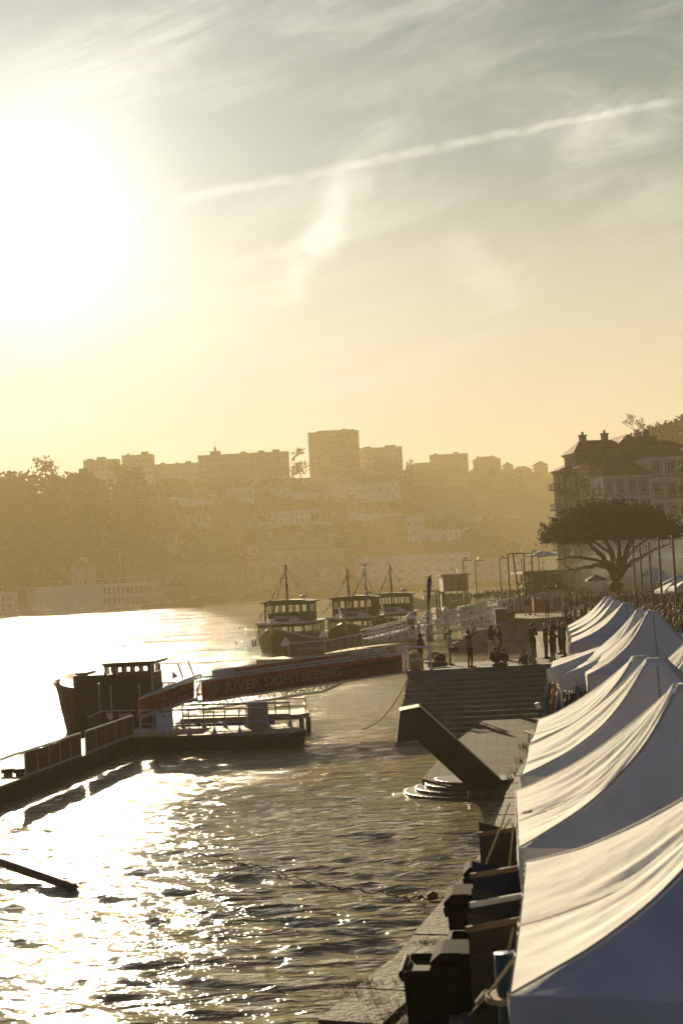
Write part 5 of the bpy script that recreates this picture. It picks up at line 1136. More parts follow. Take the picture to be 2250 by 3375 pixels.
# ------------------------------------------------------------------ lamp posts
def lamp(px, ytop, z0, label, arm=1, lean=0.0, h=6.1, group='lamp posts on the quay', ang=0):
    # distance from the height of the post
    d = ray(px, ytop); Y = (z0+h-CZ)/(d.z/d.y); p = P(px, ytop, Y); t = thing('lamp_post', label, 'lamp post', (p.x, Y, z0), 0, group)
    f = MB().tube((lean,0,0),(0,0,h),.085,.075,8).tube((lean,0,0),(lean,0,.4),.14,.12,8).tube((lean*.5,0,h*.5),(lean*.5-.14,-.05,h*.5+.03),.05); f.build('pole', M['dark_metal'], t, world=False)
    if arm: f = MB().box((arm*.55,0,h+.05), (1.25,.2,.1)); f.build('lamp_head', M['dark_metal'], t, world=False)
    else: MB().tube((0,0,h),(0,0,h+.05),.1).build('cap', M['dark_metal'], t, world=False)
    return t, Vector((p.x, Y, z0+h+.1))
LT = {}
for px, yt, z0, lab, arm, lean in ((1525,1849,4.0,'lamp post with a gull on it at the outer end of the lower quay',1,0),(1565,1850,4.0,'lamp post second from the outer end of the lower quay',1,0),(1645,1843,4.0,'single lamp post with a perched bird standing apart between the lower quay and the plaza',1,0),
    (1672,1827,4.0,'tall lamp post left of the leaning lamp post, rising from a dark planter',1,0),(1689,1827,4.0,'leaning lamp post with a small crossbar',1,.55),(1717,1842,4.0,'thin far lamp post half hidden behind its thicker neighbour',0,0),(1724,1827,4.0,'lamp post with a flat head right of the leaning lamp post',1,0),(1750,1825,4.0,'lamp post with a gull on its flat head, left of the hedge',1,0),(1773,1836,4.0,'short looking lamp post in front of the hedge',1,0),
    (2083,1794,3.8,'lamp post against the smoke, just right of the tree trunk',0,0),(2106,1793,3.8,'second lamp post right of the tree trunk',0,0),(2136,1790,3.8,'lamp post under the right limb of the tree, middle of five',0,0),(2168,1778,3.8,'lamp post with a horizontal arm, second from the picture edge',1,0),(2214,1770,3.8,'thickest lamp post, nearest the picture edge',1,0)):
    LT[px] = lamp(px, yt, z0, lab, arm, lean)
# birds
def gull(loc, rz, label, s=1.0, m='grey_metal', name='gull', cat='gull'):
    t = thing(name, label, cat, loc, rz); f = MB(); f.loft([[(r*math.cos(a)*.9, y, z+r*math.sin(a)) for a in [k*math.pi/3 for k in range(6)]] for y, r, z in ((-.3*s,.015*s,.16*s),(-.18*s,.06*s,.15*s),(0,.1*s,.16*s),(.14*s,.08*s,.2*s),(.2*s,.045*s,.26*s),(.25*s,.05*s,.31*s),(.3*s,.02*s,.3*s),(.37*s,.006*s,.29*s))]); f.build('bird_body', M[m], t, smooth=True, world=False)
    MB().tube((.03*s,0,0),(.03*s,0,.1*s),.01).tube((-.03*s,0,0),(-.03*s,0,.1*s),.01).build('legs', M['yellow_paint'], t, world=False)
for px, rz, l in ((1525,-1.2,'gull perched on the outermost lamp post of the lower quay'),(1565,-.2,'gull perched facing away on the second lamp post of the lower quay'),(1645,1.2,'gull perched on the lamp post standing apart'),(1750,-1.4,'large gull perched on the lamp post left of the hedge')):
    p = LT[px][1]; gull((p.x+.4,p.y,p.z), rz, l, 1.25)
p = P(1178,1889,b1.y+5); mt_ = [o for o in COL.objects if o.name.startswith('tour_boat')][1]
gull(mt_.matrix_basis @ Vector((1.6,-2.6,8.2)), -1.3, 'gull perched on the mast of the middle tour boat', 1.3)
def flying(px, py, Y, span, label, bank=0, rz=.3):
    t = thing('gull', label, 'gull', P(px,py,Y), rz); f = MB(); s = span
    f.loft([[(r*math.cos(a), y, r*math.sin(a)) for a in [k*math.pi/3 for k in range(6)]] for y, r in ((-.22*s,.01*s),(-.1*s,.035*s),(.05*s,.045*s),(.16*s,.03*s),(.22*s,.008*s))]); f.build('bird_body', M['grey_metal'], t, world=False)
    for sd in (-1,1):
        w = MB(); pr = [(.02,.0,.1,-.06),(.2,.1,.1,-.04),(.36,.15,.05,-.05),(.5,.2,-.03,-.06)]; v = []
        for x, z, y1_, y0_ in pr: v += [(sd*x*s, y1_*s, z*s*1.1), (sd*x*s, y0_*s, z*s*1.1), (sd*x*s, (y0_+y1_)/2*s, z*s*1.1+.012*s)]
        fs = []
        for k in range(3): a = k*3; fs += [(a,a+3,a+5,a+2),(a+2,a+5,a+4,a+1),(a+1,a+4,a+3,a)]
        w.add(v, fs); w.build('wing', M['grey_metal'], t, world=False)
flying(1532,1746,78, .92, 'gull gliding with raised wings in front of the far warehouses'); flying(1558,1915,150,1.0,'gull flying low between the first two lamp posts', rz=-.4)
flying(1420,622,300,.9,'tiny bird high in the sky under the contrail'); flying(186,1424,300,.9,'tiny bird in the glowing sky above the wood')
for px, py, l in ((790,2071,'duck swimming farther out left of the tour boats'),(779,2123,'duck swimming nearer the dock, left of the tour boats')):
    t = thing('duck', l, 'duck', G(px,py,ZW), .5); f = MB().ball((0,0,.08),(.14,.26,.12)).ball((0,.24,.3),(.07,.09,.07)).tube((0,.2,.12),(0,.23,.3),.05); f.build('bird_body', M['cloth_brown'], t, world=False, smooth=True); MB().box((0,.36,.29),(.05,.09,.03)).build('beak', M['yellow_paint'], t, world=False)
# ------------------------------------------------------------------ market tents
def tent_mat():
    m = bpy.data.materials.new('tent_canvas'); m.use_nodes = True; nt = m.node_tree; N = nt.nodes; L = nt.links; b = N['Principled BSDF']; b.inputs['Roughness'].default_value = .85; b.inputs['Specular IOR Level'].default_value = .06
    tc = N.new('ShaderNodeTexCoord'); n = N.new('ShaderNodeTexNoise'); n.inputs['Scale'].default_value = 1.3; n.inputs['Detail'].default_value = 7; L.new(tc.outputs['Object'], n.inputs[0])
    r = N.new('ShaderNodeValToRGB'); r.color_ramp.elements[0].position = .3; r.color_ramp.elements[0].color = (.54,.53,.495,1); r.color_ramp.elements[1].position = .62; r.color_ramp.elements[1].color = (.68,.665,.625,1); L.new(n.outputs[0], r.inputs[0]); L.new(r.outputs[0], b.inputs['Base Color'])
    n2 = N.new('ShaderNodeTexNoise'); n2.inputs['Scale'].default_value = 5; n2.inputs['Detail'].default_value = 4; L.new(tc.outputs['Object'], n2.inputs[0]); bp = N.new('ShaderNodeBump'); bp.inputs['Strength'].default_value = .35; bp.inputs['Distance'].default_value = .03; L.new(n2.outputs[0], bp.inputs['Height']); L.new(bp.outputs[0], b.inputs['Normal'])
    t = N.new('ShaderNodeBsdfTranslucent'); t.inputs[0].default_value = (.4,.36,.3,1); mx = N.new('ShaderNodeMixShader'); mx.inputs[0].default_value = .03; L.new(b.outputs[0], mx.inputs[1]); L.new(t.outputs[0], mx.inputs[2]); L.new(mx.outputs[0], N['Material Output'].inputs[0])
    return m
M['tent_canvas'] = tent_mat(); M['tent_seam'] = mat('tent_seam', (.4,.385,.35), .9, .2, 8, spec=.05); M['tent_stain'] = mat('tent_stain', (.06,.05,.04), .8, .2, 9)
def tent(label, C, ang, w, d, eave=2.1, peak=3.2, val=.28, seed=1, wall=False, fold=.03, sag=.1, flat=0.0, off=0.0, pk=(.5,.5), stain=None):
    # C: near left eave corner on the ground, w along the row (away), d across (to the right)
    ux = Vector((math.sin(ang), math.cos(ang), 0)); vx = Vector((ux.y, -ux.x, 0)); ctr = C+ux*w/2+vx*d/2
    t = thing('market_tent', label, 'market tent', (ctr.x, ctr.y, ZQ), 0, 'white market tents along the quay'); O = Vector((ctr.x, ctr.y, ZQ)); rn = random.Random(seed)
    cs = [C-O+Vector((0,0,ZQ)) - Vector((0,0,C.z)) for _ in range(1)]
    c0 = (C-ctr); c0.z = 0; K = [c0, c0+vx*d, c0+vx*d+ux*w, c0+ux*w]     # near-left, near-right, far-right, far-left
    for q in K: q.z = eave+rn.uniform(-.02,.02)
    pc = K[0]*((1-pk[0])*(1-pk[1]))+K[1]*(pk[0]*(1-pk[1]))+K[2]*(pk[0]*pk[1])+K[3]*((1-pk[0])*pk[1]); pc.z = peak
    cap = .13; mb = MB(); ns, ntt = 44, 34; rim = []
    col = []
    for f in range(4):
        A, B = K[f], K[(f+1)%4]
        for i in range(ns):
            s = i/ns; E = A.lerp(B, s); E.z -= .05*math.sin(math.pi*s)*(1+flat); hipw = abs(2*s-1); ph = f*3.1+seed*7.7
            near_ = min(1, max(0, .5-(Vector((E.x,E.y,0)).dot(ux))/w)); pw_ = 1.9+1.3*near_; ln_ = .55-.12*near_
            dirxy = Vector((E.x-pc.x, E.y-pc.y, 0)); p0 = pc+dirxy.normalized()*cap*(1.0 if hipw > .0 else 1); row = []
            for j in range(ntt+1):
                u = j/ntt; x = p0.x+(E.x-p0.x)*u; y = p0.y+(E.y-p0.y)*u
                z = E.z+(peak-E.z)*((1-ln_)*(1-u)**pw_+ln_*(1-u) if not flat else (1-u)**1.05); cen = math.sin(math.pi*s)
                z -= sag*.5*math.sin(math.pi*min(1,u*1.02))*cen*.9
                fr = mnoise.noise(Vector((s*9+ph, u*1.2, seed)))*1.0+.6*mnoise.noise(Vector((s*24+ph, u*2.2, seed+4)))+.35*mnoise.noise(Vector((s*52+ph+u*3, u*3, seed+9)))
                z += fold*fr*math.sin(math.pi*min(1,.04+u*.93))**.7*(.35+.65*cen)
                z += .012*mnoise.noise(Vector((x*2.3, y*2.3, seed)))*min(1, u*3)
                if j == 0: z += .02*mnoise.noise(Vector((s*6, f, seed)))
                row.append((x, y, z))
            col.append(row)
    n = len(col); k = ntt+1
    for row in col: mb.v += row
    for i in range(n):
        for j in range(ntt): a, b = i*k+j, ((i+1)%n)*k+j; mb.f.append([a, a+1, b+1, b]); mb.m.append(0)
    apex = len(mb.v); mb.v.append((pc.x, pc.y, peak+.015))
    for i in range(n): mb.f.append([apex, i*k, ((i+1)%n)*k]); mb.m.append(0)
    mb.build('canopy', M['tent_canvas'], t, smooth=True, world=False, fix=False)
    for (s_, u_, w_) in stain or ():
        i0, j0 = 3*ns+int(s_*ns), int(u_*ntt); sb = MB(); rs_ = random.Random(i0)
        pts_ = [Vector(col[i0+a][j0+b])+Vector((rs_.uniform(-.012,.012),rs_.uniform(-.012,.012),.007)) for a in range(w_+1) for b in range(w_+1)]
        sb.add(pts_, [(a*(w_+1)+b, a*(w_+1)+b+1, (a+1)*(w_+1)+b+1, (a+1)*(w_+1)+b) for a in range(w_) for b in range(w_) if rs_.random() < .8]); sb.build('scuff', M['tent_stain'], t, world=False, fix=False)
    if not flat:
        for i0 in (0, ns//2, ns, ns+ns//2, 2*ns, 3*ns, 3*ns+ns//2):
            sb = MB(); vs_ = []
            for j in range(1, ntt+1):
                p_ = Vector(col[i0][j]); q_ = (Vector(col[(i0+1)%n][j])-p_); q_ = q_.normalized()*.014 if q_.length > 1e-5 else Vector((.01,0,0)); vs_ += [p_-q_+Vector((0,0,.006)), p_+q_+Vector((0,0,.006))]
            sb.add(vs_, [(2*j, 2*j+1, 2*j+3, 2*j+2) for j in range(ntt-1)]); sb.build('seam', M['tent_seam'], t, smooth=True, world=False, fix=False)
    vb = MB(); rows_ = [0, .33, .66, 1.0]
    for i in range(n):
        e = Vector(col[i][-1]); o = Vector((e.x, e.y, 0)).normalized()
        for q in rows_:
            wv = .035*q*mnoise.noise(Vector((i*.33, seed, q)))+.02*mnoise.noise(Vector((i*.9, seed+3, q))); p = e+o*(.012+wv)-Vector((0,0,val*q*(1+.06*mnoise.noise(Vector((i*.25, seed, 1))))-.004)); vb.v.append(tuple(p))
    for i in range(n):
        for q in range(3): a, b = i*4+q, ((i+1)%n)*4+q; vb.f.append([a, a+1, b+1, b]); vb.m.append(0)
    vb.build('valance', M['tent_canvas'], t, smooth=True, world=False, fix=False)
    for q in K: 
        p = Vector((q.x*.985, q.y*.985, 0)); MB().box((p.x,p.y,eave/2-.03),(.05,.05,eave-.06)).box((p.x,p.y,.02),(.14,.14,.04)).build('leg', M['galv'], t, world=False)
    fr = MB()
    for f in range(4): fr.tube(K[f]*.98-Vector((0,0,.08)), K[(f+1)%4]*.98-Vector((0,0,.08)), .018, n=4)
    fr.tube((pc.x,pc.y,eave-.1),(pc.x,pc.y,peak-.03),.02); 
    for f in range(4): fr.tube(K[f]*.98-Vector((0,0,.1)), Vector((pc.x,pc.y,eave+.45)), .014, n=4)
    fr.build('frame', M['galv'], t, world=False)
    if wall:
        for a, b in wall:
            A, B = K[a], K[b]; wb = MB(); nn = 40
            for i in range(nn+1):
                e = A.lerp(B, i/nn); o = Vector((e.x, e.y, 0)).normalized()
                for j in range(7): q = mnoise.noise(Vector((i*.4, j*.15, seed)))*.05+mnoise.noise(Vector((i*.13, j*.3, seed)))*.05; wb.v.append((e.x*.985+o.x*q*j/6, e.y*.985+o.y*q*j/6, .04+(eave-.12)*(1-j/6)))
            for i in range(nn):
                for j in range(6): a_ = i*7+j; wb.f.append([a_, a_+7, a_+8, a_+1]); wb.m.append(0)
            wb.build('side_wall', M['tent_canvas'], t, smooth=True, world=False, fix=False)
    return t, O, K, pc
TE = ZQ+2.1
def tp(px, py, z=TE): v = G(px, py, z); v.z = ZQ; return v
def along_pts(a, b): d = b-a; return math.atan2(d.x, d.y)
t1a, t1b = tp(1681,3272), tp(1703,2838); tent('nearest market tent with a broad blue shaded front slope and a closed front wall', t1a, along_pts(t1a,t1b)+.02, (t1b-t1a).length, 3.3, seed=1, wall=[(0,1),(0,3)], fold=.035, sag=.1, peak=3.1)
t2a, t2b = tp(1711,2803), tp(1678,2601); tent('second market tent, its sunny slope marked by two dark scuffs', t2a, along_pts(t2a,t2b)+.02, (t2b-t2a).length, 3.1, seed=2, fold=.045, sag=.12, wall=[(0,3)], stain=[(.38,.93,2),(.78,.9,1)])
t3a, t3b = tp(1715,2556), tp(1737,2458); tent('third market tent with a crumpled peak, right behind the tent with scuffs', t3a, along_pts(t3a,t3b)+.01, (t3b-t3a).length, 3.1, seed=3, fold=.03, sag=.1)
t4a, t4b = tp(1741,2450), tp(1774,2368); tent('market tent tucked behind the third tent, only its low corner showing', t4a, along_pts(t4a,t4b), (t4b-t4a).length, 3.0, seed=4, fold=.02, sag=.14, peak=3.05)
for (a, b, l, sd) in (((1962,2232),(1934,2219),'creased market tent at the picture edge, nearest of three with long flaps',5),):
    pass
mA = tp(1908,2197); mB = tp(1934,2216); mC = tp(1962,2233)
for q, l, sd, pkh in ((mA,'creased market tent farthest of three with long flaps, its patched slope in two shades',7,3.28),(mB,'creased market tent in the middle of three with long flaps',8,3.3)):
    tent(l, q-Vector((.1,.6,0)), R(8), 2.9, 3.0, seed=sd, fold=.05, sag=.07, val=.42, peak=pkh)
tent('creased market tent nearest of three with long flaps, cut by the picture edge', Vector((5.35-1.15, 22.0, ZQ)), R(8), 2.8, 3.0, seed=9, fold=.055, sag=.07, val=.4, peak=3.3)
for (px, py), l, sd, ln in (((1804,2194),'low flat canopied stall at the head of the steps, the farther of two',11,3.0),((1846,2212),'low flat canopied stall with a dark underside, the nearer of two',12,2.9)):
    q = tp(px, py, ZQ+2.0); tent(l, q-Vector((.2,1.2,0)), R(11), ln, 3.0, eave=2.0, peak=2.62, seed=sd, fold=.012, sag=.03, flat=1, val=.32, pk=(.72,.5))
F0 = [(1867,2073,'farthest market tent of the close set four by the crowd'),(1871,2101,'second farthest market tent of the close set four by the crowd'),(1876,2115,'third farthest market tent of the close set four by the crowd'),(1878,2137,'nearest market tent of the close set four by the crowd, with a wide blue face')]
yy_ = [54.2, 50.4, 46.7, 42.6]
for (px, py, l), Y, sd in zip(F0, yy_, (21,22,23,24)):
    x = P(px, py, Y).x; tent(l, Vector((x, Y, ZQ)), R(10), 3.0 if sd != 24 else 3.2, 3.2 if sd != 24 else 3.5, peak=3.2, seed=sd, fold=.022, sag=.1, val=.3)
# scuffs on the second tent are part of its cloth
# right hand row beyond the passage
tent('market tent of the inner row at the picture edge behind the third tent', Vector((6.9, 19.6, ZQ)), R(9), 3.0, 3.0, seed=31, fold=.05, peak=3.25)

# ------------------------------------------------------------------ guy ropes
for (a, za, b, zb, l) in (((1678,2648),ZQ+2.05,(1470,3158),ZQ+.35,'long guy rope running from the second tent down to the wheelie bins'),((1680,2700),ZQ+2.0,(1590,2815),ZQ+.1,'short guy rope from the second tent to the quay edge'),((1690,2720),ZQ+2.0,(1640,3170),ZQ+.6,'steep guy rope hanging beside the second tent'),((1684,3170),ZQ+2.0,(1515,3372),ZQ+.2,'guy rope with a steel tensioner from the nearest tent'),((1690,3060),ZQ+1.9,(1610,3360),ZQ+.3,'slack cord down past the grey crates')):
    p, q = G(a[0],a[1],za), G(b[0],b[1],zb); t = thing('guy_rope', l, 'rope', q, 0, 'guy ropes of the tents'); MB().path([p.lerp(q,k/8)-Vector((0,0,.03*4*(k/8)*(1-k/8))) for k in range(9)], .009, 5).build('cord', M['rope'], t); MB().tube(q+Vector((0,0,-.2)), q+Vector((0,0,.05)), .02).build('peg', M['galv'], t)
    if 'tensioner' in l: MB().tube(p.lerp(q,.38), p.lerp(q,.55), .022, n=6).build('tensioner', M['galv'], t)

# ------------------------------------------------------------------ bins, crates and stall backs along the quay edge
def bin_(label, c, w, dp, h, rz, lid=True, openlid=False, lidmat='bin_green', name='wheelie_bin'):
    t = thing(name, label, 'wheelie bin', c, rz, 'dark bins behind the tents'); b = MB(); a, e = w/2*.82, dp/2*.8; A, E = w/2*.97, dp/2*.97
    b.loft([[(-x,-y,z),(x,-y,z),(x,y,z),(-x,y,z)] for x, y, z in ((a*.95,e*.95,.06),(a,e,.1),(A,E,h*.93))]); o = b.build('body', M['bin_green'], t, world=False); bv = o.modifiers.new('b','BEVEL'); bv.width = .03; bv.segments = 3; bv.limit_method = 'ANGLE'
    r = MB()
    for s in (-1,1): r.box((s*w*.51,0,h*.95),(.045,dp*1.06,.07)); r.box((0,s*dp*.51,h*.95),(w*1.02-.05,.045,.07))
    for s in (-1,1): r.box((s*w*.5,-dp*.1,h*.9),(.05,dp*.5,.08))
    o = r.build('rim', M['bin_green'], t, world=False); bv = o.modifiers.new('b','BEVEL'); bv.width = .025; bv.segments = 3
    if lid:
        l = MB().loft([[(-x,-y,z),(x,-y,z),(x,y,z),(-x,y,z)] for x, y, z in ((w*.54,dp*.54,h*.985),(w*.54,dp*.54,h*1.02),(w*.4,dp*.38,h*1.075))]); l.tube((-w*.3,dp*.6,h*1.0),(w*.3,dp*.6,h*1.0),.025); l.box((w*.12,-dp*.42,h*1.06),(w*.45,.06,.04)); o = l.build('lid', M[lidmat], t, world=False); bv = o.modifiers.new('b','BEVEL'); bv.width = .02; bv.segments = 2; bv.limit_method = 'ANGLE'
    for s in (-1,1): MB().tube((s*(w*.44),dp*.42,.1),(s*(w*.36),dp*.42,.1),.1,n=14).build('wheel', M['rubber'], t, world=False)
    return t
def onq(px, py, h): v = G(px, py, ZQ+h); v.z = ZQ; return v
M['bin_lid'] = mat('bin_lid_grey', (.01,.011,.009), .85, .25, 4, spec=.04)
b = bin_('open topped black wheelie bin nearest the camera, standing at the quay edge', onq(1427,3172,.93), .5, .55, .95, R(-8), lid=False)
b = bin_('wide lidded bin behind the open black bin', onq(1555,3150,1.0)+Vector((0,.12,0)), .62, .6, .98, R(-8), lidmat='bin_lid')
b = bin_('dark wheelie bin with a pale sticker and grey lid, middle of the row', onq(1565,2956,1.07), .56, .62, 1.07, R(-6), lidmat='bin_lid'); st_ = MB().box((.05,-.262,.72),(.16,.012,.1)); st_.build('sticker', M['letters'], b, world=False)
b = bin_('farthest dark bin of the row, beyond the bin with a sticker', onq(1592,2900,1.0)+Vector((.1,.5,0)), .5, .55, 1.0, R(-6), lidmat='bin_lid')
def crate(label, c, w, dp, h, m, rz=R(-8), lidm=None):
    t = thing('crate', label, 'crate', c, rz); b = MB(); th = .02
    for s in (-1,1): b.box((s*(w/2-th/2),0,h/2),(th,dp,h)); b.box((0,s*(dp/2-th/2),h/2),(w-2*th-.002,th,h)); b.box((s*(w/2+.008),0,h-.03),(.03,dp+.04,.035)); b.box((0,s*(dp/2+.008),h-.03),(w-.03,.03,.035)); b.box((s*(w/2+.004),0,h*.5),(.016,dp,.03)); b.box((0,s*(dp/2+.004),h*.5),(w-.004,.016,.03))
    b.box((0,0,.012),(w-2*th-.004,dp-2*th-.004,.02)); b.build('body', M[m], t, world=False)
    if lidm:
        l = MB().box((0,0,h+.015),(w+.06,dp+.06,.035))
        for k in range(3): l.box((-w*.28+w*.28*k,0,h+.04),(w*.2,dp*.8,.016))
        o = l.build('lid', M[lidm], t, world=False); bv = o.modifiers.new('b','BEVEL'); bv.width = .012; bv.segments = 2
    return t
M['crate_grey'] = mat('crate_grey', (.16,.16,.145), .5, .2, 5)
c = onq(1570,3112,.98); crate('open dark crate holding a yellow cloth, on top of the bin behind the stickered bin', c+Vector((0,.15,.8)), .46, .4, .22, 'bin_green')
t = thing('cloth_bundle', 'bright yellow folded cloth lying in the open dark crate', 'cloth', c+Vector((.13,.1,1.02))); o = MB().ball((0,0,.03),(.1,.07,.05)).ball((.03,.02,.05),(.07,.06,.04)).build('bundle', mat('yellow_cloth', (.72,.66,.0), .7, .1, 8), t, world=False, smooth=True)
c = thing('crate_stand', 'dark lower bin under the open crate with the yellow cloth', 'bin', onq(1570,3112,.98)+Vector((0,.15,0)), R(-8)); MB().box((0,0,.4),(.52,.46,.79)).build('body', M['bin_green'], c, world=False); MB().box((0,0,.76),(.56,.5,.05)).build('rim', M['bin_green'], c, world=False)
crate('grey lidded crate nearest the bottom of the picture', onq(1590,3362,.55), .5, .4, .52, 'crate_grey', lidm='crate_grey'); crate('grey lidded crate behind the bottom one, beside the blue tarpaulin', onq(1603,3300,.5), .42, .36, .48, 'bin_green', lidm='crate_grey')
# stall backs: dark cloth sheets and slatted boards leaning out between the tents and the water
for px, py, h, l, m_ in ((1668,2690,1.75,'dark brown canvas sheet hanging on the back of the second tent, farthest of four','wood_dark'),(1660,2815,1.75,'blue grey canvas sheet hanging on the back of the second tent','cloth_navy'),(1667,2905,1.7,'dark canvas sheet with a bright metal edge beside the lidded bins','cloth_charcoal'),(1658,2985,1.6,'brown canvas sheet hanging low beside the bin with the sticker','wood_dark')):
    v = onq(px, py, h); t = thing('canvas_sheet', l, 'canvas sheet', v, R(8)); f = MB(); nn = 14
    for i in range(nn+1):
        for j in range(9): z = h*(1-j/8)*.95+.05; q = .05*mnoise.noise(Vector((i*.4,j*.2,px)))*(j/8); f.v.append((-.3+.6*i/nn, q, z-(.18*(i/nn) if j == 0 else .18*(i/nn)*(1-j/8))))
    for i in range(nn):
        for j in range(8): a = i*9+j; f.f.append([a,a+9,a+10,a+1]); f.m.append(0)
    f.build('sheet', M[m_], t, smooth=True, world=False, fix=False); MB().box((0,-.02,h*.92),(.74,.03,.045),rz=.35).build('batten', M['galv'] if 'metal' in l else M['wood'], t, world=False)
v = onq(1662,2636,1.6); t = thing('drum', 'upright blue plastic drum beside the second tent', 'drum', v); MB().tube((0,0,0),(0,0,1.0),.28,.28,20).tube((0,0,1.0),(0,0,1.04),.25,.25,20).build('body', M['blue_paint'], t, world=False); MB().tube((.1,0,1.04),(.1,0,1.1),.05).build('cap', M['rubber'], t, world=False); MB().tube((0,0,.33),(0,0,.36),.29,.29,20).tube((0,0,.66),(0,0,.69),.29,.29,20).build('hoop', M['blue_paint'], t, world=False)
v = onq(1664,3200,1.5); t = thing('tarpaulin_roll', 'rolled dark blue tarpaulin leaning on the leg of the nearest tent', 'tarpaulin', v); M['tarp'] = mat('tarp_blue', (.012,.04,.07), .45, .3, 6, .2)
f = MB(); rg = []
for k in range(11): z = 1.62*k/10; rg.append([(.02+.04*math.sin(z*2)+(.14-.05*abs(k-4)/6+.012*math.sin(i*3+k))*math.cos(i*math.pi/7), (.12-.04*abs(k-4)/6+.01*math.sin(i*2+k))*math.sin(i*math.pi/7), z) for i in range(14)])
f.loft(rg).build('roll', M['tarp'], t, smooth=True, world=False); MB().tube((.0,0,.9),(.0,0,.94),.16,.16,14).build('strap', M['rope'], t, world=False); MB().tube((0,0,1.3),(0,0,1.34),.15,.15,14).build('strap', M['rope'], t, world=False)
# tussocks on the quay edge
gr = MB(); rr = random.Random(8)
for (px, py, n, r) in ((1150,3275,160,.16),(1200,3240,110,.12),(1300,3350,200,.2),(1345,3330,120,.14),(1430,3105,90,.12),(1530,2905,90,.1),(1525,2880,60,.1),(1395,3108,60,.1),(1345,3230,60,.08),(1250,3300,80,.1)):
    c = G(px, py, ZQ+.05)
    for _ in range(n): p = c+Vector((rr.gauss(0,r),rr.gauss(0,r*.6),0)); d = Vector((rr.gauss(0,.5),rr.gauss(0,.5),1)).normalized()*rr.uniform(.02,.055); s = Vector((rr.gauss(0,1),rr.gauss(0,1),0)).normalized()*.004; gr.add([p-s,p+s,p+d],[(0,1,2)])
for (px, py) in ((1742,2470),(1733,2520),(1722,2560),(1790,2395),(1700,2580)):
    c = G(px, py, 1.9); 
    for _ in range(70): p = c+Vector((rr.gauss(-.1,.12),rr.gauss(0,.3),rr.uniform(0,.1))); d = Vector((rr.gauss(-.4,.5),rr.gauss(0,.5),1)).normalized()*rr.uniform(.1,.3); s = Vector((rr.gauss(0,1),rr.gauss(0,1),0)).normalized()*.01; gr.add([p-s,p+s,p+d],[(0,1,2)])
tag(gr.build('grass', M['leaf_green'], fix=False), kind='stuff')
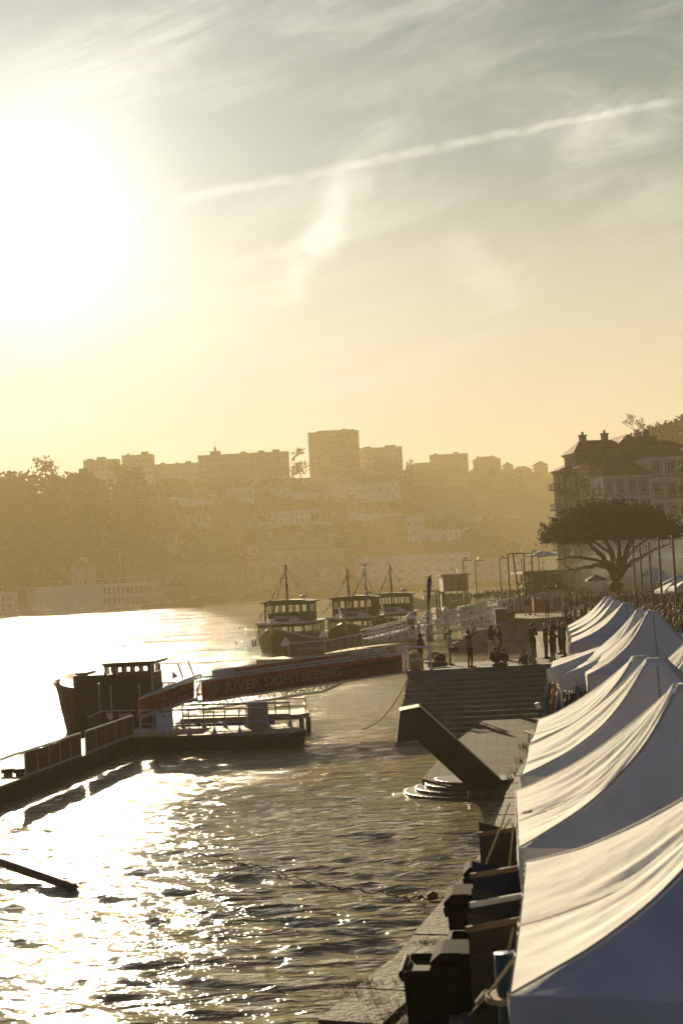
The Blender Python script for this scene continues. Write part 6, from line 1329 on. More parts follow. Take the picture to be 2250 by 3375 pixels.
# ------------------------------------------------------------------ people
def limb_mb(mb, segs):
    for p, q, r0, r1 in segs:
        p, q = Vector(p), Vector(q); a = (q-p); L = a.length; a = a/L if L else Vector((0,0,1)); qt = a.to_track_quat('Z','Y'); rings = []
        for t, k in ((-r0*.9/L,.35),(-r0*.55/L,.8),(0,1),(.5,1),(1,1),(1+r1*.55/L,.8),(1+r1*.9/L,.35)):
            r = (r0+(r1-r0)*min(1,max(0,t)))*k; rings.append([p+a*(L*t)+qt @ Vector((r*math.cos(2*math.pi*i/10), r*math.sin(2*math.pi*i/10), 0)) for i in range(10)])
        mb.loft(rings)
PM = {}
def person_mesh(pose, voxel=.017, female=False):
    # joints in metres, facing +Y; pose gives overrides
    J = dict(pel=(0,0,.93), waist=(0,.0,1.06), chest=(0,.005,1.28), neck=(0,-.005,1.46), head=(0,.02,1.6), shL=(-.185,0,1.41), shR=(.185,0,1.41), elL=(-.235,-.03,1.14), elR=(.235,-.03,1.14), haL=(-.225,.06,.90), haR=(.225,.06,.90),
             hiL=(-.095,0,.9), hiR=(.095,0,.9), knL=(-.105,.015,.49), knR=(.105,.015,.49), anL=(-.11,-.02,.09), anR=(.11,-.02,.09), toL=(-.125,.15,.035), toR=(.125,.15,.035))
    if female: J.update(shL=(-.165,0,1.4), shR=(.165,0,1.4))
    J.update(pose); V_ = {k: Vector(v) for k, v in J.items() if k[0] != '_'}; mb = MB(); s = .92 if female else 1.0
    # trunk as one elliptical loft pelvis to neck
    side = (V_['shR']-V_['shL']).normalized(); pts = [(V_['pel']-Vector((0,0,.09)), .125, .10), (V_['pel'], .165, .125), (V_['waist'], .14*s, .105), (V_['chest'], .175*s, .12), (V_['chest'].lerp(V_['neck'],.62), .16*s, .10), (V_['neck'], .06, .06)]
    rings = []
    for i, (p, rx, ry) in enumerate(pts):
        ax = (pts[min(i+1,5)][0]-pts[max(0,i-1)][0]).normalized(); sx = (side-ax*side.dot(ax)).normalized(); sy = ax.cross(sx)
        rings.append([p+sx*rx*math.cos(2*math.pi*k/14)+sy*ry*math.sin(2*math.pi*k/14) for k in range(14)])
    mb.loft(rings)
    ss = .93 if female else 1.0; skirt = pose.get('_skirt')
    limb_mb(mb, [(V_['shL'],V_['elL'],.062*ss,.05*ss),(V_['shR'],V_['elR'],.062*ss,.05*ss),(V_['elL'],V_['haL'],.048*ss,.032*ss),(V_['elR'],V_['haR'],.048*ss,.032*ss),(V_['neck']-Vector((0,0,.03)),V_['head']-Vector((0,.02,.06)),.058*ss,.052*ss),(V_['shL'],V_['shR'],.07*ss,.07*ss),
        (V_['hiL'],V_['knL'],.095,.062),(V_['hiR'],V_['knR'],.095,.062),(V_['knL'],V_['anL'],.06,.043),(V_['knR'],V_['anR'],.06,.043),(V_['anL']+Vector((0,-.03,-.045)),V_['toL'],.042,.036),(V_['anR']+Vector((0,-.03,-.045)),V_['toR'],.042,.036)])
    h = V_['head']; fd = Vector(pose.get('_face',(0,1,0))).normalized(); fs = fd.cross(Vector((0,0,1))).normalized()
    hd = MB(); hd.ball(h+Vector((0,0,.005)), (.076,.096,.115), nu=14, nv=10); q = fd.to_track_quat('Y','Z'); mb.add([h+q @ (Vector(v)-h) for v in hd.v], hd.f)
    limb_mb(mb, [(h+fd*.085+Vector((0,0,.01)), h+fd*.107-Vector((0,0,.025)), .012, .017), (h+fd*.04-Vector((0,0,.085)), h+fd*.075-Vector((0,0,.09)), .04, .03)])
    for s_ in (-1,1): e = h+fs*s_*.078; mb.ball(e, (.018,.026,.034), nu=6, nv=4)
    # hands: palm, four bent fingers of different lengths, thumb
    for sd in 'LR':
        el, ha = V_['el'+sd], V_['ha'+sd]; d = (ha-el).normalized(); a = side if sd == 'R' else -side; n = d.cross(a); n = n.normalized() if n.length > .1 else Vector((0,1,0)); a = n.cross(d).normalized(); c = ha+d*.04
        limb_mb(mb, [(ha, ha+d*.075, .03, .036)])
        for k, (o, L_) in enumerate(((-.027,.07),(-.009,.08),(.009,.075),(.027,.058))):
            b0 = ha+d*.085+a*o; m1 = b0+d*L_*.5+n*.012; limb_mb(mb, [(b0, m1, .0115, .011), (m1, m1+(d*.6+n*.8).normalized()*L_*.5, .011, .009)])
        limb_mb(mb, [(ha+d*.03-a*.03, ha+d*.075-a*.058+n*.015, .014, .011)])
    if skirt:
        z0, z1, r0, r1 = skirt; rg = []
        for k in range(7):
            z = z0+(z1-z0)*k/6; r = r0+(r1-r0)*k/6; rg.append([V_['pel']*(1-0)+Vector((r*(1+.05*math.sin(5*t+k*.2))*math.cos(t), r*.8*(1+.05*math.sin(7*t))*math.sin(t), z-V_['pel'].z)) for t in [2*math.pi*i/24 for i in range(24)]])
        mb.loft(rg)
    o = mb.build('person_body', []); md = o.modifiers.new('r','REMESH'); md.mode = 'VOXEL'; md.voxel_size = voxel; sm = o.modifiers.new('s','SMOOTH'); sm.factor = .5; sm.iterations = 2
    bpy.context.view_layer.update(); me = bpy.data.meshes.new_from_object(o.evaluated_get(bpy.context.evaluated_depsgraph_get())); od = o.data; bpy.data.objects.remove(o); bpy.data.meshes.remove(od)
    # slots: 0 top, 1 legs, 2 skin, 3 shoes
    me.materials.clear()
    for k in (M['cloth_black'], M['cloth_denim'], M['skin'], M['cloth_charcoal'], M['hair_dark']): me.materials.append(k)
    short = pose.get('_short', 0); sl = pose.get('_sleeve', 1); coat = pose.get('_coat', V_['pel'].z-.02)
    for p in me.polygons:
        c = p.center; i = 0; dl = min((c-V_['haL']).length, (c-V_['haR']).length)
        def near(a, b, r): ab = b-a; t = max(0, min(1, (c-a).dot(ab)/ab.length_squared)); return (c-(a+ab*t)).length < r
        arm = any(near(V_['sh'+x], V_['el'+x], .075) or near(V_['el'+x], V_['ha'+x], .06) for x in 'LR')
        if (c-h).length < .14 and c.z > V_['neck'].z+.015 or (c-V_['neck']).length < .075 and c.z > V_['neck'].z: 
            i = 2
            for s_ in (-1,1):
                if (c-(h+fd*.088+fs*s_*.032+Vector((0,0,.012)))).length < .014: i = 4
            if (c-(h+fd*.094-Vector((0,0,.062)))).length < .02: i = 4
        elif any((c-V_['ha'+x]-(V_['ha'+x]-V_['el'+x]).normalized()*.07).length < .095 for x in 'LR'): i = 2
        elif arm: i = 0
        elif min((c-V_['toL']).length, (c-V_['toR']).length, (c-V_['anL']+Vector((0,0,.05))).length, (c-V_['anR']+Vector((0,0,.05))).length) < .115 or any(near(V_['an'+x]+Vector((0,0,-.04)), V_['to'+x], .06) for x in 'LR') or pose.get('_boots') and c.z < .3: i = 3
        elif any(near(V_['hi'+x], V_['kn'+x], .13) or near(V_['kn'+x], V_['an'+x], .09) for x in 'LR') and (c.z < coat or (c-V_['pel']).length > .24): 
            i = 1
            if short and min((c-V_['hiL']).length, (c-V_['hiR']).length) > short and not skirt: i = 2
        elif c.z < coat: i = 1
        p.material_index = i; p.use_smooth = True
    return me, V_, fd
def hair_mesh(V_, fd, style):
    h = V_['head']; mb = MB(); q = fd.to_track_quat('Y','Z')
    def blob(c, r, nu=14, nv=9): b = MB(); b.ball((0,0,0), r, nu=nu, nv=nv); mb.add([h+q @ (Vector(c)+Vector(v)) for v in b.v], b.f)
    if style == 'bald': blob((0,-.03,.02), (.079,.083,.08)); 
    elif style == 'short': blob((0,-.014,.035), (.085,.098,.1)); blob((0,-.045,-.01), (.08,.068,.085))
    elif style == 'long': blob((0,-.016,.032), (.09,.104,.106)); blob((0,-.06,-.1), (.1,.065,.19)); blob((0,-.085,-.24), (.095,.05,.16))
    elif style == 'curly':
        rn = random.Random(3); blob((0,-.025,.03), (.115,.115,.12))
        for _ in range(40): d = Vector((rn.gauss(0,1),rn.gauss(-.5,.8),rn.gauss(-.1,.9))).normalized(); blob((d.x*.1,d.y*.1-.03,d.z*.13-.02), (.045,.045,.05), 8, 5)
    elif style == 'bun': blob((0,-.014,.035), (.086,.1,.1)); blob((0,-.08,.1), (.05,.05,.05)); blob((0,-.045,-.01), (.08,.068,.08))
    elif style == 'hood': blob((0,-.03,.0), (.11,.1,.14)); blob((0,-.06,-.12), (.12,.08,.09))
    elif style == 'cap': blob((0,-.01,.05), (.087,.103,.08)); blob((0,.1,.045), (.06,.06,.012)); blob((0,-.045,-.01), (.08,.068,.08))
    o = mb.build('hair', [M['hair_dark']], smooth=True); me = o.data; bpy.data.objects.remove(o); return me
def cached(key, pose, female, style, voxel=.02):
    if key not in PM: me, V_, fd = person_mesh(pose, voxel, female); PM[key] = (me, hair_mesh(V_, fd, style), V_)
    return PM[key]
def person(key, pose, female, style, loc, rz, mats, hair, label, group=None, scale=1.0, voxel=.02, hairname='hair'):
    me, hm, V_ = cached(key, pose, female, style, voxel); b = bpy.data.objects.new('person', me); COL.objects.link(b); b.matrix_basis = Matrix.Translation(Vector(loc)) @ Matrix.Rotation(rz,4,'Z') @ Matrix.Diagonal((scale,scale,scale,1))
    for i, m in enumerate(mats): b.material_slots[i].link = 'OBJECT'; b.material_slots[i].material = m
    tag(b, label, 'person', group); h = bpy.data.objects.new(hairname, hm); COL.objects.link(h); h.parent = b; h.material_slots[0].link = 'OBJECT'; h.material_slots[0].material = hair
    return b
C_ = lambda n: M['cloth_'+n]
def face_to(x, y): return math.atan2(-x, y)      # local +Y to the direction (x, y)
def feet(px, py, z=ZQ): return G(px, py, z)
phone = dict(elR=(.2,.02,1.16), haR=(.08,.26,1.2), elL=(-.2,.02,1.15), haL=(-.04,.27,1.16), head=(0,.05,1.59), _face=(0,1,-.35))
raise_ = dict(elR=(.2,.2,1.58), haR=(.06,.3,1.83), elL=(-.17,.22,1.5), haL=(-.03,.33,1.8), head=(0,-.02,1.6), chest=(0,-.03,1.28), neck=(0,-.05,1.45), shL=(-.185,-.04,1.42), shR=(.185,-.04,1.44), _face=(0,1,.45), anR=(.13,-.02,.09), knR=(.13,.015,.49), toR=(.18,.14,.035))
cross = dict(elR=(.24,.04,1.13), haR=(-.04,.2,1.18), elL=(-.24,.04,1.12), haL=(.06,.2,1.14))
pocket = dict(elR=(.27,-.07,1.14), haR=(.19,.06,.97), elL=(-.27,-.07,1.14), haL=(-.19,.06,.97))
stride = dict(knR=(.1,.1,.5), anR=(.1,.14,.09), toR=(.1,.3,.05), knL=(-.1,-.02,.49), anL=(-.1,-.2,.11), toL=(-.11,-.04,.03))
hug = dict(elR=(.22,.12,1.2), haR=(.1,.3,1.25), elL=(-.22,.1,1.15), haL=(-.1,.3,1.1))
sit = dict(pel=(0,0,.12), waist=(0,.02,.26), chest=(0,.07,.47), neck=(0,.09,.65), head=(0,.13,.79), shL=(-.185,.07,.6), shR=(.185,.07,.6), hiL=(-.1,.02,.1), hiR=(.1,.02,.1), knL=(-.13,.45,.14), knR=(.13,.45,.14), anL=(-.13,.42,-.27), anR=(.13,.42,-.27), toL=(-.15,.58,-.33), toR=(.15,.58,-.33),
    elL=(-.24,.14,.36), elR=(.24,.14,.36), haL=(-.1,.36,.24), haR=(.1,.36,.24), _face=(0,1,-.3))
sitg = dict(sit); sitg.update(knL=(-.12,.36,.42), knR=(.12,.36,.42), anL=(-.12,.42,.03), anR=(.12,.42,.03), toL=(-.13,.56,-.02), toR=(.13,.56,-.02))
V9 = .014
# on the platform
person('p_rail', pocket, False, 'hood', feet(1388,2210), face_to(-1,.6), [C_('black'),C_('navy'),M['skin'],C_('black')], C_('black'), 'person in a dark hooded top leaning on the rail above the red gangway', voxel=V9, hairname='hood')
w = person('p_blond', {**phone, '_short':.26, '_boots':1, '_coat':.84}, True, 'curly', feet(1484,2192), face_to(1,-.1), [C_('grey'),C_('denim'),M['skin'],C_('black')], M['hair_blond'], 'woman with curly blond hair looking at her phone, in shorts and ankle boots'.replace('woman','person'), voxel=V9)
w.material_slots[0].material = M['cloth_pale'] if 'cloth_pale' in M else cloth('cloth_pale', (.34,.34,.35))
pb = feet(1484,2192); t = thing('shoulder_bag', 'brown shoulder bag hanging at the hip of the blond person with the phone', 'bag', pb+Vector((.22,-.12,.62))); o = MB().box((0,0,.1),(.34,.12,.26)).build('bag_body', M['cloth_brown'], t, world=False); bv = o.modifiers.new('b','BEVEL'); bv.width = .04; bv.segments = 3; MB().path([(.05,-.02,.22),(-.1,.0,.5),(-.22,.1,.82)],.012,5).build('strap', M['cloth_black'], t, world=False)
t = thing('smartphone', 'phone held by the blond person with curly hair', 'phone', pb+Vector((.3,-.02,1.22))); MB().box((0,0,0),(.09,.075,.012)).build('case', M['rubber'], t, world=False); MB().box((0,0,.0075),(.08,.065,.002)).build('screen', M['pane'], t, world=False)
person('p_photo', raise_, False, 'short', feet(1550,2200), face_to(.85,.5), [C_('charcoal') if False else M.setdefault('cloth_mid', cloth('cloth_mid', (.09,.095,.09))),C_('black'),M['skin'],C_('black')], M['hair_dark'], 'person in a grey jumper raising both arms to take a photograph', voxel=V9, scale=1.03)
pp = feet(1550,2200); t = thing('smartphone', 'phone held high by the person in the grey jumper', 'phone', pp+Vector((.3,.2,1.93)), face_to(.85,.5)); MB().box((0,0,0),(.15,.012,.08)).build('case', M['rubber'], t, world=False); MB().box((0,-.0075,0),(.135,.002,.07)).build('screen', M['pane'], t, world=False)
person('p_skirt', {**hug, '_skirt':(.96,.06,.15,.24), '_coat':.97}, True, 'long', feet(1622,2172), face_to(.6,.8), [C_('black'),C_('beige'),M['skin'],C_('black')], M['hair_dark'], 'person in a long pale skirt and dark top, leaning close to a companion', voxel=V9)
person('p_kiss', {**stride, 'head':(0,.09,1.58), 'neck':(0,.03,1.45), 'chest':(0,.02,1.28), '_short':0}, False, 'short', feet(1650,2172), face_to(-1,.2), [C_('navy'),C_('brown'),M['skin'],C_('brown')], M['hair_brown'], 'person in dark jacket and brown trousers bending toward the one in the skirt', voxel=V9, scale=1.02)
person('p_sit', sit, False, 'short', Vector((G(1634,2200,ZQ).x,66.0,ZQ+.03)), face_to(.05,-1), [C_('black'),C_('denim'),M['skin'],C_('charcoal')], M['hair_dark'], 'person in jeans and a black jacket sitting on the top step', voxel=V9, scale=1.02)
person('p_sit2', sit, True, 'bun', Vector((G(1663,2198,ZQ).x,66.05,ZQ+.03)), face_to(-.5,-1), [C_('black'),C_('black'),M['skin'],C_('black')], M['hair_brown'], 'smaller person in black sitting on the step beside the one in jeans', voxel=V9, scale=.92)
person('p_look', {**cross, '_face':(0,1,.3)}, False, 'short', feet(1757,2166), face_to(.5,.9), [C_('charcoal'),C_('black'),M['skin'],C_('black')], M['hair_dark'], 'person in dark clothes with folded arms looking up, standing apart left of the group', voxel=V9)
person('p_sitc', sitg, False, 'short', Vector((G(1768,2210,ZQ).x,66.3,ZQ+.02)), face_to(-.8,-.6), [C_('grey'),C_('navy'),M['skin'],C_('white')], M['hair_dark'], 'child in a pale top sitting at the right end of the top step'.replace('child','small person'), voxel=V9, scale=.78)
person('p_sitw', sitg, True, 'long', Vector((G(1790,2205,ZQ).x,66.5,ZQ+.02)), face_to(-.7,-.8), [C_('beige'),C_('beige'),M['skin'],C_('white')], M['hair_brown'], 'person with long brown hair in beige sitting beside the small person on the step', voxel=V9)
person('p_g1', cross, False, 'bald', feet(1800,2170), face_to(.6,-.3), [C_('charcoal'),C_('olive'),M['skin'],C_('black')], M['hair_grey'], 'bald person with folded arms at the left of the standing group', voxel=V9, scale=1.03)
person('p_g2', pocket, True, 'long', feet(1822,2180), face_to(-.5,.4), [C_('black'),C_('charcoal'),M['skin'],C_('black')], M['hair_brown'], 'person with long hair in black standing in front of the bald one', voxel=V9)
person('p_g3', phone, True, 'long', feet(1824,2152), face_to(-.3,.9), [C_('wine'),C_('black'),M['skin'],C_('black')], M['hair_dark'], 'person in a wine red top half hidden behind the standing group', voxel=V9)
person('p_g4', pocket, True, 'long', feet(1848,2156), face_to(-.7,.5), [C_('navy'),C_('black'),M['skin'],C_('black')], M['hair_dark'], 'person in navy standing at the rear right of the group', voxel=V9)
person('p_g5', hug, True, 'curly', feet(1860,2166), face_to(-.8,.3), [C_('olive'),C_('black'),M['skin'],C_('black')], M['hair_blond'], 'person with fair curly hair at the right end of the group by the tents', voxel=V9)
person('p_g6', cross, False, 'short', feet(1880,2118), face_to(-.4,.9), [C_('black'),C_('charcoal'),M['skin'],C_('black')], M['hair_dark'], 'person in black with short hair just behind the group by the farthest tents', voxel=V9)
# bags heaped by the rail
t = thing('backpack', 'bulging black backpack on the platform behind the rail', 'backpack', feet(1450,2186)); o = MB().ball((0,0,.24),(.3,.2,.25)).ball((.0,-.14,.16),(.2,.1,.14)).build('pack', M['cloth_black'], t, world=False, smooth=True); MB().path([(-.2,.05,.4),(-.3,.1,.2),(-.2,.05,.05)],.02,5).build('strap', M['cloth_charcoal'], t, world=False)
t = thing('duffel_bag', 'long dark duffel bag lying on the platform edge', 'bag', feet(1442,2200)); MB().tube((-.4,0,.15),(.4,.05,.15),.15,.13,12).ball((-.4,0,.15),(.08,.15,.15)).ball((.4,.05,.15),(.08,.13,.13)).build('bag_body', M['cloth_charcoal'], t, world=False, smooth=True); MB().path([(-.2,0,.3),(0,0,.38),(.2,0,.3)],.015,5).build('handle', M['cloth_black'], t, world=False)
t = thing('jacket', 'red jacket thrown over the bags on the platform', 'jacket', feet(1430,2180)+Vector((0,0,.25))); MB().ball((0,0,.1),(.3,.2,.16)).ball((.16,-.05,-.02),(.26,.18,.1)).ball((-.15,.03,.0),(.2,.16,.13)).build('jacket_body', M['red_paint'] if False else mat('jacket_red', (.3,.04,.025), .8, .2, 8), t, world=False, smooth=True); MB().tube((.1,-.1,.1),(.3,-.2,-.12),.07,.05).build('sleeve', M['cloth_wine'], t, world=False)
t = thing('sack', 'tan sack standing against the inside of the white rail', 'sack', feet(1368,2212)); rg = [[(r*math.cos(k*math.pi/8)*1.05, r*.8*math.sin(k*math.pi/8), z) for k in range(16)] for z, r in ((0,.24),(.1,.29),(.4,.3),(.7,.27),(.85,.2),(.88,.1))]; MB().loft(rg).build('sack_body', M['sack'], t, world=False, smooth=True); MB().tube((0,0,.86),(0,0,.95),.09,.12).build('neck', M['sack'], t, world=False)

# ------------------------------------------------------------------ strollers on the plaza and the lower quay
BASE = [('m_pocket',pocket,False,'short'),('m_stride',{**stride},False,'short'),('m_cross',cross,False,'cap'),('m_down',{},False,'bald'),('f_phone',phone,True,'long'),('f_down',{},True,'long'),('f_stride',stride,True,'bun'),('f_coat',{**pocket,'_skirt':(1.0,.5,.16,.24),'_coat':.48},True,'long'),('f_curl',pocket,True,'curly'),('m_hug',hug,False,'short')]
HAIRS = {'dark':M['hair_dark'],'brown':M['hair_brown'],'fair':M['hair_blond'],'grey':M['hair_grey']}
rp = random.Random(77)
def stroller(loc, label, group=None, key=None, top=None, legs=None, hair=None, rz=None, scale=None):
    k = BASE[key] if key is not None else rp.choice(BASE); hn = hair or rp.choices(['dark','brown','fair','grey'],[5,4,2,1])[0]
    tp_ = top or rp.choice(CLW); lg = legs or rp.choice(CL_LEG)
    return person(k[0]+'_c', k[1], k[2], k[3], loc, rp.uniform(0,6.28) if rz is None else rz, [tp_, lg, M['skin'], C_('black')], HAIRS[hn], label, group, scale or rp.uniform(.96,1.07), voxel=.026)
Z4 = lambda px, py: G(px, py, 4.0)
near_ = [((1677,2036),0,'navy','black','dark','person in navy standing beside the dark planter at the top of the slipway'),((1738,2030),1,'black','beige','brown','person in a black jacket and pale trousers left of a pair on the plaza'),((1744,2026),4,'olive','beige','brown','person with long hair behind the one in pale trousers'),((1764,2028),5,'charcoal','black','dark','person in dark grey with white shoes in front of the red box'),
 ((1791,2014),8,'brown','black','brown','person in brown standing behind the one in the short dark coat'),((1803,2035),7,'black','black','dark','person in a short dark coat walking alone in the middle of the plaza'),((1828,2022),2,'grey','black','dark','person in a grey striped looking jumper, left of a couple'),((1843,2021),5,'black','navy','dark','person in black right of the one in the grey jumper'),
 ((1862,2019),0,'black','denim','brown','person in a black jacket and jeans at the edge of the crowd, left of two'),((1874,2018),9,'black','denim','dark','person in a black jacket and jeans at the edge of the crowd, right of two'),((1886,2044),4,'wine','black','brown','person with long hair in wine red near the far tents'),((1900,2040),8,'charcoal','white','brown','person in white trousers near the far tents'),
 ((1707,2016),0,'grey','black','fair','fair haired person in grey behind the planter'),((1690,2020),9,'brown','black','brown','person in brown crouched against the planter'),((1893,2008),5,'white','denim','fair','person in a white top at the front of the crowd')]
for (px, py), k, tc_, lc, hc, lab in near_:
    stroller(Z4(px,py), lab, None, k, C_(tc_), C_(lc), hc, rp.uniform(-2.5,2.5), 1.06)
q = [(1548,1992),(1553,1990),(1566,1992),(1573,1991),(1580,1990),(1590,1988),(1596,1985),(1603,1984),(1613,1982),(1622,1983),(1632,1984),(1637,1986),(1645,1986),(1652,1980),(1658,1983),(1664,1985),(1668,1979),(1676,1982),(1682,1985),(1690,1980),(1697,1983),(1704,1980),(1712,1982),(1719,1980),(1530,1990),(1540,1985),(1609,1977),(1626,1976),(1641,1975),(1655,1973),(1670,1973),(1685,1974)]
tones = {'cloth_black':'black','cloth_navy':'navy','cloth_brown':'brown','cloth_olive':'olive','cloth_grey':'grey','cloth_wine':'wine red','cloth_beige':'beige','cloth_white':'white','cloth_charcoal':'dark grey','cloth_denim':'denim blue'}
for px, py in q:
    k = rp.randrange(len(BASE)); tm = rp.choice(CLW); hn = rp.choices(['dark','brown','fair','grey'],[5,4,2,1])[0]
    stroller(Z4(px,py), 'person with %s hair in %s standing on the sunlit lower quay' % (hn, tones[tm.name]), 'people on the lower quay', k, tm, None, hn)
for px, py, l in ((1490,1993,'person in beige seated at the outer corner of the lower quay'),(1503,1994,'person in black seated second from the corner of the lower quay'),(1516,1993,'person in grey seated third from the corner of the lower quay')):
    person('sitc', sitg, False, 'short', Z4(px,py), rp.uniform(0,6), [C_(l.split()[2]),C_('black'),M['skin'],C_('black')], M['hair_dark'], l, scale=1.05, voxel=.026)
# the dense crowd
placed = []; cnt = 0; tries = 0
tent_boxes = [(o.location.x, o.location.y) for o in COL.objects if o.name.startswith('market_tent')]
while cnt < 275 and tries < 9000:
    tries += 1; px = rp.uniform(1850, 2262); Y = 54+ (150-54)*rp.random()**1.15
    hz0 = 1921-(px-1125)*.0507
    z = ZQ if Y < 133 else 4.0; py = hz0+(CZ-z)*F/Y; p = G(px, py, z)
    if p.x < (14.5 if p.y < 104 else 26.5 if p.y < 133 else 24): continue
    if px < 2045 and Y < 100: continue
    if any((p.x-a)**2+(p.y-b)**2 < .36 for a, b in placed): continue
    if any(abs(p.x-a) < 2.6 and abs(p.y-b) < 2.6 for a, b in tent_boxes): continue
    if (p.x-P(2030,1990,150).x)**2+(p.y-150)**2 < 2.2: continue
    placed.append((p.x,p.y)); cnt += 1; k = rp.randrange(len(BASE)); tm = rp.choice(CLW); hn = rp.choices(['dark','brown','fair','grey'],[4,5,3,1])[0]
    stroller(p, 'person with %s hair in %s packed in the crowd by the tree' % (hn, tones[tm.name]), 'crowd on the quay', k, tm, None, hn, rp.gauss(.0,1.3))
S['crowd'] = cnt
# ------------------------------------------------------------------ cafe pavilion, hedge and barriers behind the plaza
Yp = 172.0; pl0, pl1 = P(1745,1960,Yp), P(1912,1955,Yp); zt = P(1760,1890,Yp).z
t = thing('cafe_pavilion', 'low dark flat roofed cafe pavilion with glass fronts behind the hedge', 'pavilion', (pl0.x,Yp,4.0)); W_ = pl1.x-pl0.x+5; H_ = zt-4.0
MB().box((W_/2,6,H_+.15),(W_+1.5,13,.3)).build('roof', M['wood_dark'], t, world=False); f = MB()
for k in range(7): f.box((W_*k/6,.2,H_/2),(.22,.22,H_))
f.build('post', M['wood_dark'], t, world=False); MB().box((W_/2,5.8,H_/2),(W_-.3,8,H_-.02)).build('wall', M['tan_wall'], t, world=False)
for k in range(5): MB().box((W_*(.12+.19*k),1.74,H_*.5),(W_*.1,.06,H_*.6)).build('window', M['pane'], t, world=False)
rr = random.Random(31); 
def shrub(label, px, py, Y, w, h, name='shrub', m='leaf_green', n=420):
    b = P(px, py, Y); b.z = 4.0; t = thing(name, label, 'shrub', b); rn = random.Random(int(px)); mb = MB(); st = MB()
    for k in range(5): c = Vector((rn.uniform(-.35,.35)*w, rn.uniform(-.3,.3)*w, h*rn.uniform(.35,.75))); clump(mb, c, (w*.34,w*.34,h*.33), n//5, .16, rnd=rn, shell=.2); st.tube((c.x*.3,c.y*.3,0), c, .05, .02, 5)
    mb.build('foliage', M[m], t, world=False, fix=False); st.build('stem', M['bark'], t, world=False); return t
shrub('tall clipped shrub behind the leaning lamp posts at the end of the pavilion', 1747, 1960, 165, 2.6, 4.6); shrub('round shrub in front of the glass of the pavilion', 1835, 1955, 164, 3.0, 3.0, m='leaf_dark'); shrub('low shrub right of the round one by the pavilion', 1880, 1950, 163, 2.4, 2.2, m='leaf_dark'); shrub('bushy shrub under the pale parasol', 1785, 1955, 163, 2.4, 2.4); shrub('dark shrub at the right end of the pavilion', 1925, 1950, 160, 2.6, 2.4, m='leaf_dark')
def parasol(label, px, py, Y, w, drop=.7, base=None, tilt=0.0, kind='sq', m='tent_canvas', group='parasols behind the crowd'):
    a = P(px, py, Y); z0 = base or 4.0; t = thing('parasol', label, 'parasol', (a.x, Y, z0), rr.uniform(-.3,.3), group); h = a.z-z0; n = 4 if kind == 'sq' else 8; mb = MB(); ring = [(w/2*1.3*math.cos(2*math.pi*(k+.5)/n), w/2*1.3*math.sin(2*math.pi*(k+.5)/n), h-drop) for k in range(n)]
    ring = [(x,y,z+tilt*x) for x,y,z in ring]; low = [(x,y,z-.22) for x,y,z in ring]; mb.add([(0,0,h)]+ring+low, [(0,k+1,(k+1)%n+1) for k in range(n)]+[(k+1,n+k+1,n+(k+1)%n+1,(k+1)%n+1) for k in range(n)])
    mb.build('canopy', M[m], t, world=False, fix=False); MB().tube((0,0,0),(0,0,h-.02),.035).build('pole', M['wood'], t, world=False); f = MB()
    for k in range(n): f.tube((0,0,h-.08), (ring[k][0]*.96,ring[k][1]*.96,ring[k][2]-.03), .015, n=4)
    f.build('rib', M['wood'], t, world=False); return t
parasol('pale round parasol above the pavilion at the left tip of the tree', 1785, 1813, 186, 3.4, .6, base=4.0, kind='r')
parasol('small white parasol glinting below the low left limb of the tree', 1904, 1862, 158, 1.6, .5)
parasol('red and pale parasol edge on in the smoke, left of the trunk', 1962, 1893, 150, 2.2, .5, m='rose_wall')
for px, py, Y, w, l in ((2150,1868,138,2.6,'sunlit square white parasol farthest back right of the tree'),(2172,1888,128,2.4,'square white parasol tilted in front of the farthest one'),(2240,1892,112,3.4,'largest square white parasol beside the thickest lamp post'),(2222,1912,104,2.6,'low square white parasol in front of the largest one'),(2262,1908,100,2.4,'square white parasol cut by the picture edge')): parasol(l, px, py, Y, w, .65, base=3.8, tilt=rr.uniform(-.08,.08))
# long pale barrier wall, banner boards, planter, menu board, red kiosk
a, b, c_ = P(1640,2004,150), P(1760,1990,152), P(1860,1985,154); t = thing('barrier_wall', 'long pale sloping barrier wall behind the strollers', 'wall', b); f = MB()
top = [P(1640,1987,150).z, P(1760,1957,152).z, P(1860,1943,154).z]
for (p, q, z0_, z1_) in ((a,b,top[0],top[1]),(b,c_,top[1],top[2])): f.add([(p.x,p.y,3.9),(q.x,q.y,3.9),(q.x,q.y,z1_),(p.x,p.y,z0_),(p.x,p.y+.25,3.9),(q.x,q.y+.25,3.9),(q.x,q.y+.25,z1_),(p.x,p.y+.25,z0_)], [(0,1,2,3),(7,6,5,4),(3,2,6,7),(0,4,5,1),(0,3,7,4),(1,5,6,2)])
tag(t, kind='thing'); f.build('panel', M['cream_wall'], t); MB().tube((a.x,a.y,top[0]),(b.x,b.y,top[1]),.05).tube((b.x,b.y,top[1]),(c_.x,c_.y,top[2]),.05).build('coping', M['galv'], t)
c = Z4(1676,2038); t = thing('planter', 'dark square planter at the foot of the tall lamp post', 'planter', c); MB().loft([[(-x,-x,z),(x,-x,z),(x,x,z),(-x,x,z)] for x, z in ((.5,0),(.6,1.0))]).build('box', M['hull_dark'], t, world=False); mb = MB(); clump(mb, (0,0,1.15), (.5,.5,.25), 90, .09); mb.build('foliage', M['leaf_dark'], t, world=False, fix=False)
c = Z4(1650,2056); t = thing('menu_board', 'blue fronted stand with a white top at the head of the slipway', 'stand', c); MB().box((0,0,.6),(.95,.6,1.2)).build('body', M['cloth_denim'], t, world=False); MB().box((0,0,1.24),(1.05,.7,.08)).build('top', M['white_paint'], t, world=False); MB().box((0,-.31,.6),(.7,.02,.8)).build('poster', M['cloth_wine'], t, world=False)
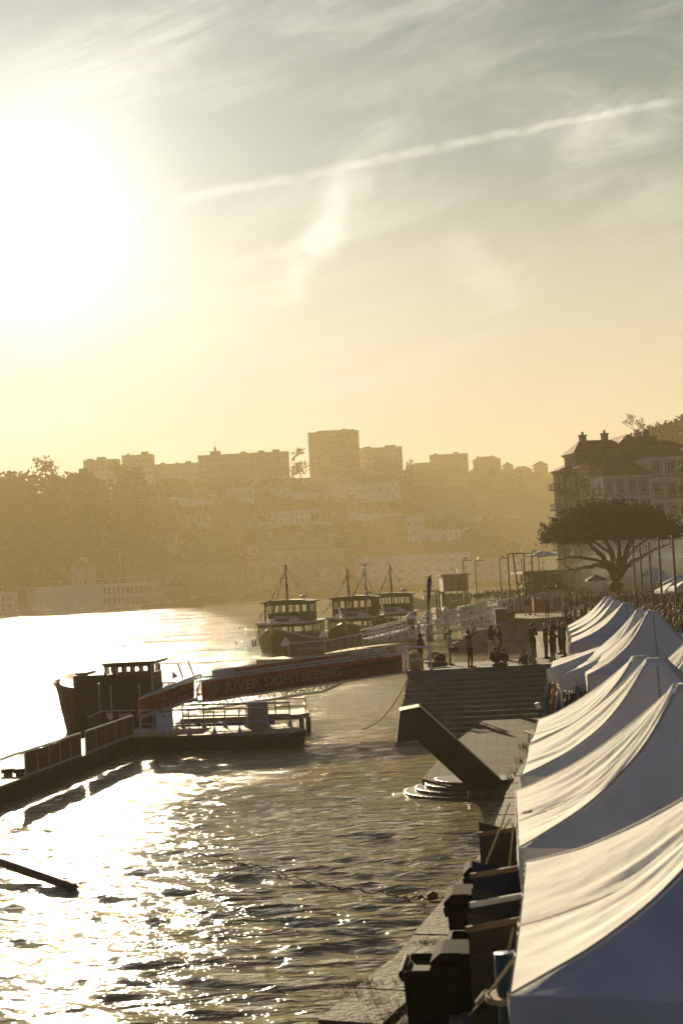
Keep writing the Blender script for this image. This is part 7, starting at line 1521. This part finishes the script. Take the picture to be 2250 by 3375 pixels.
c = Z4(1770,1993); c = Vector((P(1770,1990,146).x,146,4.0)); t = thing('red_box', 'red painted box kiosk standing by the barrier wall', 'kiosk', c); MB().box((0,0,.7),(.95,.9,1.4)).build('body', M['red_paint'], t, world=False); MB().box((0,0,1.44),(1.05,1.0,.08)).build('lid', M['grey_metal'], t, world=False); MB().box((0,-.46,.75),(.6,.02,.7)).build('panel', M['banner_red'], t, world=False)
# ------------------------------------------------------------------ goods hung under the stalls
def garment(px, py, Y, L_, w, m, label):
    a = P(px, py, Y); t = thing('hanging_garment', label, 'garment', a, R(20), 'garments hanging from the stalls'); f = MB(); nn, mm = 8, 10; rn = random.Random(int(px))
    for i in range(nn+1):
        for j in range(mm+1): u, v = i/nn-.5, j/mm; k = (.45+.55*min(1,v*3))*(1+.15*math.sin(v*3)); f.v.append((u*w*k, .05*math.sin(u*14+v*2)*(.4+v)+.02*rn.uniform(-1,1), -L_*v))
    for i in range(nn):
        for j in range(mm): q_ = i*(mm+1)+j; f.f.append([q_,q_+mm+1,q_+mm+2,q_+1]); f.m.append(0)
    f.build('cloth', m, t, smooth=True, world=False, fix=False); MB().path([(-w*.25,0,-.03),(0,0,.05),(w*.25,0,-.03)],.008,4).tube((0,0,.05),(0,0,.14),.006).build('hanger', M['dark_metal'], t, world=False)
gm = {k: mat('garment_'+k, c, .85, .25, 7) for k, c in dict(yellow=(.4,.21,.03), green=(.04,.2,.04), red=(.2,.035,.04), blue=(.06,.1,.18), white=(.4,.39,.37), teal=(.03,.1,.11), rose=(.22,.09,.09), black=(.02,.02,.025)).items()}
for px, py, Y, L_, w, k, l in ((1806,2250,33.0,1.0,.3,'white','white top hung at the outer corner of the low flat stall'),(1815,2255,32.8,1.1,.3,'blue','blue shirt hung second from the corner of the low flat stall'),(1825,2260,32.4,1.25,.24,'yellow','long yellow scarf hung under the low flat stall'),(1834,2275,32.0,1.1,.3,'rose','rose coloured top hung right of the yellow scarf'),(1843,2270,31.8,1.2,.3,'white','white shirt hung right of the rose top'),(1852,2280,31.5,1.2,.34,'blue','pale blue shirt hung right of the white shirt'),
    (1872,2290,30.8,1.1,.3,'black','black coat hung in the gap between two stalls'),(1884,2285,30.5,1.1,.26,'black','narrow black dress hung right of the black coat'),(1903,2262,30.0,1.2,.3,'blue','blue dress hung under the long flaps of the creased tent'),(1911,2290,29.8,.9,.22,'green','bright green scarf hung under the creased tent'),(1919,2275,29.6,1.0,.28,'red','red top hung right of the green scarf'),(1930,2280,29.4,1.0,.3,'teal','teal top hung under the creased tent'),(1939,2285,29.2,.9,.3,'white','white top hung deepest under the creased tent'),(1949,2295,29.0,.9,.3,'rose','rose scarf hung at the right end under the creased tent')): garment(px, py, Y, L_, w, gm[k], l)
c = G(1818,2360,ZQ); c = Vector((P(1815,2350,31.5).x, 31.5, ZQ)); t = thing('folding_table', 'slatted folding table at the foot of the hanging clothes', 'table', c, R(10)); f = MB()
for k in range(6): f.box((-.4+.16*k,0,.72),(.12,1.5,.025))
f.build('tabletop', M['wood'], t, world=False); 
for sx, sy in ((-1,-1),(1,-1),(-1,1),(1,1)): MB().tube((sx*.38,sy*.65,0),(sx*.34,sy*.6,.7),.02).build('leg', M['galv'], t, world=False)
p0, p1 = P(1782,2370,33.0), P(1771,2322,33.0); t = thing('post', 'short dark post with a tilted cap at the quay edge beside the folding table', 'post', p0); MB().tube(p0, p1, .03).build('shaft', M['dark_metal'], t); MB().tube(p1+Vector((.02,0,-.1)), p1+Vector((-.03,0,.04)), .055).build('cap', M['galv'], t)
# ------------------------------------------------------------------ grill smoke drifting among the crowd
def smoke(boxes):
    m = bpy.data.materials.new('grill_smoke'); m.use_nodes = True; nt = m.node_tree; N = nt.nodes; L = nt.links; N.remove(N['Principled BSDF']); pv = N.new('ShaderNodeVolumePrincipled'); pv.inputs['Color'].default_value = (.78,.9,.95,1); pv.inputs['Anisotropy'].default_value = .3
    tc = N.new('ShaderNodeTexCoord'); g = N.new('ShaderNodeTexGradient'); g.gradient_type = 'QUADRATIC_SPHERE'; mp = N.new('ShaderNodeMapping'); mp.inputs['Location'].default_value = (-1,-1,-1); mp.inputs['Scale'].default_value = (2,2,2); L.new(tc.outputs['Generated'], mp.inputs[0]); L.new(mp.outputs[0], g.inputs[0])
    n = N.new('ShaderNodeTexNoise'); n.inputs['Scale'].default_value = .35; n.inputs['Detail'].default_value = 3; L.new(tc.outputs['Object'], n.inputs[0]); r = N.new('ShaderNodeMapRange'); r.inputs[1].default_value = .35; r.inputs[2].default_value = .7; L.new(n.outputs[0], r.inputs[0])
    q = N.new('ShaderNodeMath'); q.operation = 'MULTIPLY'; L.new(g.outputs[1], q.inputs[0]); L.new(r.outputs[0], q.inputs[1]); q2_ = N.new('ShaderNodeMath'); q2_.operation = 'MULTIPLY'; L.new(q.outputs[0], q2_.inputs[0]); q2_.inputs[1].default_value = SMOKE; L.new(q2_.outputs[0], pv.inputs['Density']); L.new(pv.outputs[0], N['Material Output'].inputs['Volume'])
    for c, d in boxes:
        o = MB().box((0,0,0), d).build('smoke', m, world=False); o.location = c; tag(o, kind='stuff')
a = P(2000,1915,158); b = P(2170,1880,150); smoke([((a.x,a.y,8.2),(15,14,8.2)), ((b.x+3,b.y,9.6),(26,22,11.5))])
# ------------------------------------------------------------------ render settings
c = S.cycles; S.render.engine = 'CYCLES'
c.use_denoising = True; c.denoiser = 'OPENIMAGEDENOISE'; c.denoising_input_passes = 'RGB_ALBEDO_NORMAL'
c.max_bounces = 6; c.diffuse_bounces = 2; c.glossy_bounces = 3; c.transmission_bounces = 4; c.transparent_max_bounces = 12; c.volume_bounces = 1
c.sample_clamp_indirect = 8; c.sample_clamp_direct = 0
c.use_adaptive_sampling = True; c.adaptive_threshold = .015
S.render.film_transparent = False
